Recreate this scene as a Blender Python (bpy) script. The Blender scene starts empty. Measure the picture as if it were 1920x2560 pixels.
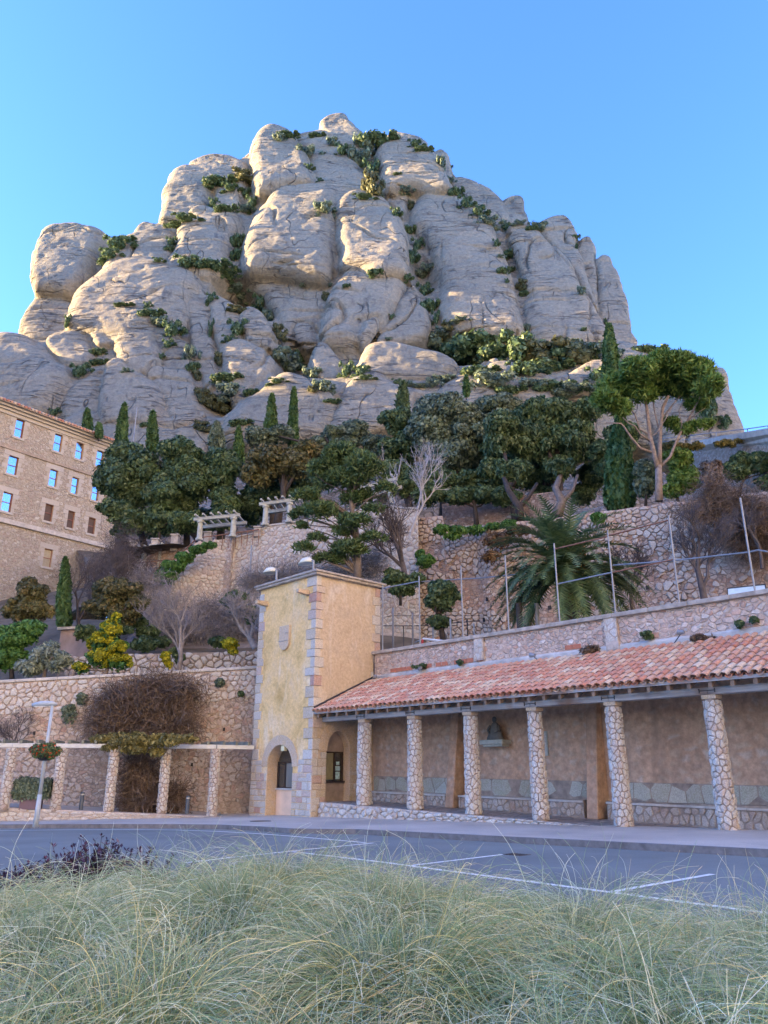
import bpy, math, random
import numpy as np
from mathutils import Vector, Matrix
from mathutils.bvhtree import BVHTree

random.seed(7)
RNG = np.random.default_rng(7)
scene = bpy.context.scene
COL = scene.collection

# ------------------------------------------------------------------ camera
PITCH = math.radians(18.7)
EYE = np.array([0.0, 0.0, 1.6])
cam_data = bpy.data.cameras.new("camera")
cam_data.sensor_fit = 'HORIZONTAL'
cam_data.sensor_width = 36.0
cam_data.lens = 36.0 * 769 / 768
cam_data.clip_start = 0.05
cam_data.clip_end = 5000
cam = bpy.data.objects.new("camera", cam_data)
COL.objects.link(cam)
cam.location = EYE
cam.rotation_euler = (math.pi / 2 + PITCH, 0, 0)
scene.camera = cam

# ------------------------------------------------------------------ sky, sun, exposure
SUN_AZ = math.radians(-87)      # measured from +Y, negative = to the left
SUN_EL = math.radians(13)
world = bpy.data.worlds.new("World")
scene.world = world
world.use_nodes = True
wn = world.node_tree
wn.nodes.clear()
sky = wn.nodes.new('ShaderNodeTexSky')
sky.sky_type = 'NISHITA'
sky.sun_disc = False
sky.sun_elevation = SUN_EL
sky.sun_rotation = SUN_AZ
sky.altitude = 700
sky.air_density = 1.0
sky.dust_density = 0.6
sky.ozone_density = 4.6
bg = wn.nodes.new('ShaderNodeBackground')
bg.inputs[1].default_value = 0.15
wo = wn.nodes.new('ShaderNodeOutputWorld')
tint = wn.nodes.new('ShaderNodeMix'); tint.data_type = 'RGBA'; tint.blend_type = 'MULTIPLY'
tint.inputs[0].default_value = 1.0; tint.inputs[7].default_value = (0.565, 0.655, 0.86, 1)
wn.links.new(sky.outputs[0], tint.inputs[6]); wn.links.new(tint.outputs[2], bg.inputs[0])
wn.links.new(bg.outputs[0], wo.inputs[0])
sun_data = bpy.data.lights.new("sun", 'SUN')
sun_data.energy = 5.0
sun_data.angle = math.radians(0.5)
sun_data.color = (1.0, 0.68, 0.33)
sun = bpy.data.objects.new("sun", sun_data)
COL.objects.link(sun)
sd = Vector((math.sin(SUN_AZ) * math.cos(SUN_EL), math.cos(SUN_AZ) * math.cos(SUN_EL), math.sin(SUN_EL)))
sun.rotation_euler = sd.to_track_quat('Z', 'Y').to_euler()
scene.view_settings.view_transform = 'Standard'
scene.view_settings.look = 'None'
scene.view_settings.gamma = 1
scene.view_settings.exposure = 2.8
scene.view_settings.use_curve_mapping = False
scene.cycles.max_bounces = 5
scene.cycles.diffuse_bounces = 3
scene.cycles.glossy_bounces = 2
scene.cycles.transmission_bounces = 3
scene.cycles.transparent_max_bounces = 6

# ------------------------------------------------------------------ survey: sight lines measured in the photograph -> places in the world
GRID = {1: (0, 100, .2315), 2: (360, 100, .2459), 3: (0, 380, .16878), 4: (240, 380, .16878), 5: (488, 340, .16878),
        6: (0, 640, .16878), 7: (240, 560, .14467), 8: (440, 600, .19771), 'a': (0, 800, .2315), 'b': (384, 800, .2315),
        'c': (240, 720, .07233), 'e': (460, 680, .08439), 'f': (600, 400, .10127), 'g': (256, 560, .07716), 'u': (0, 0, 1)}
FOC = 769.0
def uv(r, x, y):
    a, b, s = GRID[r]
    return a + s * x, b + s * y
def sight(r, x, y):
    u, v = uv(r, x, y)
    X, Y = (u - 384) / FOC, (512 - v) / FOC
    return np.array([X, math.cos(PITCH) - Y * math.sin(PITCH), math.sin(PITCH) + Y * math.cos(PITCH)])
def at(r, x, y, dist):
    d = sight(r, x, y)
    return EYE + d * dist / d[1]
def scale_at(r, y, dist):            # metres per photo unit at that distance
    return dist / (sight(r, 0, y)[1] * FOC)
AZ = math.radians(43.5)
AV = np.array([math.sin(AZ), -math.cos(AZ), 0.0])     # along the arcade, towards the right
NV = np.array([math.cos(AZ), math.sin(AZ), 0.0])      # into the hill
C0 = np.array([-2.5922, 29.0441, 0.0])                # foot of the tower's front corner
def L(s, t, z=0.0):
    return C0 + AV * s + NV * t + np.array([0, 0, z])
def local(p):
    w = np.array([p[0] - C0[0], p[1] - C0[1], 0.0])
    return w @ AV, w @ NV
def gz(p):                                            # ground height
    s = local(p)[0]
    return 0.017 * max(-26.0, min(18.0, s))
def on_ground(r, x, y, dz=0.0):
    d = sight(r, x, y)
    z = 0.0
    for _ in range(12):
        p = EYE + d * (z - EYE[2]) / d[2]
        z = gz(p) + dz
    return p
def on_plane_t(r, x, y, t):
    d = sight(r, x, y)
    k = ((C0 - EYE) @ NV + t) / (d @ NV)
    return EYE + d * k

# ------------------------------------------------------------------ object helpers
def world_loc(o):
    v = np.zeros(3)
    while o is not None:
        v = v + np.array(o.location)
        o = o.parent
    return v
def tag(o, label=None, cat=None, group=None, kind=None):
    if label: o['label'] = label
    if cat: o['category'] = cat
    if group: o['group'] = group
    if kind: o['kind'] = kind
    return o
def thing(name, loc, label, cat, group=None):
    o = bpy.data.objects.new(name, None)
    COL.objects.link(o)
    o.location = [float(c) for c in loc]
    o.empty_display_size = 0.3
    return tag(o, label, cat, group)
def mesh_np(name, V, F, mat=None, parent=None, smooth=False):
    """F: (n,k) int array (all faces the same size) or a list of such arrays; V in world coordinates."""
    V = np.asarray(V, dtype=np.float64).reshape(-1, 3)
    if parent is not None:
        V = V - world_loc(parent)
    me = bpy.data.meshes.new(name)
    Fs = F if isinstance(F, list) else [F]
    Fs = [np.asarray(f, dtype=np.int32) for f in Fs if len(f)]
    loops = np.concatenate([f.ravel() for f in Fs])
    tot = np.concatenate([np.full(len(f), f.shape[1], dtype=np.int32) for f in Fs])
    start = np.concatenate([[0], np.cumsum(tot)[:-1]]).astype(np.int32)
    me.vertices.add(len(V)); me.vertices.foreach_set('co', V.astype(np.float32).ravel())
    me.loops.add(len(loops)); me.loops.foreach_set('vertex_index', loops)
    me.polygons.add(len(tot)); me.polygons.foreach_set('loop_start', start); me.polygons.foreach_set('loop_total', tot)
    if smooth: me.polygons.foreach_set('use_smooth', np.ones(len(tot), dtype=bool))
    me.update(calc_edges=True)
    if mat is not None: me.materials.append(mat)
    o = bpy.data.objects.new(name, me)
    COL.objects.link(o)
    if parent is not None: o.parent = parent
    return o
class MB:
    def __init__(self): self.v = []; self.f = []
    def add(self, verts, faces):
        n = len(self.v)
        self.v.extend([tuple(map(float, p)) for p in verts])
        self.f.extend([tuple(i + n for i in f) for f in faces])
        return self
    def box(self, o, ax, ay, az):
        """corner o and three edge vectors"""
        o, ax, ay, az = map(np.asarray, (o, ax, ay, az))
        c = [o, o + ax, o + ax + ay, o + ay]
        c += [p + az for p in c]
        return self.add(c, [(0, 3, 2, 1), (4, 5, 6, 7), (0, 1, 5, 4), (1, 2, 6, 5), (2, 3, 7, 6), (3, 0, 4, 7)])
    def lbox(self, s0, s1, t0, t1, z0, z1):
        return self.box(L(s0, t0, z0), AV * (s1 - s0), NV * (t1 - t0), (0, 0, z1 - z0))
    def prism(self, ring, off):
        """ring of points, extruded by off"""
        n = len(ring); off = np.asarray(off)
        a = [np.asarray(p) for p in ring]; b = [p + off for p in a]
        return self.add(a + b, [tuple(range(n))[::-1], tuple(range(n, 2 * n))] + [(i, (i + 1) % n, n + (i + 1) % n, n + i) for i in range(n)])
    def tube(self, pts, rad, n=8, cap=True):
        pts = [np.asarray(p, float) for p in pts]
        if not hasattr(rad, '__len__'): rad = [rad] * len(pts)
        rings = []; prev = None
        for i, p in enumerate(pts):
            d = pts[min(i + 1, len(pts) - 1)] - pts[max(i - 1, 0)]
            d = d / (np.linalg.norm(d) + 1e-9)
            if prev is None:
                h = np.array([0, 0, 1.]) if abs(d[2]) < .9 else np.array([1., 0, 0])
                x = np.cross(h, d)
            else:
                x = prev - d * (prev @ d)
            x /= np.linalg.norm(x) + 1e-9; prev = x
            y = np.cross(d, x)
            rings.append([p + rad[i] * (x * math.cos(2 * math.pi * k / n) + y * math.sin(2 * math.pi * k / n)) for k in range(n)])
        vs = [q for r in rings for q in r]; fs = []
        for i in range(len(pts) - 1):
            for k in range(n):
                k2 = (k + 1) % n
                fs.append((i * n + k, i * n + k2, (i + 1) * n + k2, (i + 1) * n + k))
        if cap: fs += [tuple(range(n))[::-1], tuple(range((len(pts) - 1) * n, len(pts) * n))]
        return self.add(vs, fs)
    def build(self, name, mat=None, parent=None, smooth=False, bevel=0):
        V = np.array(self.v)
        if parent is not None: V = V - world_loc(parent)
        me = bpy.data.meshes.new(name)
        me.from_pydata(V.tolist(), [], self.f)
        if smooth: me.polygons.foreach_set('use_smooth', np.ones(len(me.polygons), dtype=bool))
        if mat is not None: me.materials.append(mat)
        me.update()
        o = bpy.data.objects.new(name, me)
        COL.objects.link(o)
        if parent is not None: o.parent = parent
        if bevel:
            m = o.modifiers.new('bevel', 'BEVEL'); m.width = bevel; m.segments = 1; m.limit_method = 'ANGLE'
        return o
def copy_tree(o, parent=None, loc=None):
    c = o.copy(); COL.objects.link(c); c.parent = parent
    if loc is not None: c.location = [float(x) for x in loc]
    for ch in list(o.children): copy_tree(ch, c)
    return c

# ------------------------------------------------------------------ noise
def _hash(ix, iy, iz, seed):
    h = (ix.astype(np.int64) * 374761393 + iy.astype(np.int64) * 668265263 + iz.astype(np.int64) * 2147483647 + seed * 1274126177) & 0xffffffff
    h = ((h ^ (h >> 13)) * 1274126177) & 0xffffffff
    h = ((h ^ (h >> 16)) * 2246822519) & 0xffffffff
    return ((h ^ (h >> 15)) & 0xffffff) / float(0xffffff) * 2 - 1
def vnoise(P, seed=0):
    F = np.floor(P); f = P - F; f = f * f * (3 - 2 * f)
    x, y, z = F[..., 0], F[..., 1], F[..., 2]
    r = 0
    for dx in (0, 1):
        wx = f[..., 0] if dx else 1 - f[..., 0]
        for dy in (0, 1):
            wy = f[..., 1] if dy else 1 - f[..., 1]
            for dz in (0, 1):
                wz = f[..., 2] if dz else 1 - f[..., 2]
                r = r + wx * wy * wz * _hash(x + dx, y + dy, z + dz, seed)
    return r
def fbm(P, oct=4, seed=0):
    r = 0; a = 1; s = 0
    for i in range(oct):
        r = r + a * vnoise(P * (2.03 ** i) + 17.3 * i, seed + i); s += a; a *= .5
    return r / s

# ------------------------------------------------------------------ materials
def new_mat(name):
    m = bpy.data.materials.new(name); m.use_nodes = True
    nt = m.node_tree; nt.nodes.clear()
    out = nt.nodes.new('ShaderNodeOutputMaterial'); b = nt.nodes.new('ShaderNodeBsdfPrincipled')
    nt.links.new(b.outputs[0], out.inputs[0])
    return m, nt, b, out
def N(nt, t, **kw):
    n = nt.nodes.new(t)
    for k, v in kw.items():
        if k in n.inputs: n.inputs[k].default_value = v
        else: setattr(n, k, v)
    return n
def ramp(nt, fac, stops, interp='LINEAR'):
    r = nt.nodes.new('ShaderNodeValToRGB'); r.color_ramp.interpolation = interp
    els = r.color_ramp.elements
    while len(els) < len(stops): els.new(0.5)
    for e, (p, c) in zip(els, stops):
        e.position = p; e.color = (*c, 1) if len(c) == 3 else c
    if fac is not None: nt.links.new(fac, r.inputs[0])
    return r.outputs[0]
def coords(nt, scale=(1, 1, 1), rot=(0, 0, 0)):
    tc = nt.nodes.new('ShaderNodeNewGeometry')
    mp = nt.nodes.new('ShaderNodeMapping')
    mp.inputs['Scale'].default_value = scale; mp.inputs['Rotation'].default_value = rot
    nt.links.new(tc.outputs['Position'], mp.inputs[0])
    return mp.outputs[0]
def noise(nt, vec, scale, detail=4, rough=.6, dist=0.0):
    n = nt.nodes.new('ShaderNodeTexNoise')
    n.inputs['Scale'].default_value = scale; n.inputs['Detail'].default_value = detail; n.inputs['Roughness'].default_value = rough
    n.inputs['Distortion'].default_value = dist
    if vec is not None: nt.links.new(vec, n.inputs['Vector'])
    return n.outputs['Fac']
def mixc(nt, fac, a, b, blend='MIX'):
    m = nt.nodes.new('ShaderNodeMix'); m.data_type = 'RGBA'; m.blend_type = blend
    for i, x in ((0, fac), (6, a), (7, b)):
        if hasattr(x, 'links') or isinstance(x, bpy.types.NodeSocket): nt.links.new(x, m.inputs[i])
        elif i == 0: m.inputs[0].default_value = x
        else: m.inputs[i].default_value = (*x, 1)
    return m.outputs[2]
def math_(nt, op, a, b=None, c=None, clamp=False):
    m = nt.nodes.new('ShaderNodeMath'); m.operation = op; m.use_clamp = clamp
    for i, x in enumerate((a, b, c)):
        if x is None: continue
        if isinstance(x, bpy.types.NodeSocket): nt.links.new(x, m.inputs[i])
        else: m.inputs[i].default_value = x
    return m.outputs[0]
def bump(nt, b, height, strength=.5, dist=.02, normal=None):
    n = nt.nodes.new('ShaderNodeBump'); n.inputs['Strength'].default_value = strength; n.inputs['Distance'].default_value = dist
    nt.links.new(height, n.inputs['Height'])
    if normal is not None: nt.links.new(normal, n.inputs['Normal'])
    nt.links.new(n.outputs[0], b.inputs['Normal'])
    return n.outputs[0]
def rnd(nt):
    """a random number per loose piece, whether it is its own object or an island of a joined mesh"""
    g = nt.nodes.new('ShaderNodeNewGeometry'); o = nt.nodes.new('ShaderNodeObjectInfo')
    return math_(nt, 'FRACT', math_(nt, 'ADD', g.outputs['Random Per Island'], o.outputs['Random']))
def simple(name, col, rough=.6, metal=0, var=0.15, scale=8, bumps=0.0):
    m, nt, b, _ = new_mat(name)
    n = noise(nt, coords(nt), scale)
    lo = tuple(c * (1 - var) for c in col); hi = tuple(min(1, c * (1 + var)) for c in col)
    nt.links.new(ramp(nt, n, [(.3, lo), (.7, hi)]), b.inputs['Base Color'])
    b.inputs['Roughness'].default_value = rough; b.inputs['Metallic'].default_value = metal
    if bumps: bump(nt, b, n, .6, bumps)
    return m
def stone_mat(name, stops, rough=.85, bumpd=.02, scale=6.0):
    """stones: each piece takes a colour of its own from the ramp, over it grain, lichen and pits"""
    m, nt, b, _ = new_mat(name)
    c = ramp(nt, rnd(nt), stops)
    v = coords(nt)
    n1 = noise(nt, v, scale, 6, .65); n2 = noise(nt, v, scale * 5, 3, .6)
    c = mixc(nt, ramp(nt, n1, [(.35, (0, 0, 0)), (.7, (1, 1, 1))]), c, mixc(nt, .5, c, (.52, .5, .48)))
    c = mixc(nt, 1.0, c, ramp(nt, n2, [(.25, (.6, .6, .6)), (.65, (1.08, 1.08, 1.08))]), 'MULTIPLY')
    nt.links.new(c, b.inputs['Base Color']); b.inputs['Roughness'].default_value = rough
    h = math_(nt, 'ADD', n1, math_(nt, 'MULTIPLY', n2, .4))
    bump(nt, b, h, .8, bumpd)
    return m
def leaf_mat(name, stops, trans=.25, rough=.55):
    m, nt, b, out = new_mat(name)
    c = ramp(nt, rnd(nt), stops)
    n = noise(nt, coords(nt), .9, 2)
    c = mixc(nt, 1.0, c, ramp(nt, n, [(.3, (.75, .78, .8)), (.7, (1.2, 1.18, 1.05))]), 'MULTIPLY')
    nt.links.new(c, b.inputs['Base Color']); b.inputs['Roughness'].default_value = rough
    b.inputs['Specular IOR Level'].default_value = .35
    t = nt.nodes.new('ShaderNodeBsdfTranslucent'); nt.links.new(c, t.inputs[0])
    mx = nt.nodes.new('ShaderNodeMixShader'); mx.inputs[0].default_value = trans
    nt.links.new(b.outputs[0], mx.inputs[1]); nt.links.new(t.outputs[0], mx.inputs[2]); nt.links.new(mx.outputs[0], out.inputs[0])
    return m
# ------------------------------------------------------------------ mountain
def rock_material():
    m, nt, b, _ = new_mat('mountain_rock')
    v = coords(nt); vz = coords(nt, (.12, .12, 1.0)); vs = coords(nt, (.5, .5, .045))
    big = noise(nt, v, .035, 5, .6)
    fine = noise(nt, v, .9, 8, .7)
    strata = noise(nt, vz, .55, 5, .65, .6)
    streak = noise(nt, vs, .5, 4, .6)
    c = ramp(nt, big, [(.3, (.255, .238, .19)), (.5, (.315, .29, .228)), (.7, (.365, .32, .24))])
    c = mixc(nt, ramp(nt, streak, [(.57, (0, 0, 0)), (.74, (.75, .75, .75))]), c, (.115, .112, .11))
    c = mixc(nt, ramp(nt, strata, [(.30, (.5, .5, .5)), (.38, (0, 0, 0))]), c, (.17, .15, .135))
    pk = noise(nt, v, .11, 4, .7)
    c = mixc(nt, ramp(nt, pk, [(.6, (0, 0, 0)), (.78, (.6, .6, .6))]), c, (.36, .27, .19))
    c = mixc(nt, 1.0, c, ramp(nt, fine, [(.3, (.68, .68, .7)), (.7, (1.2, 1.2, 1.17))]), 'MULTIPLY')
    nt.links.new(c, b.inputs['Base Color']); b.inputs['Roughness'].default_value = .95
    b.inputs['Specular IOR Level'].default_value = .15
    def cracks(vec, sc, w, seedrot, lo=.5, hi=.62):
        n = noise(nt, vec, sc, 2, .45, .1)
        a = math_(nt, 'ABSOLUTE', math_(nt, 'SUBTRACT', n, .5))
        line = ramp(nt, a, [(0, (1, 1, 1)), (w, (0, 0, 0))])
        mk = ramp(nt, noise(nt, v, .045 + seedrot, 3, .6), [(lo, (0, 0, 0)), (hi, (1, 1, 1))])
        return math_(nt, 'MULTIPLY', line, mk)
    c1 = cracks(coords(nt, (.10, .10, 1.0)), .20, .012, .01)
    c2 = cracks(coords(nt, (.12, .12, 1.0)), .55, .02, .03, .48, .6)
    c3 = cracks(coords(nt, (1.0, 1.0, .05)), .08, .006, .017, .47, .58)
    ck = math_(nt, 'MAXIMUM', c1, math_(nt, 'MAXIMUM', math_(nt, 'MULTIPLY', c2, .7), c3))
    c = mixc(nt, math_(nt, 'MULTIPLY', ck, .8), c, (.08, .07, .065))
    nt.links.new(c, b.inputs['Base Color'])
    h = math_(nt, 'ADD', math_(nt, 'ADD', math_(nt, 'MULTIPLY', fine, 1.0), math_(nt, 'MULTIPLY', noise(nt, v, 2.6, 4, .7), .5)), math_(nt, 'MULTIPLY', strata, .55))
    h = math_(nt, 'SUBTRACT', h, math_(nt, 'MULTIPLY', ck, 2.0))
    bump(nt, b, h, .8, .9)
    return m
ROCK = rock_material()

def smooth_outline(pts, n):
    P = np.array(pts, float); m = len(P)
    out = []
    for i in range(m):
        p0, p1, p2, p3 = P[i - 1], P[i], P[(i + 1) % m], P[(i + 2) % m]
        for k in range(12):
            t = k / 12
            out.append(.5 * ((2 * p1) + (-p0 + p2) * t + (2 * p0 - 5 * p1 + 4 * p2 - p3) * t * t + (-p0 + 3 * p1 - 3 * p2 + p3) * t ** 3))
    out = np.array(out)
    # even spacing
    d = np.linalg.norm(np.roll(out, -1, 0) - out, axis=1); cum = np.concatenate([[0], np.cumsum(d)])
    ext = np.vstack([out, out[:1]])
    tt = np.linspace(0, cum[-1], n, endpoint=False)
    return np.stack([np.interp(tt, cum, ext[:, k]) for k in range(ext.shape[1])], 1)

ROCK_TRIS = []     # for resting bushes on the rock
def groove(x, w): return np.exp(-(x / w) ** 2)
def rock_disp(P, amp):
    """fissured conglomerate: swelling, level cracks that fade in and out, a few upright joints, pitting"""
    warp = np.stack([fbm(P * .03, 3, 5), fbm(P * .03, 3, 6), fbm(P * .03, 3, 7)], -1)
    Q = P + warp * 9
    d = fbm(P * .05, 3, 11) * 1.0
    zz = Q * np.array([.018, .018, .17])
    s1 = vnoise(zz, 21); m1 = np.clip(fbm(P * .05, 2, 31) * 2.4 + .1, 0, 1)
    d -= groove(s1, .05) * m1 * 1.7
    s2 = vnoise(Q * np.array([.03, .03, .42]), 22); m2 = np.clip(fbm(P * .07, 2, 32) * 2.5 - .1, 0, 1)
    d -= groove(s2, .1) * m2 * .4
    s3 = vnoise(Q * np.array([.075, .075, .012]), 23); m3 = np.clip(fbm(P * .035, 2, 33) * 2.6 + .25, 0, 1)
    d -= groove(s3, .035) * m3 * 2.2
    d += vnoise(Q * np.array([.05, .05, .3]), 24) * .22
    d += fbm(P * .35, 3, 41) * .32
    return d * amp

MOUNTAIN = bpy.data.objects.new('mountain', None); COL.objects.link(MOUNTAIN)
MOUNTAIN.location = (0, 260, 60)
tag(MOUNTAIN, 'bare rock mountain of rounded grey domes and fingers with sunlit left edges', 'mountain', kind='structure')

def rr(r, *xy):
    return [(r, xy[i], xy[i + 1]) for i in range(0, len(xy), 2)]
DOMES = [
 # left summit boulders
 (rr(1, 145,760, 165,690, 200,610, 245,574, 320,566, 400,575, 450,600, 478,640, 470,710, 440,770, 400,830, 340,880, 260,880, 180,880, 150,820), 300, .9),
 (rr(1, 98,1030, 110,970, 150,910, 178,868, 240,848, 320,860, 360,900, 380,1000, 320,1080, 200,1090, 110,1070), 296, .8),
 (rr(1, 330,900, 400,815, 470,720, 560,700, 600,760, 520,860, 420,950, 340,980), 292, .6),
 (rr(1, 450,790, 480,700, 540,630, 620,600, 720,590, 775,612, 800,680, 760,760, 700,800, 560,820), 288, .8),
 (rr(1, 585,610, 620,557, 660,548, 690,560, 770,568, 790,610, 700,640), 293, .8),
 (rr(1, 725,740, 760,670, 775,580, 810,520, 870,490, 950,492, 1040,520, 1060,560, 1020,640, 1010,760, 900,820, 780,800), 280, .8),
 (rr(1, 690,545, 700,460, 735,370, 790,310, 860,275, 930,268, 960,300, 960,360, 930,430, 900,520, 800,560, 720,570), 305, .8),
 (rr(1, 860,290, 940,268, 1020,275, 1085,310, 1110,380, 1060,460, 960,450, 890,400), 312, .8),
 (rr(1, 765,520, 760,420, 800,385, 850,390, 860,470, 900,390, 940,400, 930,500, 850,545, 790,550), 296, .5),
 (rr(1, 915,480, 935,420, 985,385, 1040,375, 1060,420, 1040,490, 1000,520, 940,510), 291, .9),
 # left middle arch and its inner rocks
 (rr(1, 285,1010, 310,930, 350,850, 420,790, 500,740, 600,712, 720,712, 800,742, 870,785, 890,850, 800,960, 700,1060, 560,1120, 400,1060, 330,1040), 252, .55),
 (rr(1, 400,1030, 440,960, 500,900, 570,870, 640,860, 660,900, 600,980, 540,1040, 440,1090), 236, .8),
 (rr(1, 640,870, 700,822, 760,820, 805,870, 812,940, 790,1010, 740,1100, 680,1080, 640,980), 234, .6),
 (rr(1, 498,1130, 500,1010, 530,940, 590,915, 650,940, 690,1000, 712,1070, 700,1160, 620,1220, 520,1190), 228, .85),
 (rr(1, 400,1060, 460,1000, 520,980, 540,1080, 520,1160, 430,1140), 234, .6),
 (rr(1, 765,850, 830,800, 890,830, 915,900, 920,1030, 950,1200, 900,1290, 850,1180, 812,1040, 810,920), 238, .8),
 (rr(1, 880,850, 960,850, 1040,900, 1060,960, 1030,1060, 960,1110, 920,1020, 900,920), 236, .6),
 (rr(1, 1060,900, 1130,925, 1185,1010, 1180,1090, 1120,1080, 1060,1040, 1030,960), 230, .8),
 (rr(1, 965,1080, 1050,1040, 1150,1090, 1190,1180, 1120,1280, 1050,1330, 1000,1300, 970,1200), 222, .7),
 # left foot slabs
 (rr(1, -260,1080, -150,1040, 0,1024, 80,1020, 150,1042, 220,1090, 240,1140, 150,1180, 0,1210, -250,1240), 238, .6),
 (rr(1, 212,1050, 260,1015, 340,1010, 400,1042, 425,1100, 410,1160, 300,1170, 240,1110), 229, .7),
 (rr(1, -260,1200, 0,1170, 100,1145, 220,1108, 290,1150, 335,1200, 310,1290, 230,1370, 60,1420, -250,1400), 222, .6),
 (rr(1, 265,1370, 300,1275, 370,1205, 440,1165, 470,1200, 460,1290, 450,1390, 330,1400), 217, .6),
 (rr(1, 430,1370, 435,1230, 470,1150, 540,1128, 620,1190, 705,1260, 715,1350, 690,1430, 560,1430, 450,1420), 212, .7),
 (rr(1, 560,1150, 700,1165, 830,1175, 872,1290, 870,1390, 760,1430, 700,1290, 620,1210), 215, .6),
 (rr(1, 700,1170, 712,1090, 750,1045, 805,1055, 840,1120, 830,1190, 760,1200), 226, .7),
 (rr(1, 240,1430, 330,1370, 470,1352, 640,1372, 860,1375, 920,1440, 900,1560, 700,1620, 400,1640, 240,1560), 204, .35),
 # central towers
 (rr(1, 1085,300, 1092,230, 1120,180, 1170,147, 1240,152, 1290,190, 1325,260, 1370,350, 1360,410, 1260,430, 1160,452, 1105,455, 1088,390), 300, .85),
 (rr(1, 1235,215, 1260,208, 1300,225, 1300,248, 1250,245), 296, .9),
 (rr(1, 1270,190, 1340,168, 1410,166, 1480,220, 1560,310, 1625,420, 1645,500, 1500,530, 1350,470, 1320,300), 304, .7),
 (rr(1, 1375,130, 1400,98, 1450,84, 1505,88, 1535,125, 1560,170, 1592,220, 1570,290, 1480,260, 1400,190), 318, .9),
 (rr(1, 1028,720, 1050,640, 1105,540, 1180,440, 1260,414, 1400,412, 1500,432, 1490,540, 1470,640, 1450,760, 1400,830, 1200,800, 1080,800, 1036,765), 286, .75),
 (rr(1, 1068,810, 1200,720, 1400,740, 1460,800, 1450,920, 1400,1040, 1375,1100, 1280,1070, 1200,980, 1140,880), 282, .5),
 (rr(1, 1432,560, 1430,495, 1465,452, 1530,428, 1600,432) + rr(2, 55,408, 110,430, 160,500, 195,600, 210,690, 190,750, 60,770) + rr(1, 1560,790, 1470,760, 1450,660), 272, .75),
 (rr(1, 1378,1010, 1388,930, 1435,830, 1490,765, 1580,760) + rr(2, 40,722, 120,714, 175,740, 188,795, 150,885, 100,960, 30,1030) + rr(1, 1560,1095, 1400,1088), 262, .75),
 (rr(2, 60,1020, 100,930, 150,850, 212,750, 250,830, 292,920, 262,990, 160,1020), 258, .75),
 # right-hand towers
 (rr(2, 50,270, 80,208, 130,164, 200,180, 285,215, 330,290, 372,375, 388,425, 300,430, 200,410, 120,430, 70,400, 68,330), 304, .85),
 (rr(2, 72,350, 105,305, 165,300, 197,350, 200,430, 180,500, 120,450, 75,410), 296, .7),
 (rr(2, 190,520, 220,440, 270,395, 350,392, 450,448, 530,535, 580,640, 620,760, 655,880, 670,985, 600,1020, 450,1000, 330,950, 310,800, 290,700, 240,610), 284, .75),
 (rr(2, 540,545, 600,560, 640,690, 720,800, 670,860, 620,760, 560,640), 290, .8),
 (rr(2, 598,570, 640,545, 720,548, 775,600, 855,690, 892,780, 885,850, 780,890, 680,840, 635,740), 280, .7),
 (rr(2, 640,850, 700,810, 800,815, 900,800, 955,860, 1002,950, 990,1010, 850,1040, 700,1010, 655,940), 262, .6),
 (rr(2, 690,550, 760,495, 830,485, 860,525, 885,600, 910,720, 965,870, 890,830, 810,690, 750,610), 300, .8),
 (rr(2, 868,640, 890,572, 925,564, 945,590, 952,660, 960,760, 970,880, 930,880, 880,760), 303, .9),
 (rr(2, 948,690, 962,652, 990,645, 1026,658, 1048,725, 1072,800, 1100,900, 1125,1015, 1080,1060, 1000,1000, 960,880), 295, .8),
 (rr(2, 290,240, 305,215, 343,213, 360,260, 380,300, 365,350, 310,320), 330, .8),
 (rr(2, 350,350, 400,328, 470,350, 540,388, 585,440, 605,530, 540,560, 450,480, 380,420), 328, .6),
 (rr(2, 568,440, 600,412, 650,413, 675,455, 692,520, 660,560, 600,540), 330, .9),
 (rr(2, 598,545, 620,515, 680,518, 692,550, 640,570), 286, .8),
 # foot of the wall, middle and right
 (rr(2, -10,1075, 50,1012, 160,1004, 260,1028, 340,1058, 398,1098, 350,1150, 200,1170, 20,1160), 214, .7),
 (rr(1, 1340,1160, 1375,1078, 1430,1085, 1480,1150, 1480,1220, 1390,1230), 222, .8),
 (rr(1, 960,1440, 1030,1345, 1100,1270, 1200,1198, 1290,1196, 1400,1255, 1485,1300, 1470,1420, 1350,1500, 1100,1520, 980,1500), 198, .6),
 (rr(1, 1400,1460, 1430,1350, 1470,1250, 1550,1185, 1659,1170) + rr(2, 110,1140, 200,1175, 290,1200, 335,1250, 260,1340, 0,1380), 194, .5),
 (rr(2, 300,1230, 380,1140, 450,1135, 520,1175, 570,1220, 440,1280), 199, .6),
 (rr(2, 480,1120, 530,1070, 610,1085, 720,1110, 795,1150, 805,1210, 760,1260, 600,1230, 520,1170), 204, .55),
 (rr(2, 770,1160, 850,1108, 920,1068, 1000,1060, 1040,1110, 980,1190, 860,1210), 200, .6),
 (rr(2, 1030,1060, 1100,1022, 1160,1035, 1210,1080, 1160,1130, 1060,1120), 250, .6),
 (rr(2, 1190,1420, 1210,1260, 1290,1150, 1390,1115, 1455,1112, 1490,1160, 1510,1250, 1545,1345, 1575,1440, 1400,1480), 236, .7),
 (rr(2, 420,1160, 600,1020, 900,990, 1120,1010, 1250,1110, 1300,1250, 1200,1400, 700,1420, 420,1300), 246, .35),
]

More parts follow.
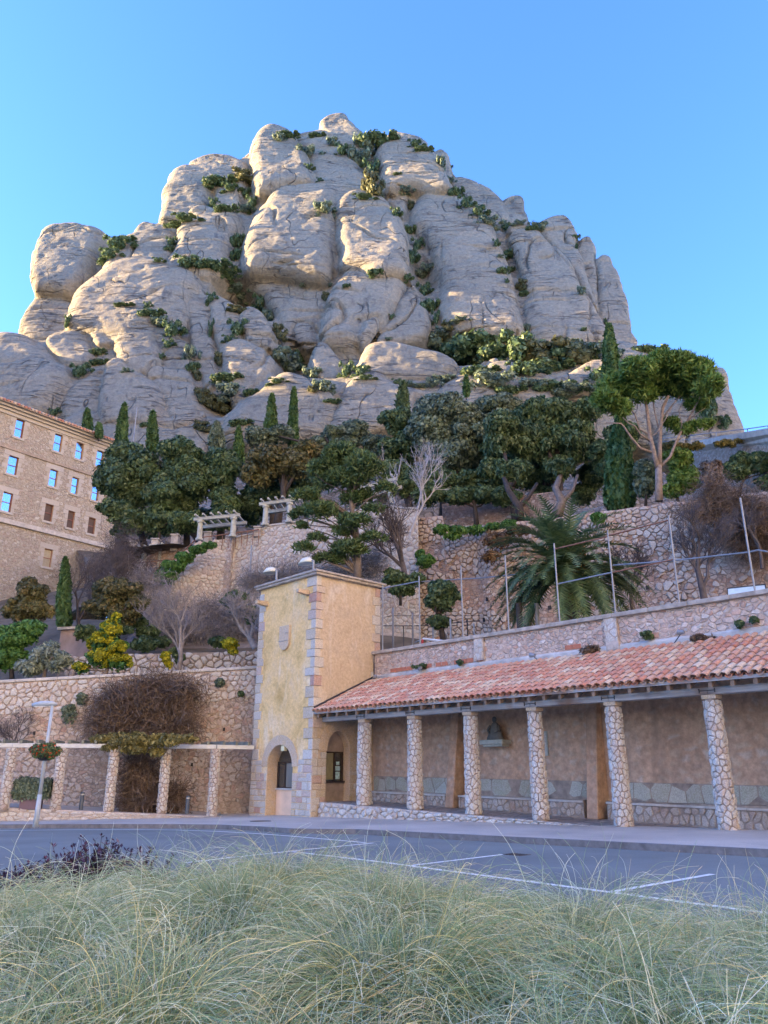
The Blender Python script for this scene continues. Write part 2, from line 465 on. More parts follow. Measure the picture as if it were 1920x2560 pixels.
LEAN = 0.47
STEP = 0.5
X0, X1, Z0, Z1 = -150.0, 135.0, 70.0, 338.0
GX = np.arange(X0, X1, STEP); GZ = np.arange(Z0, Z1, STEP)
YS = np.full((len(GZ), len(GX)), 900.0)
ID = np.full(YS.shape, -1, dtype=np.int32)
MASK = np.zeros(YS.shape, bool)
def raise_dome(k, outline, dist, depth, lean=LEAN, fall=3.0):
    """a rounded tower: stands at its own distance, leans back, round shoulders, real flanks falling away behind"""
    W = np.array([at(*q, dist) for q in outline]); zc = W[:, 2].mean()
    for _ in range(4):                       # towers share one leaning rock face, each a little before or behind it
        fit = 203 + LEAN * (zc - 92); nd = fit + .38 * (dist - fit) if _ == 0 else nd
        W = np.array([at(*q, nd) for q in outline]); zc = W[:, 2].mean()
        if _ == 0: off = nd - fit
        nd = 203 + LEAN * (zc - 92) + off
    dist = nd
    for _ in range(3):
        W = np.array([at(*q, dist + lean * (w[2] - zc)) for q, w in zip(outline, W)])
    O = smooth_outline(W[:, [0, 2]], int(np.clip(len(outline) * 6, 50, 150)))
    pad = 9
    i0, i1 = np.searchsorted(GX, [O[:, 0].min() - pad, O[:, 0].max() + pad]); j0, j1 = np.searchsorted(GZ, [O[:, 1].min() - pad, O[:, 1].max() + pad])
    if i1 <= i0 or j1 <= j0: return
    X, Z = np.meshgrid(GX[i0:i1], GZ[j0:j1])
    wob = np.stack([X, Z * 0 + k * 7.7, Z], -1) * .11
    X = X + vnoise(wob, 61) * 1.1; Z = Z + vnoise(wob, 62) * 1.1
    A_ = O; B_ = np.roll(O, -1, 0)
    D = np.full(X.shape, 1e9); inside = np.zeros(X.shape, bool)
    for a, b in zip(A_, B_):
        e = b - a; L2 = e @ e + 1e-9
        t = np.clip(((X - a[0]) * e[0] + (Z - a[1]) * e[1]) / L2, 0, 1)
        D = np.minimum(D, (X - a[0] - t * e[0]) ** 2 + (Z - a[1] - t * e[1]) ** 2)
        c = (a[1] > Z) != (b[1] > Z)
        inside ^= c & (X < (b[0] - a[0]) * (Z - a[1]) / (b[1] - a[1] + 1e-12) + a[0])
    D = np.sqrt(D); inr = max(D[inside].max() if inside.any() else 1, .5)
    w = .42 * inr; e = np.clip(D / w, 0, 1)
    T = depth * inr * .8
    Y = dist + lean * (Z - zc)
    Y = np.where(inside, Y - T * np.sqrt(1 - (1 - e) ** 2.0), Y + fall * D + .25 * D * D)
    sub = YS[j0:j1, i0:i1]; better = (Y < sub) & (D * ~inside < pad)
    sub[better] = Y[better]; ID[j0:j1, i0:i1][better] = k; MASK[j0:j1, i0:i1] |= inside
for k_, (o_, d_, q_) in enumerate(DOMES): raise_dome(k_, o_, d_, q_)

def box_blur(A, r):
    for ax in (0, 1):
        c = np.cumsum(np.pad(A, [(r + 1, r) if i == ax else (0, 0) for i in (0, 1)], mode='edge'), axis=ax)
        n = A.shape[ax]
        A = (np.take(c, np.arange(2 * r + 1, 2 * r + 1 + n), ax) - np.take(c, np.arange(0, n), ax)) / (2 * r + 1)
    return A
# soil-filled clefts between the towers
_m = MASK.astype(float)
_r = 14
wgt = box_blur(box_blur(_m, _r), _r); val = box_blur(box_blur(np.where(MASK, YS, 0), _r), _r)
fill = np.where(wgt > .02, val / np.maximum(wgt, 1e-3), 900) + np.clip((GZ[:, None] - 110) / 90, 0, 1) * 3.0 + 2.0 + np.clip(.62 - wgt, 0, 1) * 60
YS = np.minimum(YS, fill)
XX, ZZ = np.meshgrid(GX, GZ)
P3 = np.stack([XX, YS, ZZ], -1)
gy, gx = np.gradient(np.clip(YS, 0, 420), STEP)
nn = np.stack([gx, -np.ones_like(gx), gy], -1); nn /= np.linalg.norm(nn, axis=-1, keepdims=True)
live = YS < 395
disp = np.zeros(YS.shape)
disp[live] = rock_disp(P3[live], 1.0)
P3 = P3 + nn * disp[..., None]
vi = np.full(YS.shape, -1, dtype=np.int64); 
q = live[:-1, :-1] & live[1:, :-1] & live[:-1, 1:] & live[1:, 1:]
idx = np.arange(YS.size).reshape(YS.shape)
F_ = np.stack([idx[:-1, :-1][q], idx[:-1, 1:][q], idx[1:, 1:][q], idx[1:, :-1][q]], -1)
fid = ID[:-1, :-1][q]
fid = np.maximum(fid, 0)
# one mesh surface per tower, meeting its neighbours along the clefts; shared normals keep the joins soft
VN = P3.reshape(-1, 3)
n3 = np.cross(np.gradient(P3, axis=1), np.gradient(P3, axis=0)).reshape(-1, 3); n3 /= np.linalg.norm(n3, axis=1, keepdims=True) + 1e-9
for k_ in np.unique(fid):
    f = F_[fid == k_]
    if len(f) < 12: continue
    u_, inv = np.unique(f, return_inverse=True)
    o = mesh_np('rock_dome', VN[u_], inv.reshape(-1, 4), ROCK, MOUNTAIN, smooth=True)
ROCK_BVH = BVHTree.FromPolygons(VN.tolist(), F_[::1].tolist())
def rock_hit(r, x, y):
    d = Vector(sight(r, x, y)).normalized()
    h = ROCK_BVH.ray_cast(Vector(EYE), d, 900)
    return h[0], h[1]
# ------------------------------------------------------------------ shared materials
ST_WHITE = stone_mat('pale_rubble_stone', [(0, (.54, .52, .47)), (.35, (.64, .62, .57)), (.62, (.56, .50, .44)), (.84, (.50, .40, .33)), (1, (.70, .68, .64))])
ST_PINK = stone_mat('pink_rubble_stone', [(0, (.50, .42, .36)), (.3, (.58, .52, .46)), (.55, (.52, .40, .33)), (.8, (.42, .27, .21)), (1, (.62, .59, .55))])
ST_DARK = stone_mat('brown_rubble_stone', [(0, (.42, .35, .28)), (.35, (.50, .43, .36)), (.7, (.40, .28, .21)), (1, (.54, .50, .45))])
ST_ASH = stone_mat('dressed_stone', [(0, (.54, .51, .45)), (.3, (.62, .59, .53)), (.5, (.54, .44, .30)), (.68, (.58, .48, .35)), (.84, (.56, .44, .36)), (.94, (.46, .26, .20)), (1, (.60, .57, .52))], bumpd=.012)
ST_SAND = stone_mat('sandstone', [(0, (.60, .45, .28)), (.5, (.65, .50, .33)), (1, (.57, .43, .28))], bumpd=.008)
ST_SLAB = stone_mat('grey_green_slab_stone', [(0, (.338, .351, .273)), (.5, (.416, .416, .325)), (1, (.494, .507, .429))], bumpd=.006)
MORTAR = simple('mortar', (.468, .403, .351), .95, scale=5, bumps=.03, var=.3)
MORTAR_DARK = simple('dark_mortar', (.30, .25, .21), .95, scale=5, bumps=.03, var=.3)
CONCRETE = simple('weathered_concrete', (.494, .474, .442), .9, scale=3, bumps=.015, var=.22)
CAPSTONE = simple('cap_stone', (.390, .351, .305), .9, scale=4, bumps=.02, var=.3)
IRON = simple('dark_iron', (.06, .055, .055), .6, .3, scale=20)
GALV = simple('galvanised_steel', (.26, .285, .32), .5, .3, scale=6, var=.15)
RUST = simple('rusty_steel', (.26, .13, .085), .8, .2, scale=9, var=.4)
SOIL = simple('soil', (.10, .075, .055), .95, scale=3, bumps=.05, var=.4)
GREYWOOD = None

def rubble_mat(name, stops, mortar, size=.22, mw=.06, patch=(.5, .45, .4), squash=1.35, proud=.05, stain=None):
    """far masonry: stones too small in the picture to pick apart"""
    m, nt, b, _ = new_mat(name)
    v = coords(nt, (1, 1, squash))
    w = nt.nodes.new('ShaderNodeTexNoise'); w.inputs['Scale'].default_value = 2.2; nt.links.new(v, w.inputs['Vector'])
    vv = mixc(nt, .12, v, w.outputs['Color'], 'ADD')
    e = nt.nodes.new('ShaderNodeTexVoronoi'); e.feature = 'DISTANCE_TO_EDGE'; e.inputs['Scale'].default_value = 1 / size
    c = nt.nodes.new('ShaderNodeTexVoronoi'); c.inputs['Scale'].default_value = 1 / size
    nt.links.new(vv, e.inputs['Vector']); nt.links.new(vv, c.inputs['Vector'])
    sep = nt.nodes.new('ShaderNodeSeparateColor'); nt.links.new(c.outputs['Color'], sep.inputs[0])
    col = ramp(nt, sep.outputs[0], stops)
    edge = ramp(nt, e.outputs['Distance'], [(mw * .4, (0, 0, 0)), (mw * 1.6, (1, 1, 1))])
    cover = noise(nt, coords(nt), .35, 4, .6)
    fine = noise(nt, coords(nt), 5, 6, .7)
    keep = math_(nt, 'MULTIPLY', edge, ramp(nt, math_(nt, 'ADD', cover, math_(nt, 'MULTIPLY', sep.outputs[1], .25)), [(.45, (.25, .25, .25)), (.6, (1, 1, 1))]))
    col = mixc(nt, keep, mortar, col)
    col = mixc(nt, ramp(nt, cover, [(.5, (0, 0, 0)), (.75, (.45, .45, .45))]), col, patch)
    col = mixc(nt, 1.0, col, ramp(nt, fine, [(.3, (.62, .62, .62)), (.7, (1.2, 1.2, 1.2))]), 'MULTIPLY')
    if stain:
        s = noise(nt, coords(nt, (1.2, 1.2, .18)), .8, 4, .6)
        col = mixc(nt, ramp(nt, s, [(.5, (0, 0, 0)), (.72, (.7, .7, .7))]), col, stain)
    nt.links.new(col, b.inputs['Base Color']); b.inputs['Roughness'].default_value = .95
    h = math_(nt, 'ADD', keep, math_(nt, 'MULTIPLY', fine, .6))
    bump(nt, b, h, .9, proud)
    return m
RUB_PINK = rubble_mat('pink_rubble_wall', [(0, (.46, .37, .30)), (.35, (.58, .51, .45)), (.6, (.50, .38, .31)), (.8, (.62, .58, .53)), (1, (.42, .28, .22))], (.42, .345, .28), size=.19, patch=(.55, .49, .43))
RUB_BROWN = rubble_mat('brown_rubble_wall', [(0, (.390, .280, .215)), (.4, (.546, .442, .364)), (.7, (.390, .234, .169)), (1, (.650, .572, .507))], (.351, .254, .195), size=.26, patch=(.429, .319, .247), stain=(.208, .156, .124))
RUB_FINE = rubble_mat('fine_rubble_render', [(0, (.546, .403, .325)), (.4, (.676, .559, .468)), (.7, (.598, .351, .247)), (1, (.780, .702, .637))], (.585, .455, .370), size=.2, mw=.09, patch=(.624, .520, .442))
RUB_HOUSE = rubble_mat('monastery_masonry', [(0, (.40, .36, .30)), (.4, (.48, .44, .37)), (.7, (.40, .32, .26)), (1, (.56, .54, .49))], (.42, .375, .30), size=.36, mw=.08, patch=(.47, .42, .34))
RUB_PLASTER = rubble_mat('stained_arcade_plaster', [(0, (.50, .35, .25)), (.5, (.56, .42, .30)), (1, (.60, .49, .40))], (.56, .38, .26), size=.35, mw=.2, patch=(.50, .40, .31), proud=.015, stain=(.20, .165, .135))

# ------------------------------------------------------------------ individually laid stones
def voronoi_cells(w, h, size, rng, aspect=1.25, jit=.42):
    nx = max(1, int(round(w / (size * aspect)))); ny = max(1, int(round(h / size)))
    dx, dy = w / nx, h / ny
    S = {}
    for j in range(-1, ny + 1):
        for i in range(-1, nx + 2):
            if rng.random() < .16: continue
            S[i, j] = ((i + (.5 if j % 2 else 0) + rng.uniform(-jit, jit)) * dx, (j + .5 + rng.uniform(-jit, jit) * .8) * dy)
    out = []
    for (i, j), (cx, cy) in S.items():
        if j < 0 or j >= ny: continue
        x0, x1, y0, y1 = max(0, cx - 2 * dx), min(w, cx + 2 * dx), max(0, cy - 2 * dy), min(h, cy + 2 * dy)
        if x1 <= x0 or y1 <= y0: continue
        poly = [(x0, y0), (x1, y0), (x1, y1), (x0, y1)]
        for a in range(-2, 3):
            for b in range(-2, 3):
                if (a or b) and (i + a, j + b) in S:
                    ox, oy = S[i + a, j + b]
                    mx, my = (cx + ox) / 2, (cy + oy) / 2; nx_, ny_ = ox - cx, oy - cy
                    new = []
                    for k in range(len(poly)):
                        p, q = poly[k], poly[(k + 1) % len(poly)]
                        dp = (p[0] - mx) * nx_ + (p[1] - my) * ny_; dq = (q[0] - mx) * nx_ + (q[1] - my) * ny_
                        if dp <= 0: new.append(p)
                        if (dp < 0 < dq) or (dq < 0 < dp):
                            t = dp / (dp - dq); new.append((p[0] + t * (q[0] - p[0]), p[1] + t * (q[1] - p[1])))
                    poly = new
                    if len(poly) < 3: break
            if len(poly) < 3: break
        if len(poly) >= 3: out.append(poly)
    return out
def stone_geo(poly, mapf, gap, proud, rng, chamfer=True, inset=.86):
    n = len(poly)
    area = abs(sum(poly[k][0] * poly[(k + 1) % n][1] - poly[(k + 1) % n][0] * poly[k][1] for k in range(n))) / 2
    if area < 1e-4: return None
    cx = sum(p[0] for p in poly) / n; cy = sum(p[1] for p in poly) / n
    r = math.sqrt(area / math.pi)
    k = max(.4, 1 - gap / r)
    if chamfer:
        ring = []
        for a in range(n):
            p, q = poly[a], poly[(a + 1) % n]
            if math.hypot(q[0] - p[0], q[1] - p[1]) < r * .35:
                ring.append(((p[0] + q[0]) / 2, (p[1] + q[1]) / 2)); continue
            for t in (.2, .8): ring.append((p[0] + t * (q[0] - p[0]), p[1] + t * (q[1] - p[1])))
    else: ring = poly
    ring = ring[:13]; m = len(ring)
    if m < 3: return None
    tx, ty = rng.uniform(-.25, .25), rng.uniform(-.25, .25); pr = proud * rng.uniform(.6, 1.25)
    V = []
    for (x, y) in ring: V.append(mapf(cx + (x - cx) * k, cy + (y - cy) * k, -.024))
    for (x, y) in ring:
        d = pr * (.8 + tx * (x - cx) / r + ty * (y - cy) / r + rng.uniform(-.12, .12))
        V.append(mapf(cx + (x - cx) * k * inset, cy + (y - cy) * k * inset, d))
    V.append(mapf(cx, cy, pr * 1.12))
    F = [(a, (a + 1) % m, m + (a + 1) % m, m + a) for a in range(m)] + [(m + a, m + (a + 1) % m, 2 * m) for a in range(m)]
    return V, F
def lay_stones(parent, w, h, size, mapf, mat, seed, gap=.012, proud=.035, limit=300, aspect=1.25, name='stone', keep=None, near=None, jit=.46, inset=.86, chamfer=True):
    rng = random.Random(seed)
    cells = voronoi_cells(w, h, size, rng, aspect, jit)
    if keep: cells = [c for c in cells if keep(sum(p[0] for p in c) / len(c), sum(p[1] for p in c) / len(c))]
    def key(c):
        cx, cy = sum(p[0] for p in c) / len(c), sum(p[1] for p in c) / len(c)
        q = np.asarray(mapf(cx, cy, 0)); return np.linalg.norm(q - EYE)
    if len(cells) > limit: cells.sort(key=key)
    rest = MB()
    for i, c in enumerate(cells):
        g = stone_geo(c, mapf, gap, proud, rng, chamfer, inset)
        if g is None: continue
        if i < limit: MB().add(*g).build(name, mat, parent, smooth=False)
        else: rest.add(*g)
    if rest.v:
        o = rest.build(name + '_infill', mat, parent); o['kind'] = 'stuff'

class Plane:
    """upright plane through two plan points, x along it, z up, d out of its face towards the camera"""
    def __init__(self, a, b):
        self.o = np.array([a[0], a[1], 0.]); e = np.array([b[0] - a[0], b[1] - a[1], 0.]); self.len = np.linalg.norm(e); self.e = e / self.len
        self.n = np.array([self.e[1], -self.e[0], 0.])
        if self.n @ (EYE - self.o) < 0: self.n = -self.n
    def P(self, x, z, d=0.): return self.o + self.e * x + self.n * d + np.array([0, 0, z])
    def hit(self, r, x, y):
        s = sight(r, x, y); k = ((self.o - EYE) @ self.n) / (s @ self.n); w = EYE + s * k
        return (w - self.o) @ self.e, w[2]
    def box(self, mb, x0, x1, z0, z1, d0, d1):
        return mb.box(self.P(x0, z0, d0), self.e * (x1 - x0), self.n * (d1 - d0), (0, 0, z1 - z0))

# ------------------------------------------------------------------ ground
def asphalt(name, col, sc=1.0):
    m, nt, b, _ = new_mat(name)
    n1 = noise(nt, coords(nt), .35, 4, .6); n2 = noise(nt, coords(nt), 60, 3, .7); n3 = noise(nt, coords(nt, (1, .25, 1)), 1.4, 4, .7)
    c = ramp(nt, n1, [(.3, tuple(x * .8 for x in col)), (.7, tuple(x * 1.2 for x in col))])
    c = mixc(nt, ramp(nt, n3, [(.6, (0, 0, 0)), (.75, (.4, .4, .4))]), c, tuple(x * .6 for x in col))
    c = mixc(nt, 1.0, c, ramp(nt, n2, [(.3, (.75, .75, .75)), (.7, (1.2, 1.2, 1.2))]), 'MULTIPLY')
    nt.links.new(c, b.inputs['Base Color']); b.inputs['Roughness'].default_value = .78
    bump(nt, b, n2, .5, .004)
    return m
ROAD = asphalt('road_asphalt', (.19, .21, .20)); PAVE = asphalt('pavement_asphalt', (.50, .45, .39))
PAINT = simple('road_paint', (.82, .84, .80), .6, scale=12, var=.15)
KERB = simple('kerb_stone', (.16, .155, .155), .85, scale=5, bumps=.01, var=.3)
STEEP = rubble_mat('rocky_slope', [(0, (.16, .125, .095)), (.5, (.30, .25, .205)), (1, (.12, .09, .06))], (.10, .08, .055), size=1.1, patch=(.15, .12, .085), proud=.15)

def sheet(name, pts, z, mat, kind='structure'):
    """flat sheet over a plan polygon, following the ground's slight fall"""
    V = [(p[0], p[1], gz(p) + z) for p in pts]
    o = mesh_np(name, V, np.arange(len(V))[None, :], mat)
    return tag(o, kind=kind)
# one ground sheet out to the horizon
V = []; F = []
ss = [-3000, -200, -60, -26, -20, -10, 0, 10, 18, 60, 200, 3000]; tt = [-3000, -200, -60, -30, -10, 0, 30, 60, 200, 3000]
for t in tt:
    for s in ss:
        p = L(s, t); V.append((p[0], p[1], gz(p) - .03))
nS = len(ss)
for j in range(len(tt) - 1):
    for i in range(nS - 1): F.append((j * nS + i, j * nS + i + 1, (j + 1) * nS + i + 1, (j + 1) * nS + i))
tag(mesh_np('ground', V, np.array(F), SOIL), kind='structure')
# kerb line, from the survey
kerb = [on_ground('a', x, y) for x, y in ((-300, 124), (0, 123), (300, 122), (530, 122), (760, 123), (940, 126), (1100, 134), (1250, 145))]
kerb += [L(s, -4.25, 0) for s in (7.2, 9, 12, 15, 18, 22, 30)]
kerb = [np.array([p[0], p[1]]) for p in kerb]
KZ = .11
rx, ry = np.meshgrid(np.arange(-70, 46, 2.0), np.arange(-46, 34, 2.0)); ri = np.arange(rx.size).reshape(rx.shape)
tag(mesh_np('road', np.stack([rx.ravel(), ry.ravel(), [gz((a, b)) for a, b in zip(rx.ravel(), ry.ravel())]], 1), np.stack([ri[:-1, :-1], ri[:-1, 1:], ri[1:, 1:], ri[1:, :-1]], -1).reshape(-1, 4), ROAD), kind='structure')
mb = MB()
# pavement as strips so that it follows the fall
def strip(mb, A_, B_, z):
    n = len(A_)
    vs = [(p[0], p[1], gz(p) + z) for p in A_] + [(p[0], p[1], gz(p) + z) for p in B_]
    mb.add(vs, [(i, i + 1, n + i + 1, n + i) for i in range(n - 1)])
def offset_line(pts, d):
    out = []
    for i, p in enumerate(pts):
        e = pts[min(i + 1, len(pts) - 1)] - pts[max(i - 1, 0)]; e = e / np.linalg.norm(e)
        out.append(p + d * np.array([-e[1], e[0]]))
    return out
k_in = offset_line(kerb, .16)
back = []
for i, p in enumerate(k_in):
    s, t = local((p[0], p[1], 0))
    if p[0] < -3.9: back.append(np.array([p[0] * 1.0, 34.0 if p[0] > -14 else 33.0]))
    else: back.append(np.array(L(max(s, -1.5), 1.0)[:2]))
strip(mb, k_in, back, KZ)
tag(mb.build('pavement', PAVE), kind='structure')
kb = MB(); n = len(kerb)
rings = [[(p[0], p[1], gz(p) - .05) for p in kerb], [(p[0], p[1], gz(p) + KZ + .006) for p in kerb], [(p[0], p[1], gz(p) + KZ + .006) for p in k_in], [(p[0], p[1], gz(p) - .05) for p in k_in]]
kb.add(sum(rings, []), [(r_ * n + i, r_ * n + i + 1, (r_ + 1) * n + i + 1, (r_ + 1) * n + i) for r_ in range(3) for i in range(n - 1)])
tag(kb.build('kerb', KERB), kind='structure')
# painted lines
def painted(name, pts, w):
    pts = [np.array(p[:2]) for p in pts]
    a, b = offset_line(pts, w / 2), offset_line(pts, -w / 2)
    m_ = MB(); strip(m_, a, b, .004); tag(m_.build(name, PAINT), kind='structure')
g = lambda k, x, y: on_ground(k, x, y)
painted('edge_line', [g('a', x, y) for x, y in ((-200, 134), (0, 132), (300, 129), (530, 128), (760, 130), (940, 136), (1100, 145), (1250, 156), (1400, 169), (1500, 178), (1580, 185))], .1)
painted('bay_line', [g('a', x, y) for x, y in ((1265, 224), (1300, 228), (1659, 270))] + [g('b', x, y) for x, y in ((110, 285), (980, 400), (1659, 490), (2100, 556))], .11)
painted('bay_line', [g('a', x, y) for x, y in ((800, 272), (860, 265), (990, 250), (1160, 232), (1300, 217))], .1)
painted('bay_line', [g('b', 115, 284), g('b', 515, 236)], .1)
painted('bay_line', [g('b', 975, 399), g('b', 1420, 321)], .1)
painted('bay_line', [g('a', 1300, 217), g('a', 1615, 186)], .1)

# ------------------------------------------------------------------ terraces and slopes of the hill
def terrain(name, rows, mat, rough=.25, n=60, kind='structure'):
    """rows of plan+height points (each row the same number of points), subdivided and roughened"""
    R_ = [np.array(r, float) for r in rows]
    def dens(r, k):
        t = np.linspace(0, len(r) - 1, k); return np.stack([np.interp(t, np.arange(len(r)), r[:, c]) for c in range(3)], 1)
    R_ = [dens(r, n) for r in R_]
    out = []
    for a, b in zip(R_[:-1], R_[1:]):
        kk = max(2, int(np.linalg.norm(a - b, axis=1).mean() / 1.2)); kk = min(kk, 60)
        for i in range(kk): out.append(a + (b - a) * i / kk)
    out.append(R_[-1]); G = np.array(out)
    G[..., 2] += fbm(G * .35, 4, 77) * rough; G[..., 1] += fbm(G * .3, 3, 78) * rough
    h, w = G.shape[:2]; idx = np.arange(h * w).reshape(h, w)
    F_ = np.stack([idx[:-1, :-1], idx[:-1, 1:], idx[1:, 1:], idx[1:, :-1]], -1).reshape(-1, 4)
    return tag(mesh_np(name, G.reshape(-1, 3), F_, mat, smooth=True), kind=kind)
EARTH = simple('hillside_earth', (.13, .105, .075), .95, scale=.8, bumps=.15, var=.45)
# court level behind the parapet
ct = MB().lbox(-3, 34, 3.35, 30, 4.0, 6.0); tag(ct.build('court_floor', EARTH), kind='structure')
# planted terrace over the left wall, rising to the foot of the great wall
terrain('lower_terrace', [[(-40, 31, 5.0), (-16, 32.4, 5.0), (-5.4, 34.0, 5.7), (2, 36, 5.8)],
                          [(-40, 35.5, 5.2), (-16, 36.5, 5.2), (-4, 38, 6.0), (2, 38, 6.0)],
                          [(-40, 38, 6.6), (-16, 39, 7.2), (-6, 40, 7.6), (2, 40.5, 7.6)],
                          [(-42, 48, 8.0), (-20, 45.5, 10.2), (-7, 44.6, 9.8), (2, 43, 9.4)]], EARTH)
terrain('slope_below_monastery', [[(-60, 40, 6.4), (-34, 44, 7.4), (-20, 46, 10.2), (-14, 47, 13.5)],
                          [(-70, 62, 9), (-40, 60, 12), (-24, 58, 14.8), (-10, 60, 15)],
                          [(-80, 80, 20), (-50, 90, 24), (-30, 100, 26), (-10, 100, 28)]], EARTH, rough=.6)
terrain('upper_terrace', [[(-16, 45.6, 14.6), (-4, 44.2, 14.9), (8, 42, 15), (20, 38.5, 15.0), (26, 36, 15.4), (45, 30, 16)],
                          [(-20, 56, 15.2), (-4, 58, 15.4), (10, 58, 15.6), (26, 56, 16), (40, 50, 17), (60, 46, 17)],
                          [(-30, 72, 22), (-4, 74, 22), (12, 74, 22), (34, 70, 22), (50, 66, 21), (80, 60, 21)]], EARTH, rough=.5)
terrain('wooded_slope', [[(-90, 80, 20), (-30, 76, 23), (0, 74, 22), (34, 70, 22), (60, 64, 21), (110, 60, 20)],
                         [(-130, 130, 40), (-60, 130, 48), (0, 128, 48), (50, 126, 47), (90, 126, 40), (160, 120, 30)],
                         [(-190, 205, 78), (-90, 205, 84), (0, 200, 84), (60, 204, 84), (110, 220, 86), (190, 230, 60)],
                         [(-240, 260, 60), (-120, 262, 84), (0, 262, 88), (90, 264, 92), (150, 266, 70), (240, 280, 50)]], STEEP, rough=2.5, n=140)
# assumed unseen ridge, added at the left to shade square and lower mountain
rdg = []
for j, (f_, h_) in enumerate(((0, 0), (.25, 80), (.5, 150), (.8, 182), (1.0, 205), (1.25, 165), (1.7, 60), (2.0, 0))):
    rdg.append([(-330 - 170 * f_, y, max(-5, h_ * math.exp(-max(0, abs(y - 150) - 185) ** 2 / 3000) * (1 + .05 * math.sin(y * .03) + .03 * math.sin(y * .11 + 1)))) for y in range(-240, 421, 60)])
terrain('assumed_shade_ridge', rdg, STEEP, rough=6, n=120)

# unseen massif, added behind and right of the camera to bounce warm sunlight
BOUNCE_ROCK = simple('bounce_rock', (.74, .70, .63), .95, scale=.05, var=.12)  # pale so the added massif throws more sunlight back
def massif(name, path, hs, seed, depth=130):
    rows = []
    for f_, k_ in ((0, 0), (.25, .16), (.5, .5), (.75, .82), (1.0, 1.0), (1.6, .7), (2.2, 0)):
        r_ = []
        for i, (x, y) in enumerate(path):
            c = np.array([x, y]); out_ = c / np.linalg.norm(c)
            q = c + out_ * depth * f_
            r_.append((q[0], q[1], max(-6, hs[i] * k_)))
        rows.append(r_)
    terrain(name, rows, BOUNCE_ROCK, rough=14, n=150)
massif('bounce_massif', [(215, 330), (228, 220), (240, 110), (195, -10), (110, -90), (30, -170), (-60, -250), (-160, -330), (-270, -400)], [150, 200, 120, 130, 220, 250, 260, 250, 190], 5)

# covers and gratings
for (k, x, y), nm, lb_, w, d_ in ((('a', 1125, 92), 'manhole_cover', 'dark round inspection cover in the pavement before the tower', .34, .30),):
    c = on_ground(k, x, y, KZ); mb = MB(); n = 18
    mb.prism([c + np.array([w * math.cos(2 * math.pi * i / n), d_ * math.sin(2 * math.pi * i / n), .003]) for i in range(n)], (0, 0, .008))
    tag(mb.build(nm, IRON), lb_, 'manhole cover')
c = on_ground('b', 535, 233, .004)
gt = thing('drain_grating', c, 'small dark iron drain grating in the road at the kerb', 'drain')
for i in range(6): MB().box(c + AV * (i * .07) - NV * .15, AV * .04, NV * .3, (0, 0, .008)).build('bar', IRON, gt)
# ------------------------------------------------------------------ ticket booth tower
def plaster(name, a, b_, c_, pale):
    m, nt, b, _ = new_mat(name)
    v = coords(nt)
    n1 = noise(nt, v, .9, 5, .65, .4); n2 = noise(nt, v, 9, 5, .7); n3 = noise(nt, coords(nt, (1.2, 1.2, .35)), .9, 4, .6, .5)
    col = ramp(nt, n1, [(.3, a), (.5, b_), (.72, c_)])
    col = mixc(nt, ramp(nt, n3, [(.52, (0, 0, 0)), (.68, (.85, .85, .85))]), col, pale)
    col = mixc(nt, 1.0, col, ramp(nt, n2, [(.3, (.8, .78, .76)), (.65, (1.1, 1.1, 1.1))]), 'MULTIPLY')
    nt.links.new(col, b.inputs['Base Color']); b.inputs['Roughness'].default_value = .92
    bump(nt, b, math_(nt, 'ADD', n2, n1), .8, .03)
    return m
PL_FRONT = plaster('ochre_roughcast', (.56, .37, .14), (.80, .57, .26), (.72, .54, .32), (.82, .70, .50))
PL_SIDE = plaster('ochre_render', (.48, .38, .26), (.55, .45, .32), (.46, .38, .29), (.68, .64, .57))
PL_PANEL = simple('apricot_plaster', (.780, .563, .397), .85, scale=2.5, var=.1, bumps=.004)
PL_GREY = simple('grey_brown_plaster', (.333, .269, .230), .9, scale=2.5, var=.25, bumps=.006)
DARK = simple('dark_interior', (.03, .03, .033), .9, var=.2)
def glass_mat(name, col, rough=.04):
    m, nt, b, _ = new_mat(name)
    b.inputs['Base Color'].default_value = (*col, 1); b.inputs['Roughness'].default_value = rough
    b.inputs['Specular IOR Level'].default_value = .9; b.inputs['IOR'].default_value = 1.5
    b.inputs['Coat Weight'].default_value = .6; b.inputs['Coat Roughness'].default_value = .02
    return m
PANE = glass_mat('booth_pane', (.035, .04, .04))
FRAME = simple('brown_metal_frame', (.045, .032, .028), .5, .3)
W, DEP, HT, ZB = 3.75, 3.32, 8.85, -.15
booth = thing('ticket_booth', L(-W / 2, DEP / 2, 0), 'tall ochre plastered stone-cornered ticket booth tower with arched window openings', 'tower')

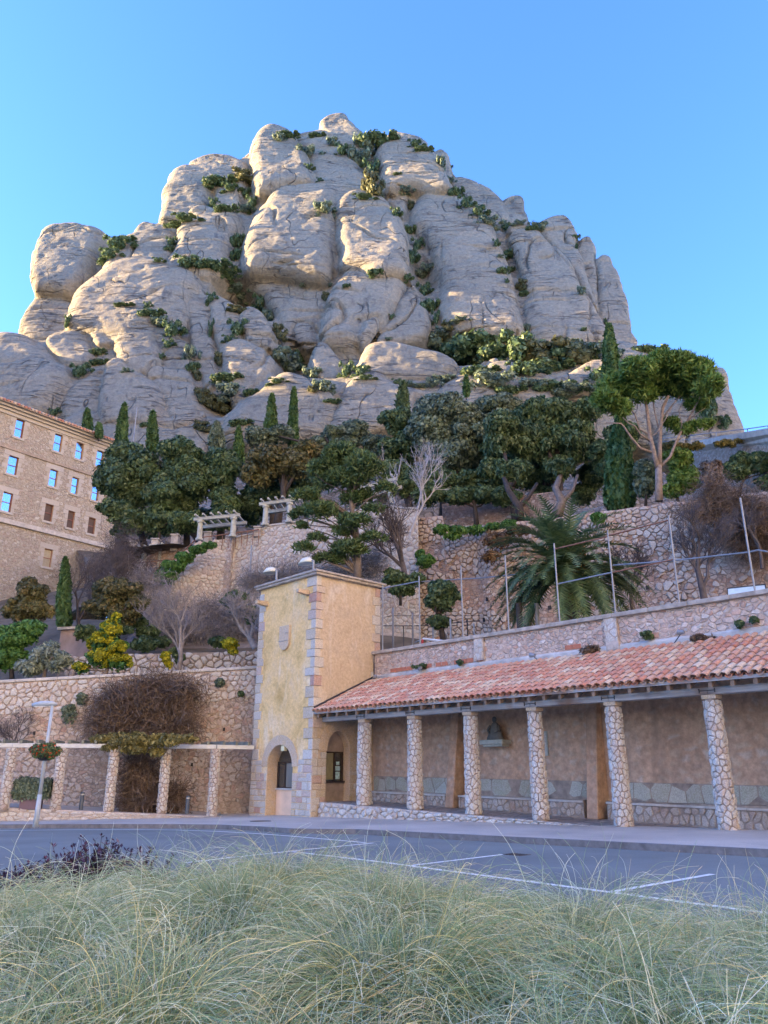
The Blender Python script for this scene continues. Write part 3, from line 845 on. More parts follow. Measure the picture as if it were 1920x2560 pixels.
def arch_wall(name, P, w, h, z0, cx, hw, spring, top, depth, mat, sill_z, N_=16):
    """wall face in frame P(x,z,d): d>0 outwards. arched opening reaching from z0 up"""
    mb = MB()
    rise = top - spring
    arc = [(cx - hw * math.cos(math.pi * k / N_), spring + rise * math.sin(math.pi * k / N_)) for k in range(N_ + 1)]
    ol = [(cx - hw, z0)] + arc + [(cx + hw, z0)]
    # left and right fields
    mb.add([P(0, z0, 0), P(cx - hw, z0, 0), P(cx - hw, spring, 0), P(0, spring, 0)], [(0, 1, 2, 3)])
    mb.add([P(cx + hw, z0, 0), P(w, z0, 0), P(w, spring, 0), P(cx + hw, spring, 0)], [(0, 1, 2, 3)])
    mb.add([P(0, spring, 0), P(cx - hw, spring, 0), P(cx - hw, h, 0), P(0, h, 0)], [(0, 1, 2, 3)])
    mb.add([P(cx + hw, spring, 0), P(w, spring, 0), P(w, h, 0), P(cx + hw, h, 0)], [(0, 1, 2, 3)])
    for a, b in zip(arc[:-1], arc[1:]):
        mb.add([P(a[0], a[1], 0), P(b[0], b[1], 0), P(b[0], h, 0), P(a[0], h, 0)], [(0, 1, 2, 3)])
    return mb, ol
def reveal(P, ol, d0, d1):
    mb = MB()
    for a, b in zip(ol[:-1], ol[1:]):
        mb.add([P(*a, d0), P(*b, d0), P(*b, d1), P(*a, d1)], [(0, 1, 2, 3)])
    return mb
PF = lambda x, z, d: L(-W + x, -d, z)               # front face, x from its left corner
PS = lambda x, z, d: L(d, x, z)                     # side face, x from the front corner
front, ol_f = arch_wall('f', PF, W, HT, ZB, W - 1.92, .80, 1.80, 2.60, .5, None, 0)
front.build('front_wall', PL_FRONT, booth)
side, ol_s = arch_wall('s', PS, DEP, HT, .0, 1.22, .56, 2.35, 3.08, .4, None, 0)
side.build('side_wall', PL_SIDE, booth)
bk = MB(); bk.add([L(-W, 0, ZB), L(-W, DEP, ZB), L(-W, DEP, HT), L(-W, 0, HT)], [(0, 1, 2, 3)])
bk.add([L(-W, DEP, ZB), L(0, DEP, ZB), L(0, DEP, HT), L(-W, DEP, HT)], [(0, 1, 2, 3)])
bk.add([L(-W, 0, HT - .01), L(0, 0, HT - .01), L(0, DEP, HT - .01), L(-W, DEP, HT - .01)], [(0, 1, 2, 3)])
bk.build('rear_wall', PL_SIDE, booth)
reveal(PF, ol_f, 0, -.5).build('arch_reveal', ST_SAND, booth)
reveal(PS, ol_s, 0, -.42).build('arch_reveal', ST_SAND, booth)
# roof slab: chamfered stone coping with a shadow gap
mb = MB().lbox(-W - .16, .16, -.16, DEP + .16, HT, HT + .10); mb.lbox(-W - .22, .22, -.22, DEP + .22, HT + .10, HT + .19)
mb.build('roof_slab', CAPSTONE, booth, bevel=.02)
# quoins
def block(P, x0, x1, z0, z1, proud, parent, rng, name='quoin', mat=ST_ASH, gap=.008, back=.04):
    j = lambda: rng.uniform(-.006, .006)
    c = .018
    x0 += gap; x1 -= gap; z0 += gap; z1 -= gap
    r1 = [(x0, z0), (x1, z0), (x1, z1), (x0, z1)]; r2 = [(x0 + c, z0 + c), (x1 - c, z0 + c), (x1 - c, z1 - c), (x0 + c, z1 - c)]
    V = [P(x + j(), z + j(), -back) for x, z in r1] + [P(x + j(), z + j(), proud * .6) for x, z in r1] + [P(x, z, proud + j()) for x, z in r2]
    F = [(i, (i + 1) % 4, 4 + (i + 1) % 4, 4 + i) for i in range(4)] + [(4 + i, 4 + (i + 1) % 4, 8 + (i + 1) % 4, 8 + i) for i in range(4)] + [(8, 9, 10, 11)]
    return MB().add(V, F).build(name, mat, parent)
def corner_block(la, lb, z0, z1, parent, rng, pr=.03, name='quoin', mat=ST_ASH):
    """an L-wrapping corner stone on the front corner: la along the front, lb along the side"""
    g = .008; z0 += g; z1 -= g; c = .015
    j = lambda: rng.uniform(-.006, .006)
    ring = [(-la, pr), (pr, pr), (pr, -lb), (-.05, -lb), (-.05, -.05), (-la, -.05)]   # (s, -t)
    a = [L(s + j(), -t, z0) for s, t in ring]; b = [p + np.array([0, 0, z1 - z0]) for p in a]
    n = len(ring)
    return MB().add(a + b, [tuple(range(n)), tuple(range(2 * n - 1, n - 1, -1))] + [(i, (i + 1) % n, n + (i + 1) % n, n + i) for i in range(n)]).build(name, mat, parent, bevel=.012)
rng = random.Random(11)
z = 2.05; k = 0
while z < HT - .2:
    h = min(rng.uniform(.27, .42), HT - .02 - z)
    if HT - z - h < .15: h = HT - .02 - z
    long_f = k % 2 == 0
    corner_block(rng.uniform(.42, .58) if long_f else rng.uniform(.2, .3), rng.uniform(.2, .26) if long_f else rng.uniform(.3, .42), z, z + h, booth, rng)
    z += h; k += 1
z = 2.05; k = 0
while z < HT - .2:
    h = min(rng.uniform(.27, .42), HT - .02 - z)
    if HT - z - h < .15: h = HT - .02 - z
    block(PF, -.03, rng.uniform(.26, .34) if k % 2 else rng.uniform(.38, .52), z, z + h, .03, booth, rng)
    z += h; k += 1
z = 5.0; k = 0
while z < HT - .2:
    h = min(rng.uniform(.3, .46), HT - .02 - z)
    if HT - z - h < .15: h = HT - .02 - z
    block(PS, DEP - (rng.uniform(.24, .3) if k % 2 else rng.uniform(.36, .46)), DEP + .03, z, z + h, .03, booth, rng)
    z += h; k += 1
# dressed masonry round the foot of both faces, up to the springing of the arches
def ashlar(P, x_lo, x_hi, z_lo, z_hi, excl, seed, fade=None):
    rg = random.Random(seed); z = z_lo
    while z < z_hi - .08:
        h = rg.uniform(.19, .33)
        if z_hi - z - h < .14: h = z_hi - z
        for (a, b) in excl(z, z + h):
            x = a
            if b - a < .12: continue
            while x < b - .02:
                w = rg.uniform(.2, .52)
                if b - x - w < .17: w = b - x
                if h > .27 and rg.random() < .25 and w > .3:      # two low stones in a tall course
                    block(P, x, x + w, z, z + h / 2, .03, booth, rg, 'stone'); block(P, x, x + w, z + h / 2, z + h, .028, booth, rg, 'stone')
                else: block(P, x, x + w, z, z + h, .03, booth, rg, 'stone')
                x += w
        z += h
cxf = W - 1.92
ashlar(PF, 0, W, ZB, 2.05, lambda a, b: [(-.03, cxf - .80 if b < 1.82 else cxf - 1.14), (cxf + .80 if b < 1.82 else cxf + 1.14, W + .03)], 5)
ashlar(PS, 0, DEP, -.02, 2.3, lambda a, b: [(.0, 1.22 - .56 if a > .5 else .25)] + ([(1.22 + .56, 1.22 + .95)] if a > .55 else []), 6)
def voussoirs(P, cx, hw, spring, top, ring, n, mat, seed, down=0):
    rg = random.Random(seed); rise = top - spring
    def pt(k, e):
        a = math.pi * k / n
        return cx - (hw + e) * math.cos(a), spring + (rise + e) * math.sin(a)
    for k in range(n):
        aa = k + .035; bb = k + .965
        r1 = [pt(aa, 0), pt((aa + bb) / 2, 0), pt(bb, 0), pt(bb, ring), pt((aa + bb) / 2, ring), pt(aa, ring)]
        pr = .035 + rg.uniform(-.004, .006)
        a = [P(x, z, -.03) for x, z in r1]; b = [P(x, z, pr) for x, z in r1]
        MB().add(a + b, [tuple(range(6)), tuple(range(11, 5, -1))] + [(i, (i + 1) % 6, 6 + (i + 1) % 6, 6 + i) for i in range(6)]).build('voussoir', mat, booth, bevel=.01)
voussoirs(PF, cxf, .80, 1.80, 2.60, .34, 13, ST_SAND, 3)
voussoirs(PS, 1.22, .56, 2.35, 3.08, .38, 13, ST_SAND, 4)
# recessed panels, sills and windows
def box_in(P, x0, x1, z0, z1, d0, d1, name, mat, parent, bevel=0):
    a = [P(x0, z0, d0), P(x1, z0, d0), P(x1, z1, d0), P(x0, z1, d0)]; b = [P(x0, z0, d1), P(x1, z0, d1), P(x1, z1, d1), P(x0, z1, d1)]
    return MB().add(a + b, [(0, 3, 2, 1), (4, 5, 6, 7), (0, 1, 5, 4), (1, 2, 6, 5), (2, 3, 7, 6), (3, 0, 4, 7)]).build(name, mat, parent, bevel=bevel)
box_in(PF, cxf - .795, cxf + .795, ZB, .97, -.46, -.60, 'panel', PL_PANEL, booth)
box_in(PF, cxf - .795, cxf + .795, .97, 1.03, -.40, -.62, 'sill', CONCRETE, booth)
box_in(PS, .665, 1.775, .5, 1.24, -.30, -.42, 'panel', PL_GREY, booth)
box_in(PS, .665, 1.775, 1.24, 1.29, -.22, -.42, 'sill', FRAME, booth)
box_in(PS, .665, 1.775, 2.33, 3.1, -.34, -.42, 'lintel_panel', PL_GREY, booth)
# front window: dark frame, fixed pane, mullion
def arch_pane(P, cx, hw, z0, spring, top, d, name, mat, parent):
    n = 14; pts = [(cx - hw, z0)] + [(cx - hw * math.cos(math.pi * k / n), spring + (top - spring) * math.sin(math.pi * k / n)) for k in range(n + 1)] + [(cx + hw, z0)]
    a = [P(x, z, d) for x, z in pts]; b = [P(x, z, d - .012) for x, z in pts]; m = len(pts)
    return MB().add(a + b, [tuple(range(m)), tuple(range(2 * m - 1, m - 1, -1))] + [(i, (i + 1) % m, m + (i + 1) % m, m + i) for i in range(m)]).build(name, mat, parent)
win = arch_pane(PF, cxf, .79, 1.03, 1.80, 2.585, -.50, 'window', PANE, booth)
for x in (cxf - .30, cxf - .775, cxf + .735): box_in(PF, x, x + .045, 1.03, 1.95 if x > cxf - .5 else 2.0, -.46, -.50, 'mullion', FRAME, win)
box_in(PF, cxf - .73, cxf + .735, 1.93, 1.975, -.46, -.498, 'transom', FRAME, win)
box_in(PF, cxf - .73, cxf + .735, 1.03, 1.07, -.46, -.498, 'transom', FRAME, win)
# ticket computer seen behind the counter, and pale interior wall
box_in(PF, cxf - .795, cxf + .795, 1.9, 2.6, -.49, -.495, 'dark_panel', DARK, booth)
bpy.data.objects.remove(bpy.data.objects['dark_panel'])
inner = box_in(PF, cxf - .25, cxf + .6, 1.07, 1.93, -.492, -.497, 'reflecting_pane', glass_mat('reflecting_glass', (.20, .215, .20), .05), win)
t_ = box_in(PF, cxf + .28, cxf + .62, 1.09, 1.33, -.40, -.44, 'monitor', DARK, None, .01); tag(t_, 'small black monitor back on the counter of the arched front window', 'monitor')
t_ = box_in(PF, cxf + .36, cxf + .66, 1.30, 1.43, -.385, -.42, 'card_reader', IRON, None, .01); tag(t_, 'dark ticket machine behind the monitor in the arched front window', 'machine')
lamp_box = box_in(PF, cxf - .02, cxf + .2, 2.36, 2.56, -.02, -.16, 'doorway_lamp', simple('pale_yellow_enamel', (.75, .72, .45), .4, var=.05), None, .012)
tag(lamp_box, 'small pale yellow lamp box hung under the crown of the front arch', 'lamp')
win2 = box_in(PS, .70, 1.74, 1.29, 2.33, -.37, -.385, 'window', PANE, booth)
for x0, x1 in ((.68, .73), (1.30, 1.36), (1.70, 1.76)): box_in(PS, x0, x1, 1.29, 2.33, -.33, -.37, 'mullion', FRAME, win2)
box_in(PS, .73, 1.70, 2.28, 2.33, -.332, -.37, 'transom', FRAME, win2)
box_in(PS, .73, 1.30, 1.34, 2.28, -.366, -.369, 'blind', simple('olive_blind', (.27, .25, .15), .7), win2)
notice = simple('notice_paper', (.42, .62, .66), .6, var=.35, scale=14)
for x0, x1, z0, z1 in ((1.42, 1.62, 1.36, 1.62), (1.41, 1.63, 1.66, 1.82), (1.44, 1.6, 1.86, 1.98)):
    box_in(PS, x0, x1, z0, z1, -.355, -.362, 'notice', notice, win2)
# coat of arms plaque: blank shield with one bar
crest = [(-2.23, 7.12), (-1.58, 7.12), (-1.58, 6.55)] + [(-1.905 + .325 * math.cos(a), 6.48 - .33 * math.sin(a)) for a in np.linspace(0, math.pi, 11)] + [(-2.23, 6.55)]
mb = MB(); mb.prism([L(x, .02, zz) for x, zz in crest], NV * -.10)
sh = mb.build('shield_relief', ST_SAND, booth, bevel=.012)
MB().lbox(-2.235, -1.575, -.10, -.06, 6.50, 6.53).build('band', CAPSTONE, sh)
MB().lbox(-1.80, -1.575, -.11, -.06, 6.80, 6.83).build('band', CAPSTONE, sh)
# stone water spouts
for s, zz in ((-.55, 8.12), (-3.3, 8.10)):
    mb = MB(); a = [L(s - .11, .05, zz), L(s + .11, .05, zz), L(s + .11, .05, zz + .22), L(s - .11, .05, zz + .22)]
    b = [L(s - .08, -.52, zz + .06), L(s + .08, -.52, zz + .06), L(s + .08, -.52, zz + .2), L(s - .08, -.52, zz + .2)]
    mb.add(a + b, [(0, 1, 2, 3), (7, 6, 5, 4), (0, 4, 5, 1), (1, 5, 6, 2), (2, 6, 7, 3), (3, 7, 4, 0)]).build('water_spout', ST_SAND, booth, bevel=.015)
# flashing against the arcade roof
MB().tube([L(.05, .0, 3.86), L(.05, 1.5, 4.54), L(.05, 2.98, 5.2)], .035, 6).build('roof_flashing', IRON, booth)
MB().tube([L(.05, 2.99, 5.2), L(.05, 2.99, 6.1)], .03, 6).build('downpipe', IRON, booth)
# lamps on the tower's roof
ENAMEL = simple('cream_enamel', (.72, .70, .55), .45, var=.08)
def roof_lamp(s, t, zpole, direction, label):
    t_ = thing('roof_floodlight', L(s, t, HT + .19), label, 'lamp', 'floodlights on the tower roof')
    MB().tube([L(s, t, HT + .19), L(s, t, HT + .19 + zpole)], .045, 8).build('pole', GALV, t_)
    c = L(s, t, HT + .19 + zpole); d = -AV * direction
    MB().tube([c, c + d * .25 + np.array([0, 0, .02])], .03, 6).build('arm', GALV, t_)
    c2 = c + d * .48
    n = 16; V = []; 
    for r_, zz in ((.05, .19), (.20, .17), (.30, .06), (.36, -.05), (.30, -.04)):
        for k in range(n):
            a = 2 * math.pi * k / n; V.append(c2 + AV * r_ * math.cos(a) * 1.15 + NV * r_ * .75 * math.sin(a) + np.array([0, 0, zz]))
    F = [(r_ * n + k, r_ * n + (k + 1) % n, (r_ + 1) * n + (k + 1) % n, (r_ + 1) * n + k) for r_ in range(4) for k in range(n)] + [tuple(range(n))]
    MB().add(V, F).build('lamp_shade', ENAMEL, t_, smooth=True)
    V = [c2 + AV * .29 * math.cos(2 * math.pi * k / n) * 1.15 + NV * .29 * .75 * math.sin(2 * math.pi * k / n) + np.array([0, 0, -.035]) for k in range(n)]
    MB().add(V, [tuple(range(n))[::-1]]).build('lens', simple('lamp_lens', (.5, .5, .42), .3), t_)
roof_lamp(-3.05, .25, .62, 1, 'cream saucer floodlight on the left end of the tower roof')
roof_lamp(-.7, .35, .6, 1, 'cream saucer floodlight near the front corner of the tower roof')

# ------------------------------------------------------------------ arcade with tiled roof
def floor_z(s): return .60 - .0265 * s
def pave_z(s): return .017 * s + KZ
S1 = 21.0
arcade = thing('arcade', L(S1 / 2, 1.5, 0), 'long open arcade of stone columns under a red tiled lean-to roof', 'arcade')
# plinth body and floor
def wedge(mb, s0, s1, t0, t1, f0, f1):
    """box with sloping bottom f0 and top f1 (functions of s)"""
    c = [L(s0, t0, f0(s0)), L(s1, t0, f0(s1)), L(s1, t1, f0(s1)), L(s0, t1, f0(s0)), L(s0, t0, f1(s0)), L(s1, t0, f1(s1)), L(s1, t1, f1(s1)), L(s0, t1, f1(s0))]
    return mb.add(c, [(0, 3, 2, 1), (4, 5, 6, 7), (0, 1, 5, 4), (1, 2, 6, 5), (2, 3, 7, 6), (3, 0, 4, 7)])
plinth = wedge(MB(), .02, S1, .36, 3.0, lambda s: -.3, lambda s: floor_z(s) - .005).build('plinth', MORTAR, arcade)
PAVER = rubble_mat('arcade_paving', [(0, (.384, .333, .294)), (.5, (.461, .397, .346)), (1, (.320, .275, .243))], (.256, .218, .192), size=.35, patch=(.384, .333, .294), proud=.01)
wedge(MB(), .02, S1, .40, 2.98, lambda s: floor_z(s) - .02, lambda s: floor_z(s) + .0).build('floor_paving', PAVER, arcade)
PP = lambda x, y, d: L(.02 + x, .34 - d, pave_z(x) - .05 + y * (floor_z(x) + .01 - pave_z(x) + .05) / .68)
lay_stones(plinth, S1 - .1, .68, .26, PP, ST_WHITE, 21, gap=.014, proud=.05, limit=300, aspect=1.1)
# back wall
bw = MB(); bw.lbox(-.0, S1, 3.0, 3.35, -.1, 6.06); bw.build('back_wall', RUB_PLASTER, arcade)
# columns
COLS = [(2.13, .57), (4.57, .56), (6.97, .52), (9.37, .50), (11.88, .51), (14.54, .50), (17.2, .5), (19.8, .5)]
for i, (s, dia) in enumerate(COLS):
    zf = floor_z(s); zt = 3.26; r0 = dia / 2 - .01; r1 = dia / 2 - .04
    c = MB().tube([L(s, .62, zf - .02), L(s, .62, zt)], [r0 - .035, r1 - .035], 16).build('column', MORTAR_DARK, arcade)
    circ = 2 * math.pi * r0; hh = zt - zf - .02
    def CP(x, y, d, s=s, zf=zf, r0=r0, r1=r1, circ=circ, hh=hh):
        a = 2 * math.pi * x / circ; r = r0 + (r1 - r0) * y / hh - .03 + d
        return L(s + r * math.cos(a), .62 + r * math.sin(a), zf + y)
    lay_stones(c, circ, hh, .14, CP, ST_WHITE, 40 + i, gap=.007, proud=.035, limit=300, aspect=1.15)
    MB().lbox(s - .18, s + .18, .44, .80, 3.26, 3.358).build('column_cap', ST_SAND, c, bevel=.01)
# timber
def wood(name, a, b_, c_, stain=.6):
    m, nt, b, _ = new_mat(name)
    v = coords(nt, (1, 1, 1), (0, 0, math.radians(46.5))); 
    g_ = nt.nodes.new('ShaderNodeMapping'); g_.inputs['Scale'].default_value = (.35, 9, 9); nt.links.new(v, g_.inputs[0])
    n1 = noise(nt, g_.outputs[0], 2, 6, .7); n2 = noise(nt, coords(nt), .55, 3, .6)
    c = ramp(nt, n1, [(.3, a), (.7, b_)]); c = mixc(nt, ramp(nt, n2, [(.55, (0, 0, 0)), (.66, (stain, stain, stain))]), c, c_)
    nt.links.new(c, b.inputs['Base Color']); b.inputs['Roughness'].default_value = .85
    bump(nt, b, n1, .8, .008); return m
BEAM = wood('silvered_timber', (.218, .211, .211), (.486, .480, .474), (.205, .122, .077), .9)
RAFT = wood('brown_timber', (.154, .109, .077), (.282, .205, .147), (.128, .090, .064))
spl = [-.06, 2.13, 4.57, 6.97, 9.37, 11.88, 14.54, 17.2, S1]
for a, b in zip(spl[:-1], spl[1:]):
    MB().lbox(a + .004, b - .004, .42, .70, 3.36, 3.53).build('beam', BEAM, arcade, bevel=.01)
for s in spl[1:-1]:                                   # iron cramps on the beam joints
    mb = MB().lbox(s - .2, s + .2, .405, .418, 3.44, 3.46)
    for k in (-.19, .19): mb.lbox(s + k - .012, s + k + .012, .403, .418, 3.40, 3.50)
    mb.build('iron_cramp', IRON, arcade)
def roof_z(t): return 3.70 + (t - .0) * .455
def slope_box(mb, s0, s1, t0, t1, dz0, dz1):
    c = [L(s0, t0, roof_z(t0) + dz0), L(s1, t0, roof_z(t0) + dz0), L(s1, t1, roof_z(t1) + dz0), L(s0, t1, roof_z(t1) + dz0)]
    c += [L(s0, t0, roof_z(t0) + dz1), L(s1, t0, roof_z(t0) + dz1), L(s1, t1, roof_z(t1) + dz1), L(s0, t1, roof_z(t1) + dz1)]
    return mb.add(c, [(0, 3, 2, 1), (4, 5, 6, 7), (0, 1, 5, 4), (1, 2, 6, 5), (2, 3, 7, 6), (3, 0, 4, 7)])
s = .2
while s < S1 - .1:
    slope_box(MB(), s, s + .09, .035, 3.0, -.235, -.055).build('rafter', RAFT, arcade)
    s += .52
roof = slope_box(MB(), .03, S1, .02, 3.0, -.052, -.025).build('roof', RAFT, arcade)
MB().lbox(.03, S1, -.005, .017, roof_z(0) - .085, roof_z(0) - .01).build('eaves_board', BEAM, roof)
# barrel tiles
TILE = stone_mat('terracotta_tile', [(0, (.52, .17, .08)), (.3, (.64, .25, .13)), (.55, (.68, .36, .21)), (.72, (.54, .31, .20)), (.85, (.76, .54, .35)), (1, (.70, .58, .44))], rough=.8, bumpd=.006, scale=8)
def tile_geo(up=True, n=7):
    """half barrel, 0.45 long, tapering; local x across, y up the slope, z out"""
    V = []
    r_lo, r_hi, th = (.105, .085, .014) if up else (.085, .105, .014)
    for y, r in ((0, r_lo), (.45, r_hi)):
        for dr in (0, -th):
            for k in range(n):
                a = math.pi * k / (n - 1); V.append(((r + dr) * math.cos(a), y, (r + dr) * math.sin(a) * (1 if up else -1) * .85))
    F = []
    for k in range(n - 1):
        F += [(k, k + 1, 2 * n + k + 1, 2 * n + k), (n + k + 1, n + k, 3 * n + k, 3 * n + k + 1), (k + 1, k, n + k, n + k + 1)]
    return V, F
cv, cf = tile_geo(True); dv, df = tile_geo(False)
cover_me = bpy.data.meshes.new('tile'); cover_me.from_pydata(cv, [], cf); cover_me.materials.append(TILE)
slope = math.atan(.455); PIT = .235; EXP = .345
UPV = NV * math.cos(slope) + np.array([0, 0, math.sin(slope)]); OUT = np.cross(AV, UPV); OUT = OUT if OUT[2] > 0 else -OUT
spots = []
nr = int(3.05 / math.cos(slope) / EXP)
for i in range(int((S1 - .1) / PIT)):
    for j in range(nr):
        s = .14 + i * PIT + random.uniform(-.008, .008); y = -.06 + j * EXP + random.uniform(-.015, .015)
        base = L(s, 0, roof_z(0)) + UPV * y
        tw = random.uniform(-.03, .03)
        spots.append((base, tw, j, s))
def place(vs, base, tw, lift, tip):
    ax = AV * math.cos(tw) + UPV * math.sin(tw); ay = (-AV * math.sin(tw) + UPV * math.cos(tw)) + OUT * tip; ay /= np.linalg.norm(ay); az_ = np.cross(ax, ay)
    return base, ax, ay, az_ if az_ @ OUT > 0 else -az_, lift
vis = sorted(range(len(spots)), key=lambda k: np.linalg.norm(spots[k][0] - EYE) if sight else 0)
vis = [k for k in vis if spots[k][3] < 16.6 - 0.0 * spots[k][2]]
own = set(vis[:300])
rest = MB()
rl = world_loc(roof)
for k, (base, tw, j, s) in enumerate(spots):
    lift = .045 + random.uniform(0, .008)
    b0, ax, ay, az_, _ = place(None, base + OUT * lift, tw, 0, -.035)
    M = np.stack([ax, ay, az_], 1)
    if k in own:
        o = bpy.data.objects.new('tile', cover_me); COL.objects.link(o); o.parent = roof
        mw = Matrix(M.tolist()).to_4x4(); mw.translation = Vector(b0 - rl); o.matrix_local = mw
    else:
        rest.add([b0 + M @ np.array(p) for p in cv], cf)
    # channel tile between covers
    b1 = base + AV * PIT / 2 + OUT * (.05)
    b1_, ax, ay, az_, _ = place(None, b1, 0, 0, -.035); M = np.stack([ax, ay, az_], 1)
    rest.add([b1_ + M @ np.array(p) for p in dv], df)
o = rest.build('tile_infill', TILE, roof); o['kind'] = 'stuff'
# mortar fillet where roof meets wall, with bits of brick
MB().box(L(.05, 2.93, 5.02), AV * (S1 - .1), NV * .08 + np.array([0, 0, .1]), (0, 0, .16)).build('mortar_fillet', simple('cement_fillet', (.50, .48, .46), .9, scale=2, bumps=.03, var=.3), arcade)
BRICK = simple('red_brick', (.46, .17, .10), .85, scale=10, bumps=.005)
for s0, n in ((1.0, 4), (2.6, 2), (4.3, 3), (5.35, 1), (9.0, 2), (3.4, 2)):
    for k in range(n):
        MB().lbox(s0 + k * .3, s0 + k * .3 + .28, 2.965, 2.999, 5.28, 5.42).build('brick', BRICK, arcade)
# bench along the back wall: rubble seat, stone seat edge, back of irregular slabs, between sloping buttresses
BUTT = [4.45, 9.9, 15.4]
bench_runs = [(.1, 4.2), (4.75, 9.55), (10.3, 15.1), (15.75, S1)]
for s0, s1 in bench_runs:
    bn = thing('stone_bench', L((s0 + s1) / 2, 2.7, floor_z((s0 + s1) / 2)), {.1: 'stone bench against the arcade wall nearest the tower', 4.75: 'stone bench against the arcade wall under the bracket statue',
         10.3: 'stone bench against the arcade wall in front of the darkest wall stains', 15.75: 'stone bench against the arcade wall at the right edge of the photo'}[s0], 'bench', 'stone benches inside the arcade')
    MB().lbox(s0, s1, 2.50, 2.99, floor_z(s1) - .05, .86 - .004 * s0).build('seat_base', MORTAR_DARK, bn)
    zt = lambda x: .94 - .0125 * (x)
    SP = lambda x, y, d, s0=s0: L(s0 + x, 2.50 - d, floor_z(s0 + x) + .01 + y * (zt(s0 + x) - .06 - floor_z(s0 + x)) / .36)
    lay_stones(bn, s1 - s0, .36, .15, SP, ST_DARK, 70 + int(s0), gap=.01, proud=.03, limit=150, aspect=1.2)
    x = s0
    while x < s1 - .05:
        w = min(random.uniform(.7, 1.1), s1 - x)
        wedge(MB(), x + .004, x + w - .004, 2.44, 2.99, lambda q: zt(q) - .055, lambda q: zt(q)).build('seat', ST_SLAB if False else CONCRETE, bn)
        x += w
    wedge(MB(), s0, s1, 2.945, 2.995, lambda q: zt(q), lambda q: zt(q) + .53).build('backrest', MORTAR_DARK, bn)
    BP = lambda x, y, d, s0=s0: L(s0 + x, 2.95 - d, zt(s0 + x) + .005 + y)
    lay_stones(bn, s1 - s0, .52, .36, BP, ST_SLAB, 90 + int(s0), gap=.008, proud=.012, limit=100, aspect=1.3, name='slab', inset=.965, chamfer=False)
for s in BUTT:
    ring = [L(s - .18, 3.0, floor_z(s)), L(s - .18, 2.32, floor_z(s)), L(s - .18, 2.84, 4.3), L(s - .18, 3.0, 4.5)]
    MB().prism(ring, AV * .36).build('buttress', RUB_PLASTER, arcade, bevel=.02)
# bracket with a seated stone figure, plaque, small jar on the bench
STATUE = simple('dark_statue_stone', (.16, .155, .14), .9, scale=12, bumps=.01)
br = thing('wall_bracket', L(6.2, 2.95, 2.5), 'pale moulded stone shelf projecting from the arcade wall', 'shelf')
mb = MB().lbox(5.72, 6.68, 2.50, 2.99, 2.47, 2.61); mb.lbox(5.80, 6.60, 2.58, 2.985, 2.40, 2.468)
mb.build('shelf_slab', simple('pale_green_grey_stone', (.44, .46, .40), .85), br, bevel=.015)
st = MB()
n = 14
def lathe(mb, c, prof, n=14, sx=1, sy=1):
    V = []
    for r_, z_ in prof:
        for k in range(n): a = 2 * math.pi * k / n; V.append(c + AV * r_ * sx * math.cos(a) + NV * r_ * sy * math.sin(a) + np.array([0, 0, z_]))
    m = len(prof); F = [(i * n + k, i * n + (k + 1) % n, (i + 1) * n + (k + 1) % n, (i + 1) * n + k) for i in range(m - 1) for k in range(n)] + [tuple(range(n))[::-1], tuple(range((m - 1) * n, m * n))]
    return mb.add(V, F)
fig = thing('seated_figure_statue', L(6.22, 2.72, 2.61), 'small dark stone figure in a wide robe seated on the wall shelf', 'statue')
lathe(MB(), L(6.22, 2.74, 2.612), [(.34, 0), (.33, .06), (.27, .16), (.22, .30), (.17, .38), (.155, .46), (.11, .53), (.055, .565)], 14, 1, .55).build('robe', STATUE, fig, smooth=True)
lathe(MB(), L(6.22, 2.72, 3.16), [(.04, 0), (.075, .04), (.088, .09), (.08, .14), (.05, .18), (.02, .195)], 12, .9, 1).build('head', STATUE, fig, smooth=True)
MB().tube([L(6.06, 2.72, 3.06), L(5.99, 2.64, 2.93), L(6.10, 2.56, 2.84)], [.05, .045, .03], 8).build('arm', STATUE, fig, smooth=True)
MB().tube([L(6.38, 2.72, 3.06), L(6.45, 2.64, 2.93), L(6.34, 2.56, 2.84)], [.05, .045, .03], 8).build('arm', STATUE, fig, smooth=True)
pq = thing('wall_plaque', L(7.98, 2.98, 2.1), 'tall narrow pale framed plaque on the arcade wall beside a column', 'plaque')
MB().lbox(7.86, 8.10, 2.955, 2.999, 2.09, 2.83).build('frame', simple('pale_green_paint', (.42, .46, .42), .6), pq)
MB().lbox(7.90, 8.06, 2.945, 2.954, 2.13, 2.79).build('panel', simple('faded_print', (.50, .52, .50), .5, var=.3, scale=30), pq)
tag(lathe(MB(), L(5.0, 2.7, .885), [(.07, 0), (.10, .05), (.10, .13), (.05, .19), (.055, .22)], 12).build('clay_jar', STATUE, None, smooth=True), 'small dark jar at the end of the bench beside a column', 'jar')

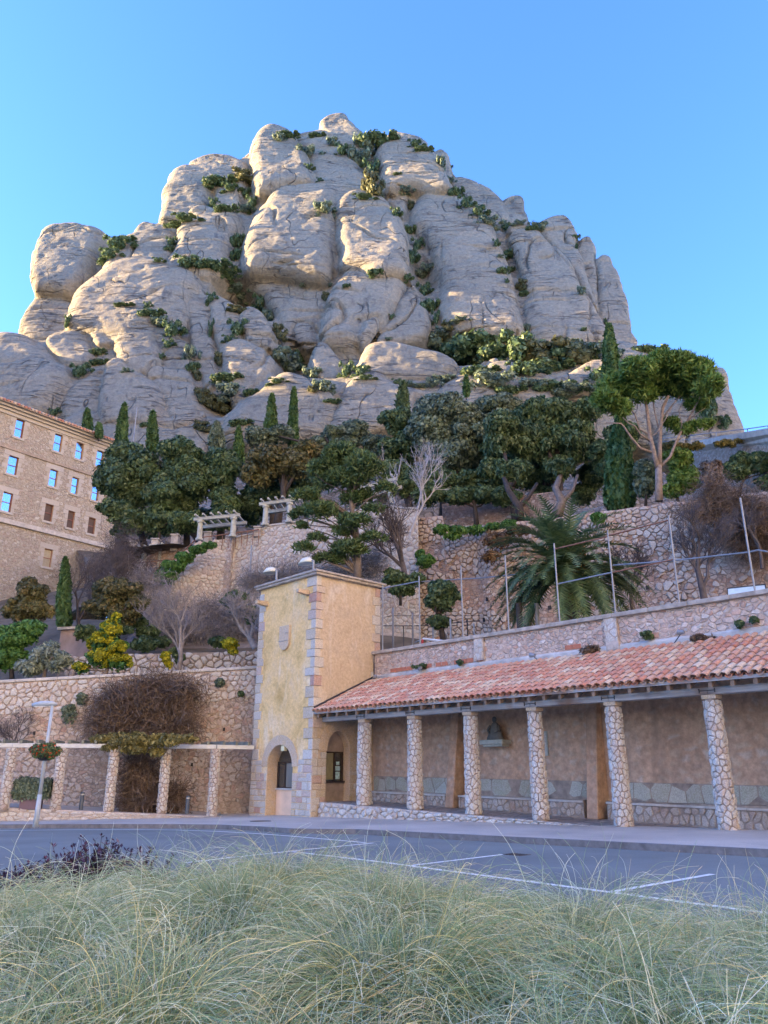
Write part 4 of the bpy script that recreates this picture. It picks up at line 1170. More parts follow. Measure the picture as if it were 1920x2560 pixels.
# ------------------------------------------------------------------ parapet wall above the roof, sports fence on it
par = thing('parapet_wall', L(10, 3.2, 5.2), 'pinkish rubble parapet wall rising above the tiled roof', 'wall')
MB().lbox(.04, S1 + 6, 2.985, 2.999, 5.1, 6.06).build('wall_face', RUB_FINE, par)
x = .0
while x < S1 + 6:
    MB().lbox(x + .003, x + 1.197, 2.86, 3.42, 6.06, 6.19).build('coping_stone', CAPSTONE, par, bevel=.015); x += 1.2
MB().lbox(-.6, -.003, 3.34, 3.42, 6.06, 6.19).build('coping_stone', CAPSTONE, par)
for s0 in (5.3, 10.5):
    pl_ = MB().lbox(s0, s0 + .43, 2.90, 2.98, 5.3 if s0 < 6 else 5.1, 6.06).build('pilaster', MORTAR, par)
    lay_stones(pl_, .41, .74, .17, lambda x, y, d, s0=s0: L(s0 + .01 + x, 2.905 - d, 5.32 + y), ST_WHITE, 200 + int(s0), gap=.01, proud=.025, aspect=1.0)
for i in range(70):
    s = random.uniform(.5, 16); z = random.uniform(5.35, 5.98)
    g_ = stone_geo([(random.uniform(.03, .09) * math.cos(a) * 1.3, random.uniform(.03, .08) * math.sin(a)) for a in np.linspace(0, 5.4, 6)], lambda x, y, d: L(s + x, 2.985 - d, z + y), .002, .02, random)
    if g_: MB().add(*g_).build('stone', ST_PINK, par)
fence = thing('court_fence', L(8, 3.15, 6.19), 'tall galvanised sports court fence posts with rusty rails along the parapet', 'fence')
posts = [.37, 2.45, 4.62, 6.69, 8.76, 10.79, 12.85, 14.99, 17.1]
for s in posts:
    MB().tube([L(s, 3.15, 6.19), L(s, 3.15, 8.9)], .027, 8).build('post', GALV, fence)
for (s0, z0), (s1, z1), m_ in (((.37, 8.76), (2.45, 8.70), GALV), ((8.76, 8.70), (10.79, 8.70), RUST), ((10.79, 8.72), (12.85, 8.76), RUST),
                              ((8.76, 7.5), (10.79, 7.52), GALV), ((10.79, 7.52), (12.85, 7.54), RUST)):
    MB().tube([L(s0, 3.16, z0), L(s1, 3.16, z1)], .024, 6).build('rail', m_, fence)
# the far side of the court: second fence line with long rails
fb = thing('far_court_fence', L(6, 12, 6.0), 'far court fence of thin grey posts and a long bent grey rail', 'fence')
def rail_px(mb, pts, t, r=.025):
    mb.tube([on_plane_t(k, x, y, t) for k, x, y in pts], r, 6)
m_ = MB(); rail_px(m_, [(7, 1240, 150), (7, 1659, 125), (4, 1659, 1150)], 8.5, .03); m_.build('rail', GALV, fb)
m_ = MB(); rail_px(m_, [(5, 740, 1335), (5, 1095, 1308), (5, 1540, 1258), (5, 1600, 1245), (5, 1659, 1255)], 7.0, .03); m_.build('rail', GALV, fb)
m_ = MB(); rail_px(m_, [(7, 985, 455), (7, 1240, 455), (7, 1659, 420)], 9.0, .022); m_.build('rail', IRON, fb)
m_ = MB(); rail_px(m_, [(7, 1000, 395), (7, 1050, 385), (7, 1659, 385)], 9.1, .012); m_.build('wire', IRON, fb)
for xy, t in (((7, 1058, 330), 6), ((7, 1193, 365), 6), ((7, 1333, 385), 6), ((7, 1455, 405), 6), ((7, 1617, 440), 6)):
    p = on_plane_t(*xy, t); MB().tube([(p[0], p[1], 6.0), p], .045 if xy[1] < 1500 else .03, 7).build('post', GALV, fb)
for xy in ((7, 1570, 410), (7, 1130, 455)):
    p = on_plane_t(*xy, 9); MB().tube([(p[0], p[1], 6.0), p], .03, 6).build('post', IRON, fb)
goal = thing('football_goal', on_plane_t(7, 1300, 560, 5.5), 'white and red tubular goal frame just showing over the parapet', 'goal')
WHITE = simple('white_paint', (.75, .77, .78), .5, var=.08); RED = simple('red_paint', (.55, .06, .06), .5)
P_ = lambda x, y, t: on_plane_t(7, x, y, t)
MB().tube([P_(1265, 545, 5.0), P_(1420, 563, 5.0)], .05, 8).build('crossbar', WHITE, goal)
MB().tube([P_(1265, 545, 5.0), P_(1258, 590, 5.0), (*P_(1258, 590, 5.0)[:2], 6.0)], .05, 8).build('goal_post', RED, goal)
MB().tube([P_(1265, 545, 5.0), P_(1200, 575, 6.2)], .03, 8).build('stay', WHITE, goal)
MB().tube([P_(1200, 575, 6.2), (*P_(1200, 575, 6.2)[:2], 6.0)], .03, 8).build('stay', WHITE, goal)
hb = thing('white_board', L(14.9, 3.6, 6.2), 'white board with faint lattice behind the wire fence at the right', 'board')
q = [on_plane_t(5, x, y, 3.55) for x, y in ((1418, 1472), (1643, 1448), (1648, 1480), (1420, 1512))]
MB().prism(q, NV * .03).build('panel', simple('pale_board', (.66, .74, .76), .5, var=.1), hb)
m_ = MB()
for a, b in ((0, 1), (1, 2), (3, 0)): m_.tube([q[a], q[b]], .018, 5)
m_.build('frame', IRON, hb)
# wall spotlights over the roof
for (x, y), (bx, by), lb in (((940, 812), (915, 825), 'small grey spotlight where the tower meets the tiled roof'), ((1250, 755), (1240, 770), 'small white spotlight by a dark plant on the parapet wall')):
    t_ = thing('spotlight', on_plane_t(7, bx, by, 2.9), lb, 'spotlight', 'spotlights along the top of the roof')
    c = on_plane_t(7, x, y, 2.75); MB().tube([on_plane_t(7, bx, by, 2.95), c], .014, 6).build('arm', IRON, t_)
    MB().tube([c - AV * .02 + np.array([0, 0, .06]), c + np.array([0, 0, -.02]) - NV * .1], [.08, .06], 10).build('lamp_head', GALV, t_)
for (x, y), (bx, by), lb in (((470, 282), (490, 300), 'small white spotlight low on the wall left of the stone pilaster'), ((1222, 165), (1180, 225), 'white spotlight on a long arm over the roof tiles at the right')):
    t_ = thing('spotlight', on_plane_t(8, bx, by, 2.9), lb, 'spotlight', 'spotlights along the top of the roof')
    c = on_plane_t(8, x, y, 2.6); MB().tube([on_plane_t(8, bx, by, 2.9), c], .014, 6).build('arm', IRON, t_)
    MB().tube([c - AV * .1 + np.array([0, 0, .03]), c + AV * .08 + np.array([0, 0, -.0])], [.085, .05], 10).build('lamp_head', GALV, t_)
# ------------------------------------------------------------------ left: wall, pergola, square
LW = Plane((-5.49, 33.5), (-15.71, 32.0))      # x runs to the left
def lw_top(x): return 5.93 - .074 * x
lw = thing('retaining_wall', LW.P(5, 0), 'long pinkish rubble retaining wall behind the white pergola', 'wall')
mb = MB(); n = 24
xs = np.linspace(-1.4, 16, n)
mb.add([LW.P(x, -.4) for x in xs] + [LW.P(x, lw_top(x) - .12) for x in xs] + [LW.P(x, lw_top(x) - .12, -.5) for x in xs],
       [(i, i + 1, n + i + 1, n + i) for i in range(n - 1)] + [(n + i, n + i + 1, 2 * n + i + 1, 2 * n + i) for i in range(n - 1)])
mb.build('wall_face', RUB_PINK, lw)
x = -1.4
while x < 16:
    w = random.uniform(.6, 1.1)
    a = [LW.P(x + .005, lw_top(x) - .115, .06), LW.P(x + w - .005, lw_top(x + w) - .115, .06), LW.P(x + w - .005, lw_top(x + w) - .115, -.55), LW.P(x + .005, lw_top(x) - .115, -.55)]
    MB().prism(a, (0, 0, .12)).build('coping_stone', CONCRETE, lw, bevel=.015); x += w
lay_stones(lw, 17.2, 1.25, .20, lambda x, y, d: LW.P(x - 1.3, lw_top(x - 1.3) - 1.4 + y, d), ST_WHITE, 301, gap=.018, proud=.05, limit=300, aspect=1.35)
lay_stones(lw, 17.2, 4.0, .19, lambda x, y, d: LW.P(x - 1.3, .3 + y, d - .012), ST_PINK, 302, gap=.03, proud=.04, limit=0, aspect=1.4,
           keep=lambda x, y: vnoise(np.array([[x * .6, y * .6, 0]]), 5)[0] + .35 * vnoise(np.array([[x * 3, y * 3, 4]]), 6)[0] > -.05)
# drain holes
for xx, zz in ((6, 20), (3.2, 2.6), (8.7, 3.1), (5.2, 1.5), (2.4, 1.9), (10.2, 1.2), (12.5, 2.8), (1.2, 3.3), (13.6, 3.7)):
    if zz < 6: MB().add(*[[LW.P(xx + a, zz + b, .03) for a, b in ((-.05, -.07), (.05, -.06), (.04, .06), (-.04, .07))], [(0, 1, 2, 3)]]).build('drain_hole', DARK, lw)

# pergola along the square
PERG = [at(6, 1252, 1050, 30.5), at(6, 955, 1030, 30.1), at(6, 640, 1020, 29.7), at(6, 325, 1010, 29.3), at(6, 20, 1000, 28.9)]
PERG.append(PERG[-1] + (PERG[-1] - PERG[-2]))
perg = thing('pergola', PERG[2], 'white beamed pergola on pale cobble-clad pillars below the left retaining wall', 'pergola')
BT = 2.44
for i, p in enumerate(PERG):
    zb = p[2]; r0 = .185
    c = MB().tube([(p[0], p[1], zb - .05), (p[0], p[1], BT)], [r0 - .03, r0 - .035], 14).build('pillar', MORTAR_DARK, perg)
    circ = 2 * math.pi * r0; hh = BT - zb
    lay_stones(c, circ, hh, .135, lambda x, y, d, p=p, zb=zb: np.array([p[0] + (r0 - .025 + d) * math.cos(2 * math.pi * x / circ), p[1] + (r0 - .025 + d) * math.sin(2 * math.pi * x / circ), zb + y]),
               ST_WHITE, 320 + i, gap=.008, proud=.03, limit=300, aspect=1.1)
BEAMW = simple('white_pergola_beam', (.58, .60, .58), .7, scale=4, var=.12, bumps=.004)
BEAMG = simple('mossy_beam_top', (.20, .215, .17), .85, scale=3, var=.35)
ends = [np.array([*at(6, 1500, 640, 31.4)[:2], 0])] + [np.array([p[0], p[1], 0]) for p in PERG]
for a, b in zip(ends[:-1], ends[1:]):
    e = (b - a) / np.linalg.norm(b - a); nrm = np.array([e[1], -e[0], 0]); nrm = nrm if nrm[1] < 0 else -nrm
    MB().box(a + e * .004 + nrm * .10 + (0, 0, BT + .002), (b - a) - e * .008, -nrm * .2, (0, 0, .15)).build('beam', BEAMW, perg, bevel=.008)
    k = int(np.linalg.norm(b - a) / .45)
    for j in range(k):
        c = a + (b - a) * (j + .5) / k
        MB().box(c - e * .045 + nrm * .16 + (0, 0, BT + .154), e * .09, -nrm * 2.2, (0, 0, .13)).build('cross_slat', BEAMG, perg, bevel=.006)
# low kerb wall carrying the pillars, and the raised walk behind
kw = thing('low_kerb_wall', (PERG[2][0], PERG[2][1] - .3, 0), 'low wall of small pinkish stones along the foot of the pergola pillars', 'wall')
a, b = np.array([*PERG[0][:2], 0]) + (1.3, -.25, 0), np.array([*PERG[-1][:2], 0]) + (-3, -.30, 0)
KP = Plane(a, b)
def kz0(x): return gz(KP.P(x, 0)) + KZ - .02
def kz1(x): return .02 + .0545 * x * .9
LK = KP.len
mb = MB(); xs = np.linspace(1.0, LK, 16); n = 16
mb.add([KP.P(x, kz0(x)) for x in xs] + [KP.P(x, max(kz1(x), kz0(x) + .02)) for x in xs] + [KP.P(x, max(kz1(x), kz0(x) + .02), -.55) for x in xs],
       [(i, i + 1, n + i + 1, n + i) for i in range(n - 1)] + [(n + i, n + i + 1, 2 * n + i + 1, 2 * n + i) for i in range(n - 1)])
mb.build('wall_core', MORTAR, kw)
lay_stones(kw, LK - 1.2, 1.0, .22 / .35 * .5, lambda x, y, d: KP.P(1.1 + x, kz0(1.1 + x) + y * max(.03, kz1(1.1 + x) - kz0(1.1 + x)), d), ST_WHITE, 340, gap=.012, proud=.04, limit=300, aspect=.8)
wk = MB(); xs = np.linspace(1.0, LK, 16)
wk.add([KP.P(x, max(kz1(x), kz0(x) + .02) - .006, -.3) for x in xs] + [KP.P(x, max(kz1(x), kz0(x) + .02) - .006, -3.6) for x in xs], [(i, i + 1, n + i + 1, n + i) for i in range(n - 1)])
tag(wk.build('raised_walk', PAVE), kind='structure')

# bollards
BOL = simple('bollard_blue_grey', (.075, .10, .135), .45, var=.08)
def bollard(x, y, Y, label):
    p = at(6, x, y, Y)
    t_ = thing('bollard', p, label, 'bollard', 'bollards between the pergola pillars')
    MB().tube([p, p + (0, 0, .52)], .075, 14).build('post', BOL, t_, smooth=False)
    MB().tube([p + np.array((0, 0, .525)), p + np.array((0, 0, .565))], .068, 14).build('light_ring', simple('bollard_lens', (.45, .47, .47), .4), t_)
    MB().tube([p + np.array((0, 0, .568)), p + np.array((0, 0, .61)), p + np.array((0, 0, .63))], [.078, .075, .04], 14).build('cap', BOL, t_)
bollard(478, 1010, 29.9, 'dark blue-grey bollard between the second and third pillars, left of the vine')
bollard(1107, 1030, 30.5, 'dark blue-grey bollard between the last two pillars nearest the tower')

# street lamp with hanging basket
BLUEP = simple('pale_blue_grey_paint', (.40, .47, .53), .45, var=.06)
lb = on_ground('a', 153, 118, KZ)
lamp = thing('street_lamp', lb, 'pale blue-grey street lamp post with a flat horizontal head', 'street lamp')
def above(p, r, x, y):
    """the point over p's plan position seen at that height"""
    return at(r, x, y, p[1])
ztop = above(lb, 6, 295, 385)[2]
MB().tube([lb, lb + np.array([0, 0, .9])], [.085, .062], 12).build('base', BLUEP, lamp, smooth=True)
MB().tube([lb + np.array([0, 0, .9]), (lb[0] + .02, lb[1], ztop)], [.055, .042], 12).build('pole', BLUEP, lamp, smooth=True)
hd = np.array([lb[0], lb[1], ztop])
MB().tube([hd + np.array([.14, 0, .02]), hd + np.array([0, 0, .045]), hd + np.array([-.34, 0, .04]), hd + np.array([-.60, 0, .0])], [.04, .075, .08, .05], 10).build('lamp_head', BLUEP, lamp, smooth=True)
MB().lbox(0, .01, 0, .01, 0, .01)
MB().box(hd + np.array([-.52, -.06, -.055]), (.38, 0, 0), (0, .12, 0), (0, 0, .02)).build('lens', simple('street_lamp_lens', (.6, .62, .6), .3), lamp)

# planter with clipped hedge
pc = at(6, 160, 1000, 29.2)
pt = thing('planter', pc, 'dark plum-coloured metal planter box at the left of the pergola', 'planter')
PM = simple('plum_metal', (.16, .10, .115), .5, .2, var=.1)
w_, h_ = 1.0, .58
mb = MB(); x0, x1 = at(6, 105, 1000, 29.0)[0], at(6, 215, 1000, 29.0)[0]; x2 = at(6, 250, 1000, 29.6)[0]
zb, zt = at(6, 105, 1005, 29.0)[2], at(6, 105, 942, 29.0)[2]; PLANTER_TOP = zt
mb.prism([(x0 + .03, 29.0, zb), (x1, 29.0, zb), (x2, 29.6, zb), (x0 + .5, 29.6, zb)], (0, 0, zt - zb)); mb.build('box', PM, pt, bevel=.01)
MB().prism([(x0 + .01, 28.98, zt + .002), (x1 + .01, 28.98, zt + .002), (x2 + .01, 29.62, zt + .002), (x0 + .48, 29.62, zt + .002)], (0, 0, .035)).build('rim', PM, pt)

# ------------------------------------------------------------------ dry stone wall on the lower terrace
DW = Plane(tuple(at(6, 1520, 60, 37)[:2]), tuple(at(6, 400, 120, 36)[:2]))
dw = thing('dry_stone_wall', DW.P(4, 5.8), 'low dry stone wall of pale blocks on the terrace above the retaining wall', 'wall')
xa, za = DW.hit(6, 1520, 60); xb, zb_ = DW.hit(6, 800, 78); xc, zc_ = DW.hit(6, 420, 92)
def dtop(x): return np.interp(x, [0, xb, xc], [za, zb_, zc_])
DH = 1.9
mb = MB(); xs = np.linspace(-.5, xc + .5, 14); n = 14
mb.add([DW.P(x, dtop(x) - DH) for x in xs] + [DW.P(x, dtop(x) - .05) for x in xs] + [DW.P(x, dtop(x) - .05, -.5) for x in xs], [(i, i + 1, n + i + 1, n + i) for i in range(n - 1)] + [(n + i, n + i + 1, 2 * n + i + 1, 2 * n + i) for i in range(n - 1)])
mb.build('wall_core', MORTAR_DARK, dw)
lay_stones(dw, xc + .4, DH - .05, .24, lambda x, y, d: DW.P(x - .2, dtop(x - .2) - DH + .04 + y, d + .02), ST_WHITE, 350, gap=.022, proud=.09, limit=300, aspect=1.4)

# ------------------------------------------------------------------ great terrace wall, upper left, with stairs
GW = Plane(tuple(at(3, 1390, 940, 44.6)[:2]), tuple(at(4, 1055, 765, 42.0)[:2]))    # x to the right
gw = thing('terrace_wall', GW.P(8, 10), 'high terrace wall of pale pinkish squared stones below the hillside pergola', 'wall')
topL = [(3, 1390, 938), (3, 1545, 905), (3, 1550, 872), (4, 345, 845), (4, 600, 795), (4, 910, 738), (4, 920, 765), (4, 1055, 765)]
tp = [GW.hit(*q) for q in topL]
xs = np.array([p[0] for p in tp]); zs = np.array([p[1] for p in tp])
def gtop(x): return float(np.interp(x, xs, zs))
WL = xs[-1]; GB = 8.3
n = 60; X_ = np.linspace(0, WL, n)
mb = MB(); mb.add([GW.P(x, GB - 1.5) for x in X_] + [GW.P(x, gtop(x)) for x in X_] + [GW.P(x, gtop(x), -.6) for x in X_], [(i, i + 1, n + i + 1, n + i) for i in range(n - 1)] + [(n + i, n + i + 1, 2 * n + i + 1, 2 * n + i) for i in range(n - 1)])
mb.build('wall_face', MORTAR, gw)
HG = 7.2
lay_stones(gw, WL, HG, .20, lambda x, y, d: GW.P(x, gtop(x) - .02 - HG + y, d), ST_WHITE, 360, gap=.016, proud=.055, limit=300, aspect=1.5, jit=.44)
x = 0
while x < WL - .1:
    w = min(random.uniform(.9, 1.4), WL - x)
    a = [GW.P(x + .01, gtop(x + .02) + .002, .08), GW.P(x + w - .01, gtop(x + w - .02) + .002, .08), GW.P(x + w - .01, gtop(x + w - .02) + .002, -.62), GW.P(x + .01, gtop(x + .02) + .002, -.62)]
    if abs(gtop(x + .02) - gtop(x + w - .02)) < .5: MB().prism(a, (0, 0, .09)).build('coping_stone', CONCRETE, gw)
    x += w
# return pier and the wall that steps down beside the stairs
sw = thing('stair_wall', at(3, 1150, 1150, 43.5), 'rubble wall falling leftwards beside the ivy-grown hillside stair', 'wall')
ol = [(3, 1390, 935), (3, 1165, 962), (3, 1050, 1060), (3, 930, 1150), (3, 860, 1260), (3, 830, 1360), (3, 900, 1420), (3, 1100, 1400), (3, 1390, 1360)]
SWP = Plane(tuple(at(3, 1390, 1000, 44.5)[:2]), tuple(at(3, 860, 1250, 43.0)[:2]))
pts = [SWP.hit(*q) for q in ol]
MB().prism([SWP.P(x, z) for x, z in pts], -SWP.n * .6).build('wall_face', MORTAR, sw)
def in_poly(x, y, P_):
    c = False
    for (x1, y1), (x2, y2) in zip(P_, P_[1:] + P_[:1]):
        if (y1 > y) != (y2 > y) and x < (x2 - x1) * (y - y1) / (y2 - y1) + x1: c = not c
    return c
mx = [min(p[0] for p in pts), max(p[0] for p in pts), min(p[1] for p in pts), max(p[1] for p in pts)]
lay_stones(sw, mx[1] - mx[0], mx[3] - mx[2], .21, lambda x, y, d: SWP.P(mx[0] + x, mx[2] + y, d), ST_WHITE, 365, gap=.02, proud=.06, limit=300, aspect=1.25, keep=lambda x, y: in_poly(mx[0] + x, mx[2] + y, pts))
q = [GW.P(-.45, GB - 1, .4), GW.P(.05, GB - 1, .4), GW.P(.05, GB - 1, -.3), GW.P(-.45, GB - 1, -.3)]
MB().prism(q, (0, 0, gtop(0) - GB + 1.1)).build('corner_pier', RUB_PINK, gw, bevel=.03)
# rock outcrop under the stair wall
OUT_R = simple('purple_grey_rock', (.235, .205, .20), .95, scale=1.6, bumps=.12, var=.35)
terrain('rock_outcrop', [[at(3, x, y, 42.4) for x, y in ((780, 1400), (900, 1360), (1050, 1345), (1200, 1340), (1400, 1330), (1520, 1330))],
                         [at(3, x, y, 41.5) for x, y in ((760, 1500), (880, 1470), (1050, 1470), (1200, 1480), (1400, 1470), (1520, 1480))],
                         [at(3, x, y, 40.2) for x, y in ((740, 1600), (880, 1600), (1050, 1600), (1200, 1600), (1400, 1600), (1520, 1600))]], OUT_R, rough=.5)
# stair railing walls on the left: three small pergolas, balustrade, path wall
PALE = simple('pale_cast_stone', (.42, .43, .38), .85, scale=5, var=.2, bumps=.01)
def small_pergola(label, posts, beam, Y, nslat, dy=0.0, r=.17):
    """posts: (R, x, ybase, ytop); beam: (R, x0, y0, x1, y1)"""
    b0 = at(*posts[0][:3], Y)
    t_ = thing('hillside_pergola', b0, label, 'pergola', 'small pale pergolas on the hillside terrace')
    for i, (k, x, y0, y1) in enumerate(posts):
        yy = Y + dy * i
        p0 = at(k, x, y0, yy); p1 = at(k, x, y1, yy); p1 = np.array([p0[0], p0[1], p1[2]])
        h = p1[2] - p0[2]
        c = MB().tube([p0, p0 + (0, 0, .12), p0 + (0, 0, .16), p1 - (0, 0, .15), p1 - (0, 0, .12), p1], [r * 1.35, r * 1.35, r, r * .9, r * 1.25, r * 1.25], 12).build('column', PALE, t_)
    k, xa_, ya, xb_, yb = beam
    a = at(k, xa_, ya, Y - .1); b = at(k, xb_, yb, Y + dy * (len(posts) - 1) - .1)
    e = b - a; nn_ = np.array([-e[1], e[0], 0]); nn_ /= np.linalg.norm(nn_); nn_ = nn_ if nn_[1] > 0 else -nn_
    MB().box(a - (0, 0, .02), e, nn_ * .22, (0, 0, .2)).build('beam', PALE, t_, bevel=.01)
    MB().box(a - (0, 0, .02) + nn_ * 1.5, e, nn_ * .22, (0, 0, .2)).build('beam', PALE, t_)
    for j in range(nslat):
        c = a + e * (j + .35) / nslat
        MB().box(c + (0, 0, .185) - nn_ * .35, e / np.linalg.norm(e) * .10, nn_ * 2.5, (0, 0, .11)).build('cross_slat', PALE, t_)
small_pergola('pale two-columned pergola at the head of the ivy-grown stair', [(3, 1180, 950, 835), (3, 1378, 930, 815)], (3, 1145, 832, 1418, 805), 44.2, 6, -.3)
small_pergola('pale two-columned pergola on the terrace wall left of the bushy pine', [(4, 148, 862, 745), (4, 290, 845, 728)], (4, 112, 742, 365, 708), 44.0, 6, -.3)
small_pergola('low pergola half sunk beside the lower flight of the stair', [(3, 845, 1130, 1010), (3, 945, 1115, 1003)], (3, 812, 1018, 985, 995), 47.0, 5, -.2)
small_pergola('pergola with paired columns partly hidden behind the bushy pine', [(4, 718, 765, 648), (4, 745, 760, 645), (4, 890, 735, 610)], (4, 690, 655, 930, 588), 43.3, 5, -.25, r=.15)
rail = thing('stair_railing', at(3, 1050, 1030, 45), 'thin rusty handrail following the hillside stair', 'railing')
for pts_ in ([(3, 1160, 945, 44.6), (3, 1060, 1040, 45.0), (3, 960, 1110, 45.4)], [(3, 1020, 1065, 45.4), (3, 900, 1075, 46), (3, 740, 1090, 47)], [(3, 1200, 932, 44.4), (3, 1360, 912, 44.0)], [(3, 1400, 905, 44.2), (3, 1535, 885, 43.9)]):
    P_ = [at(*p) for p in pts_]
    MB().tube(P_, .035, 6).build('handrail', RUST, rail)
    for j in range(5):
        p = P_[0] + (P_[-1] - P_[0]) * j / 4; pm = np.array(p) - (0, 0, .9)
        MB().tube([pm, p], .022, 5).build('baluster', RUST, rail)
pw = thing('path_wall', at(3, 900, 1080, 47), 'low brown wall with square piers along the path under the dark trees', 'wall')
pp = [at(3, x, y, Y) for x, y, Y in ((740, 1085, 47.5), (1000, 1000, 46.5), (1150, 975, 45.5))]
for a, b in zip(pp[:-1], pp[1:]):
    MB().prism([a - (0, 0, 1.6), b - (0, 0, 1.6), b, a], (0, .4, 0)).build('wall_face', RUB_BROWN, pw)
for k, x, y0, y1, Y in ((3, 1035, 990, 925, 46.3), (3, 918, 1000, 950, 47.0), (3, 1232, 945, 910, 45.2), (3, 1528, 905, 880, 44.3), (3, 780, 1010, 965, 48)):
    p = at(k, x, y0, Y); z1 = at(k, x, y1, Y)[2]
    MB().box(p + (-.22, -.22, -.3), (.44, 0, 0), (0, .44, 0), (0, 0, z1 - p[2] + .3)).build('pier', CAPSTONE, pw, bevel=.02)
    MB().box(np.array([p[0] - .27, p[1] - .27, z1 + .002]), (.54, 0, 0), (0, .54, 0), (0, 0, .08)).build('pier_cap', CAPSTONE, pw)

# ------------------------------------------------------------------ great court wall, right
CW_TOP = [(4, 1055, 800, 42.2), (4, 1205, 787, 41.8), (4, 1215, 855, 41.7), (4, 1400, 840, 41.0), (5, 0, 1078, 40.3), (5, 300, 1052, 39.6), (5, 600, 1010, 38.9), (5, 900, 972, 38.0), (5, 1050, 950, 37.3), (5, 1300, 920, 36.4), (5, 1659, 880, 35.0), (5, 2100, 840, 33.0)]
tops = [at(*p) for p in CW_TOP]
cw = thing('court_wall', tops[5] * np.array([1, 1, 0]) + (0, 0, 6), 'great brown rubble retaining wall behind the sports court', 'wall')
dens = []
for a, b in zip(tops[:-1], tops[1:]):
    k = max(2, int(np.linalg.norm(a - b) / .5))
    dens += [a + (b - a) * i / k for i in range(k)]
dens.append(tops[-1]); T_ = np.array(dens); n = len(T_)
T_[:, 2] += fbm(T_ * 1.3, 2, 9) * .07
m_rows = 28
V = []; 
for j in range(m_rows):
    f = j / (m_rows - 1)
    row = T_.copy(); row[:, 2] = 5.9 + (T_[:, 2] - 5.9) * f; row[:, 1] += f * .5
    row[:, 1] += fbm(row * 1.1, 3, 12) * .10
    V.append(row)
back_row = V[-1].copy(); back_row[:, 1] += .7; V.append(back_row)
V = np.array(V); idx = np.arange((m_rows + 1) * n).reshape(m_rows + 1, n)
F_ = np.stack([idx[:-1, :-1], idx[:-1, 1:], idx[1:, 1:], idx[1:, :-1]], -1).reshape(-1, 4)
mesh_np('wall_face', V.reshape(-1, 3), F_, RUB_BROWN, cw)
cum = np.concatenate([[0], np.cumsum(np.linalg.norm(np.diff(T_[:, :2], axis=0), axis=1))])
def CWP(x, y, d):
    px = np.interp(x, cum, T_[:, 0]); py = np.interp(x, cum, T_[:, 1]); pz = np.interp(x, cum, T_[:, 2])
    f = (pz - y - 5.9) / (pz - 5.9)
    return np.array([px, py + f * .5 - .06 - d, pz - y])
lay_stones(cw, cum[-1], 7.6, .22, CWP, ST_DARK, 380, gap=.018, proud=.05, limit=0, aspect=1.5, jit=.49, keep=lambda x, y: y < 1.6 or vnoise(np.array([[x * .5, y * .5, 2]]), 15)[0] + .5 * vnoise(np.array([[x * 4, y * 4, 4]]), 16)[0] > -.1)
rg = random.Random(4)
for _ in range(26):
    x, y = rg.uniform(3, cum[-1] - 3), rg.uniform(2.2, 7.4)
    MB().add([CWP(x + a, y + b, .075) for a, b in ((-.09, -.1), (.08, -.12), (.10, .1), (-.08, .12))], [(0, 1, 2, 3)]).build('drain_hole', DARK, cw)
# stone lining the foot of the trees behind it
inner_wall = thing('shaded_wall', at(4, 1400, 780, 52), 'shaded grey stone wall under the dark trees', 'wall')
a, b = at(4, 1200, 850, 50), at(5, 500, 1060, 47)
MB().prism([np.array([a[0], a[1], 14]), np.array([b[0], b[1], 14]), np.array([b[0], b[1], b[2] + 2.0]), np.array([a[0], a[1], a[2] + 1.4])], (0, .5, 0)).build('wall_face', RUB_BROWN, inner_wall)
# concrete walkway with railing, upper right
wy = thing('hillside_walkway', at('f', 1300, 430, 46), 'concrete walkway slab on a stone wall with a thin railing at the upper right', 'walkway')
a, b = at('f', 960, 455, 46), at('f', 1900, 300, 37)
MB().prism([a, b, b + (0, 0, .38), a + (0, 0, .38)], (.5, 2.5, 0)).build('deck_edge', CONCRETE, wy)
c_, d_ = at('f', 1050, 500, 45.8), at('f', 1900, 372, 37.2)
MB().prism([c_, d_, d_ + (0, 0, .35), c_ + (0, 0, .35)], (.3, 1.4, 0)).build('lower_beam', CONCRETE, wy)
MB().prism([a + (.2, .9, -8), b + (.2, .9, -8), b + (.2, .9, -.02), a + (.2, .9, -.02)], (.3, 2, 0)).build('wall_face', RUB_PINK, wy)
rl_ = [at('f', 600, 383, 50), at('f', 1145, 320, 45.4), at('f', 1455, 285, 42), at('f', 1659, 255, 40), at('f', 1900, 222, 37.6)]
rm_ = [at('f', 600, 415, 50), at('f', 1145, 362, 45.4), at('f', 1455, 330, 42), at('f', 1659, 305, 40), at('f', 1900, 275, 37.6)]
MB().tube(rl_, .03, 6).build('rail', GALV, wy); MB().tube(rm_, .02, 6).build('rail', GALV, wy)
for i in (1, 2, 3): MB().tube([rl_[i], rl_[i] - (0, 0, 1.15)], .028, 6).build('post', GALV, wy)
MB().prism([at('f', 1170, 400, 44.6), at('f', 1390, 378, 42.4), at('f', 1390, 362, 42.4), at('f', 1170, 382, 44.6)], (0, .05, 0)).build('white_panel', WHITE, wy)

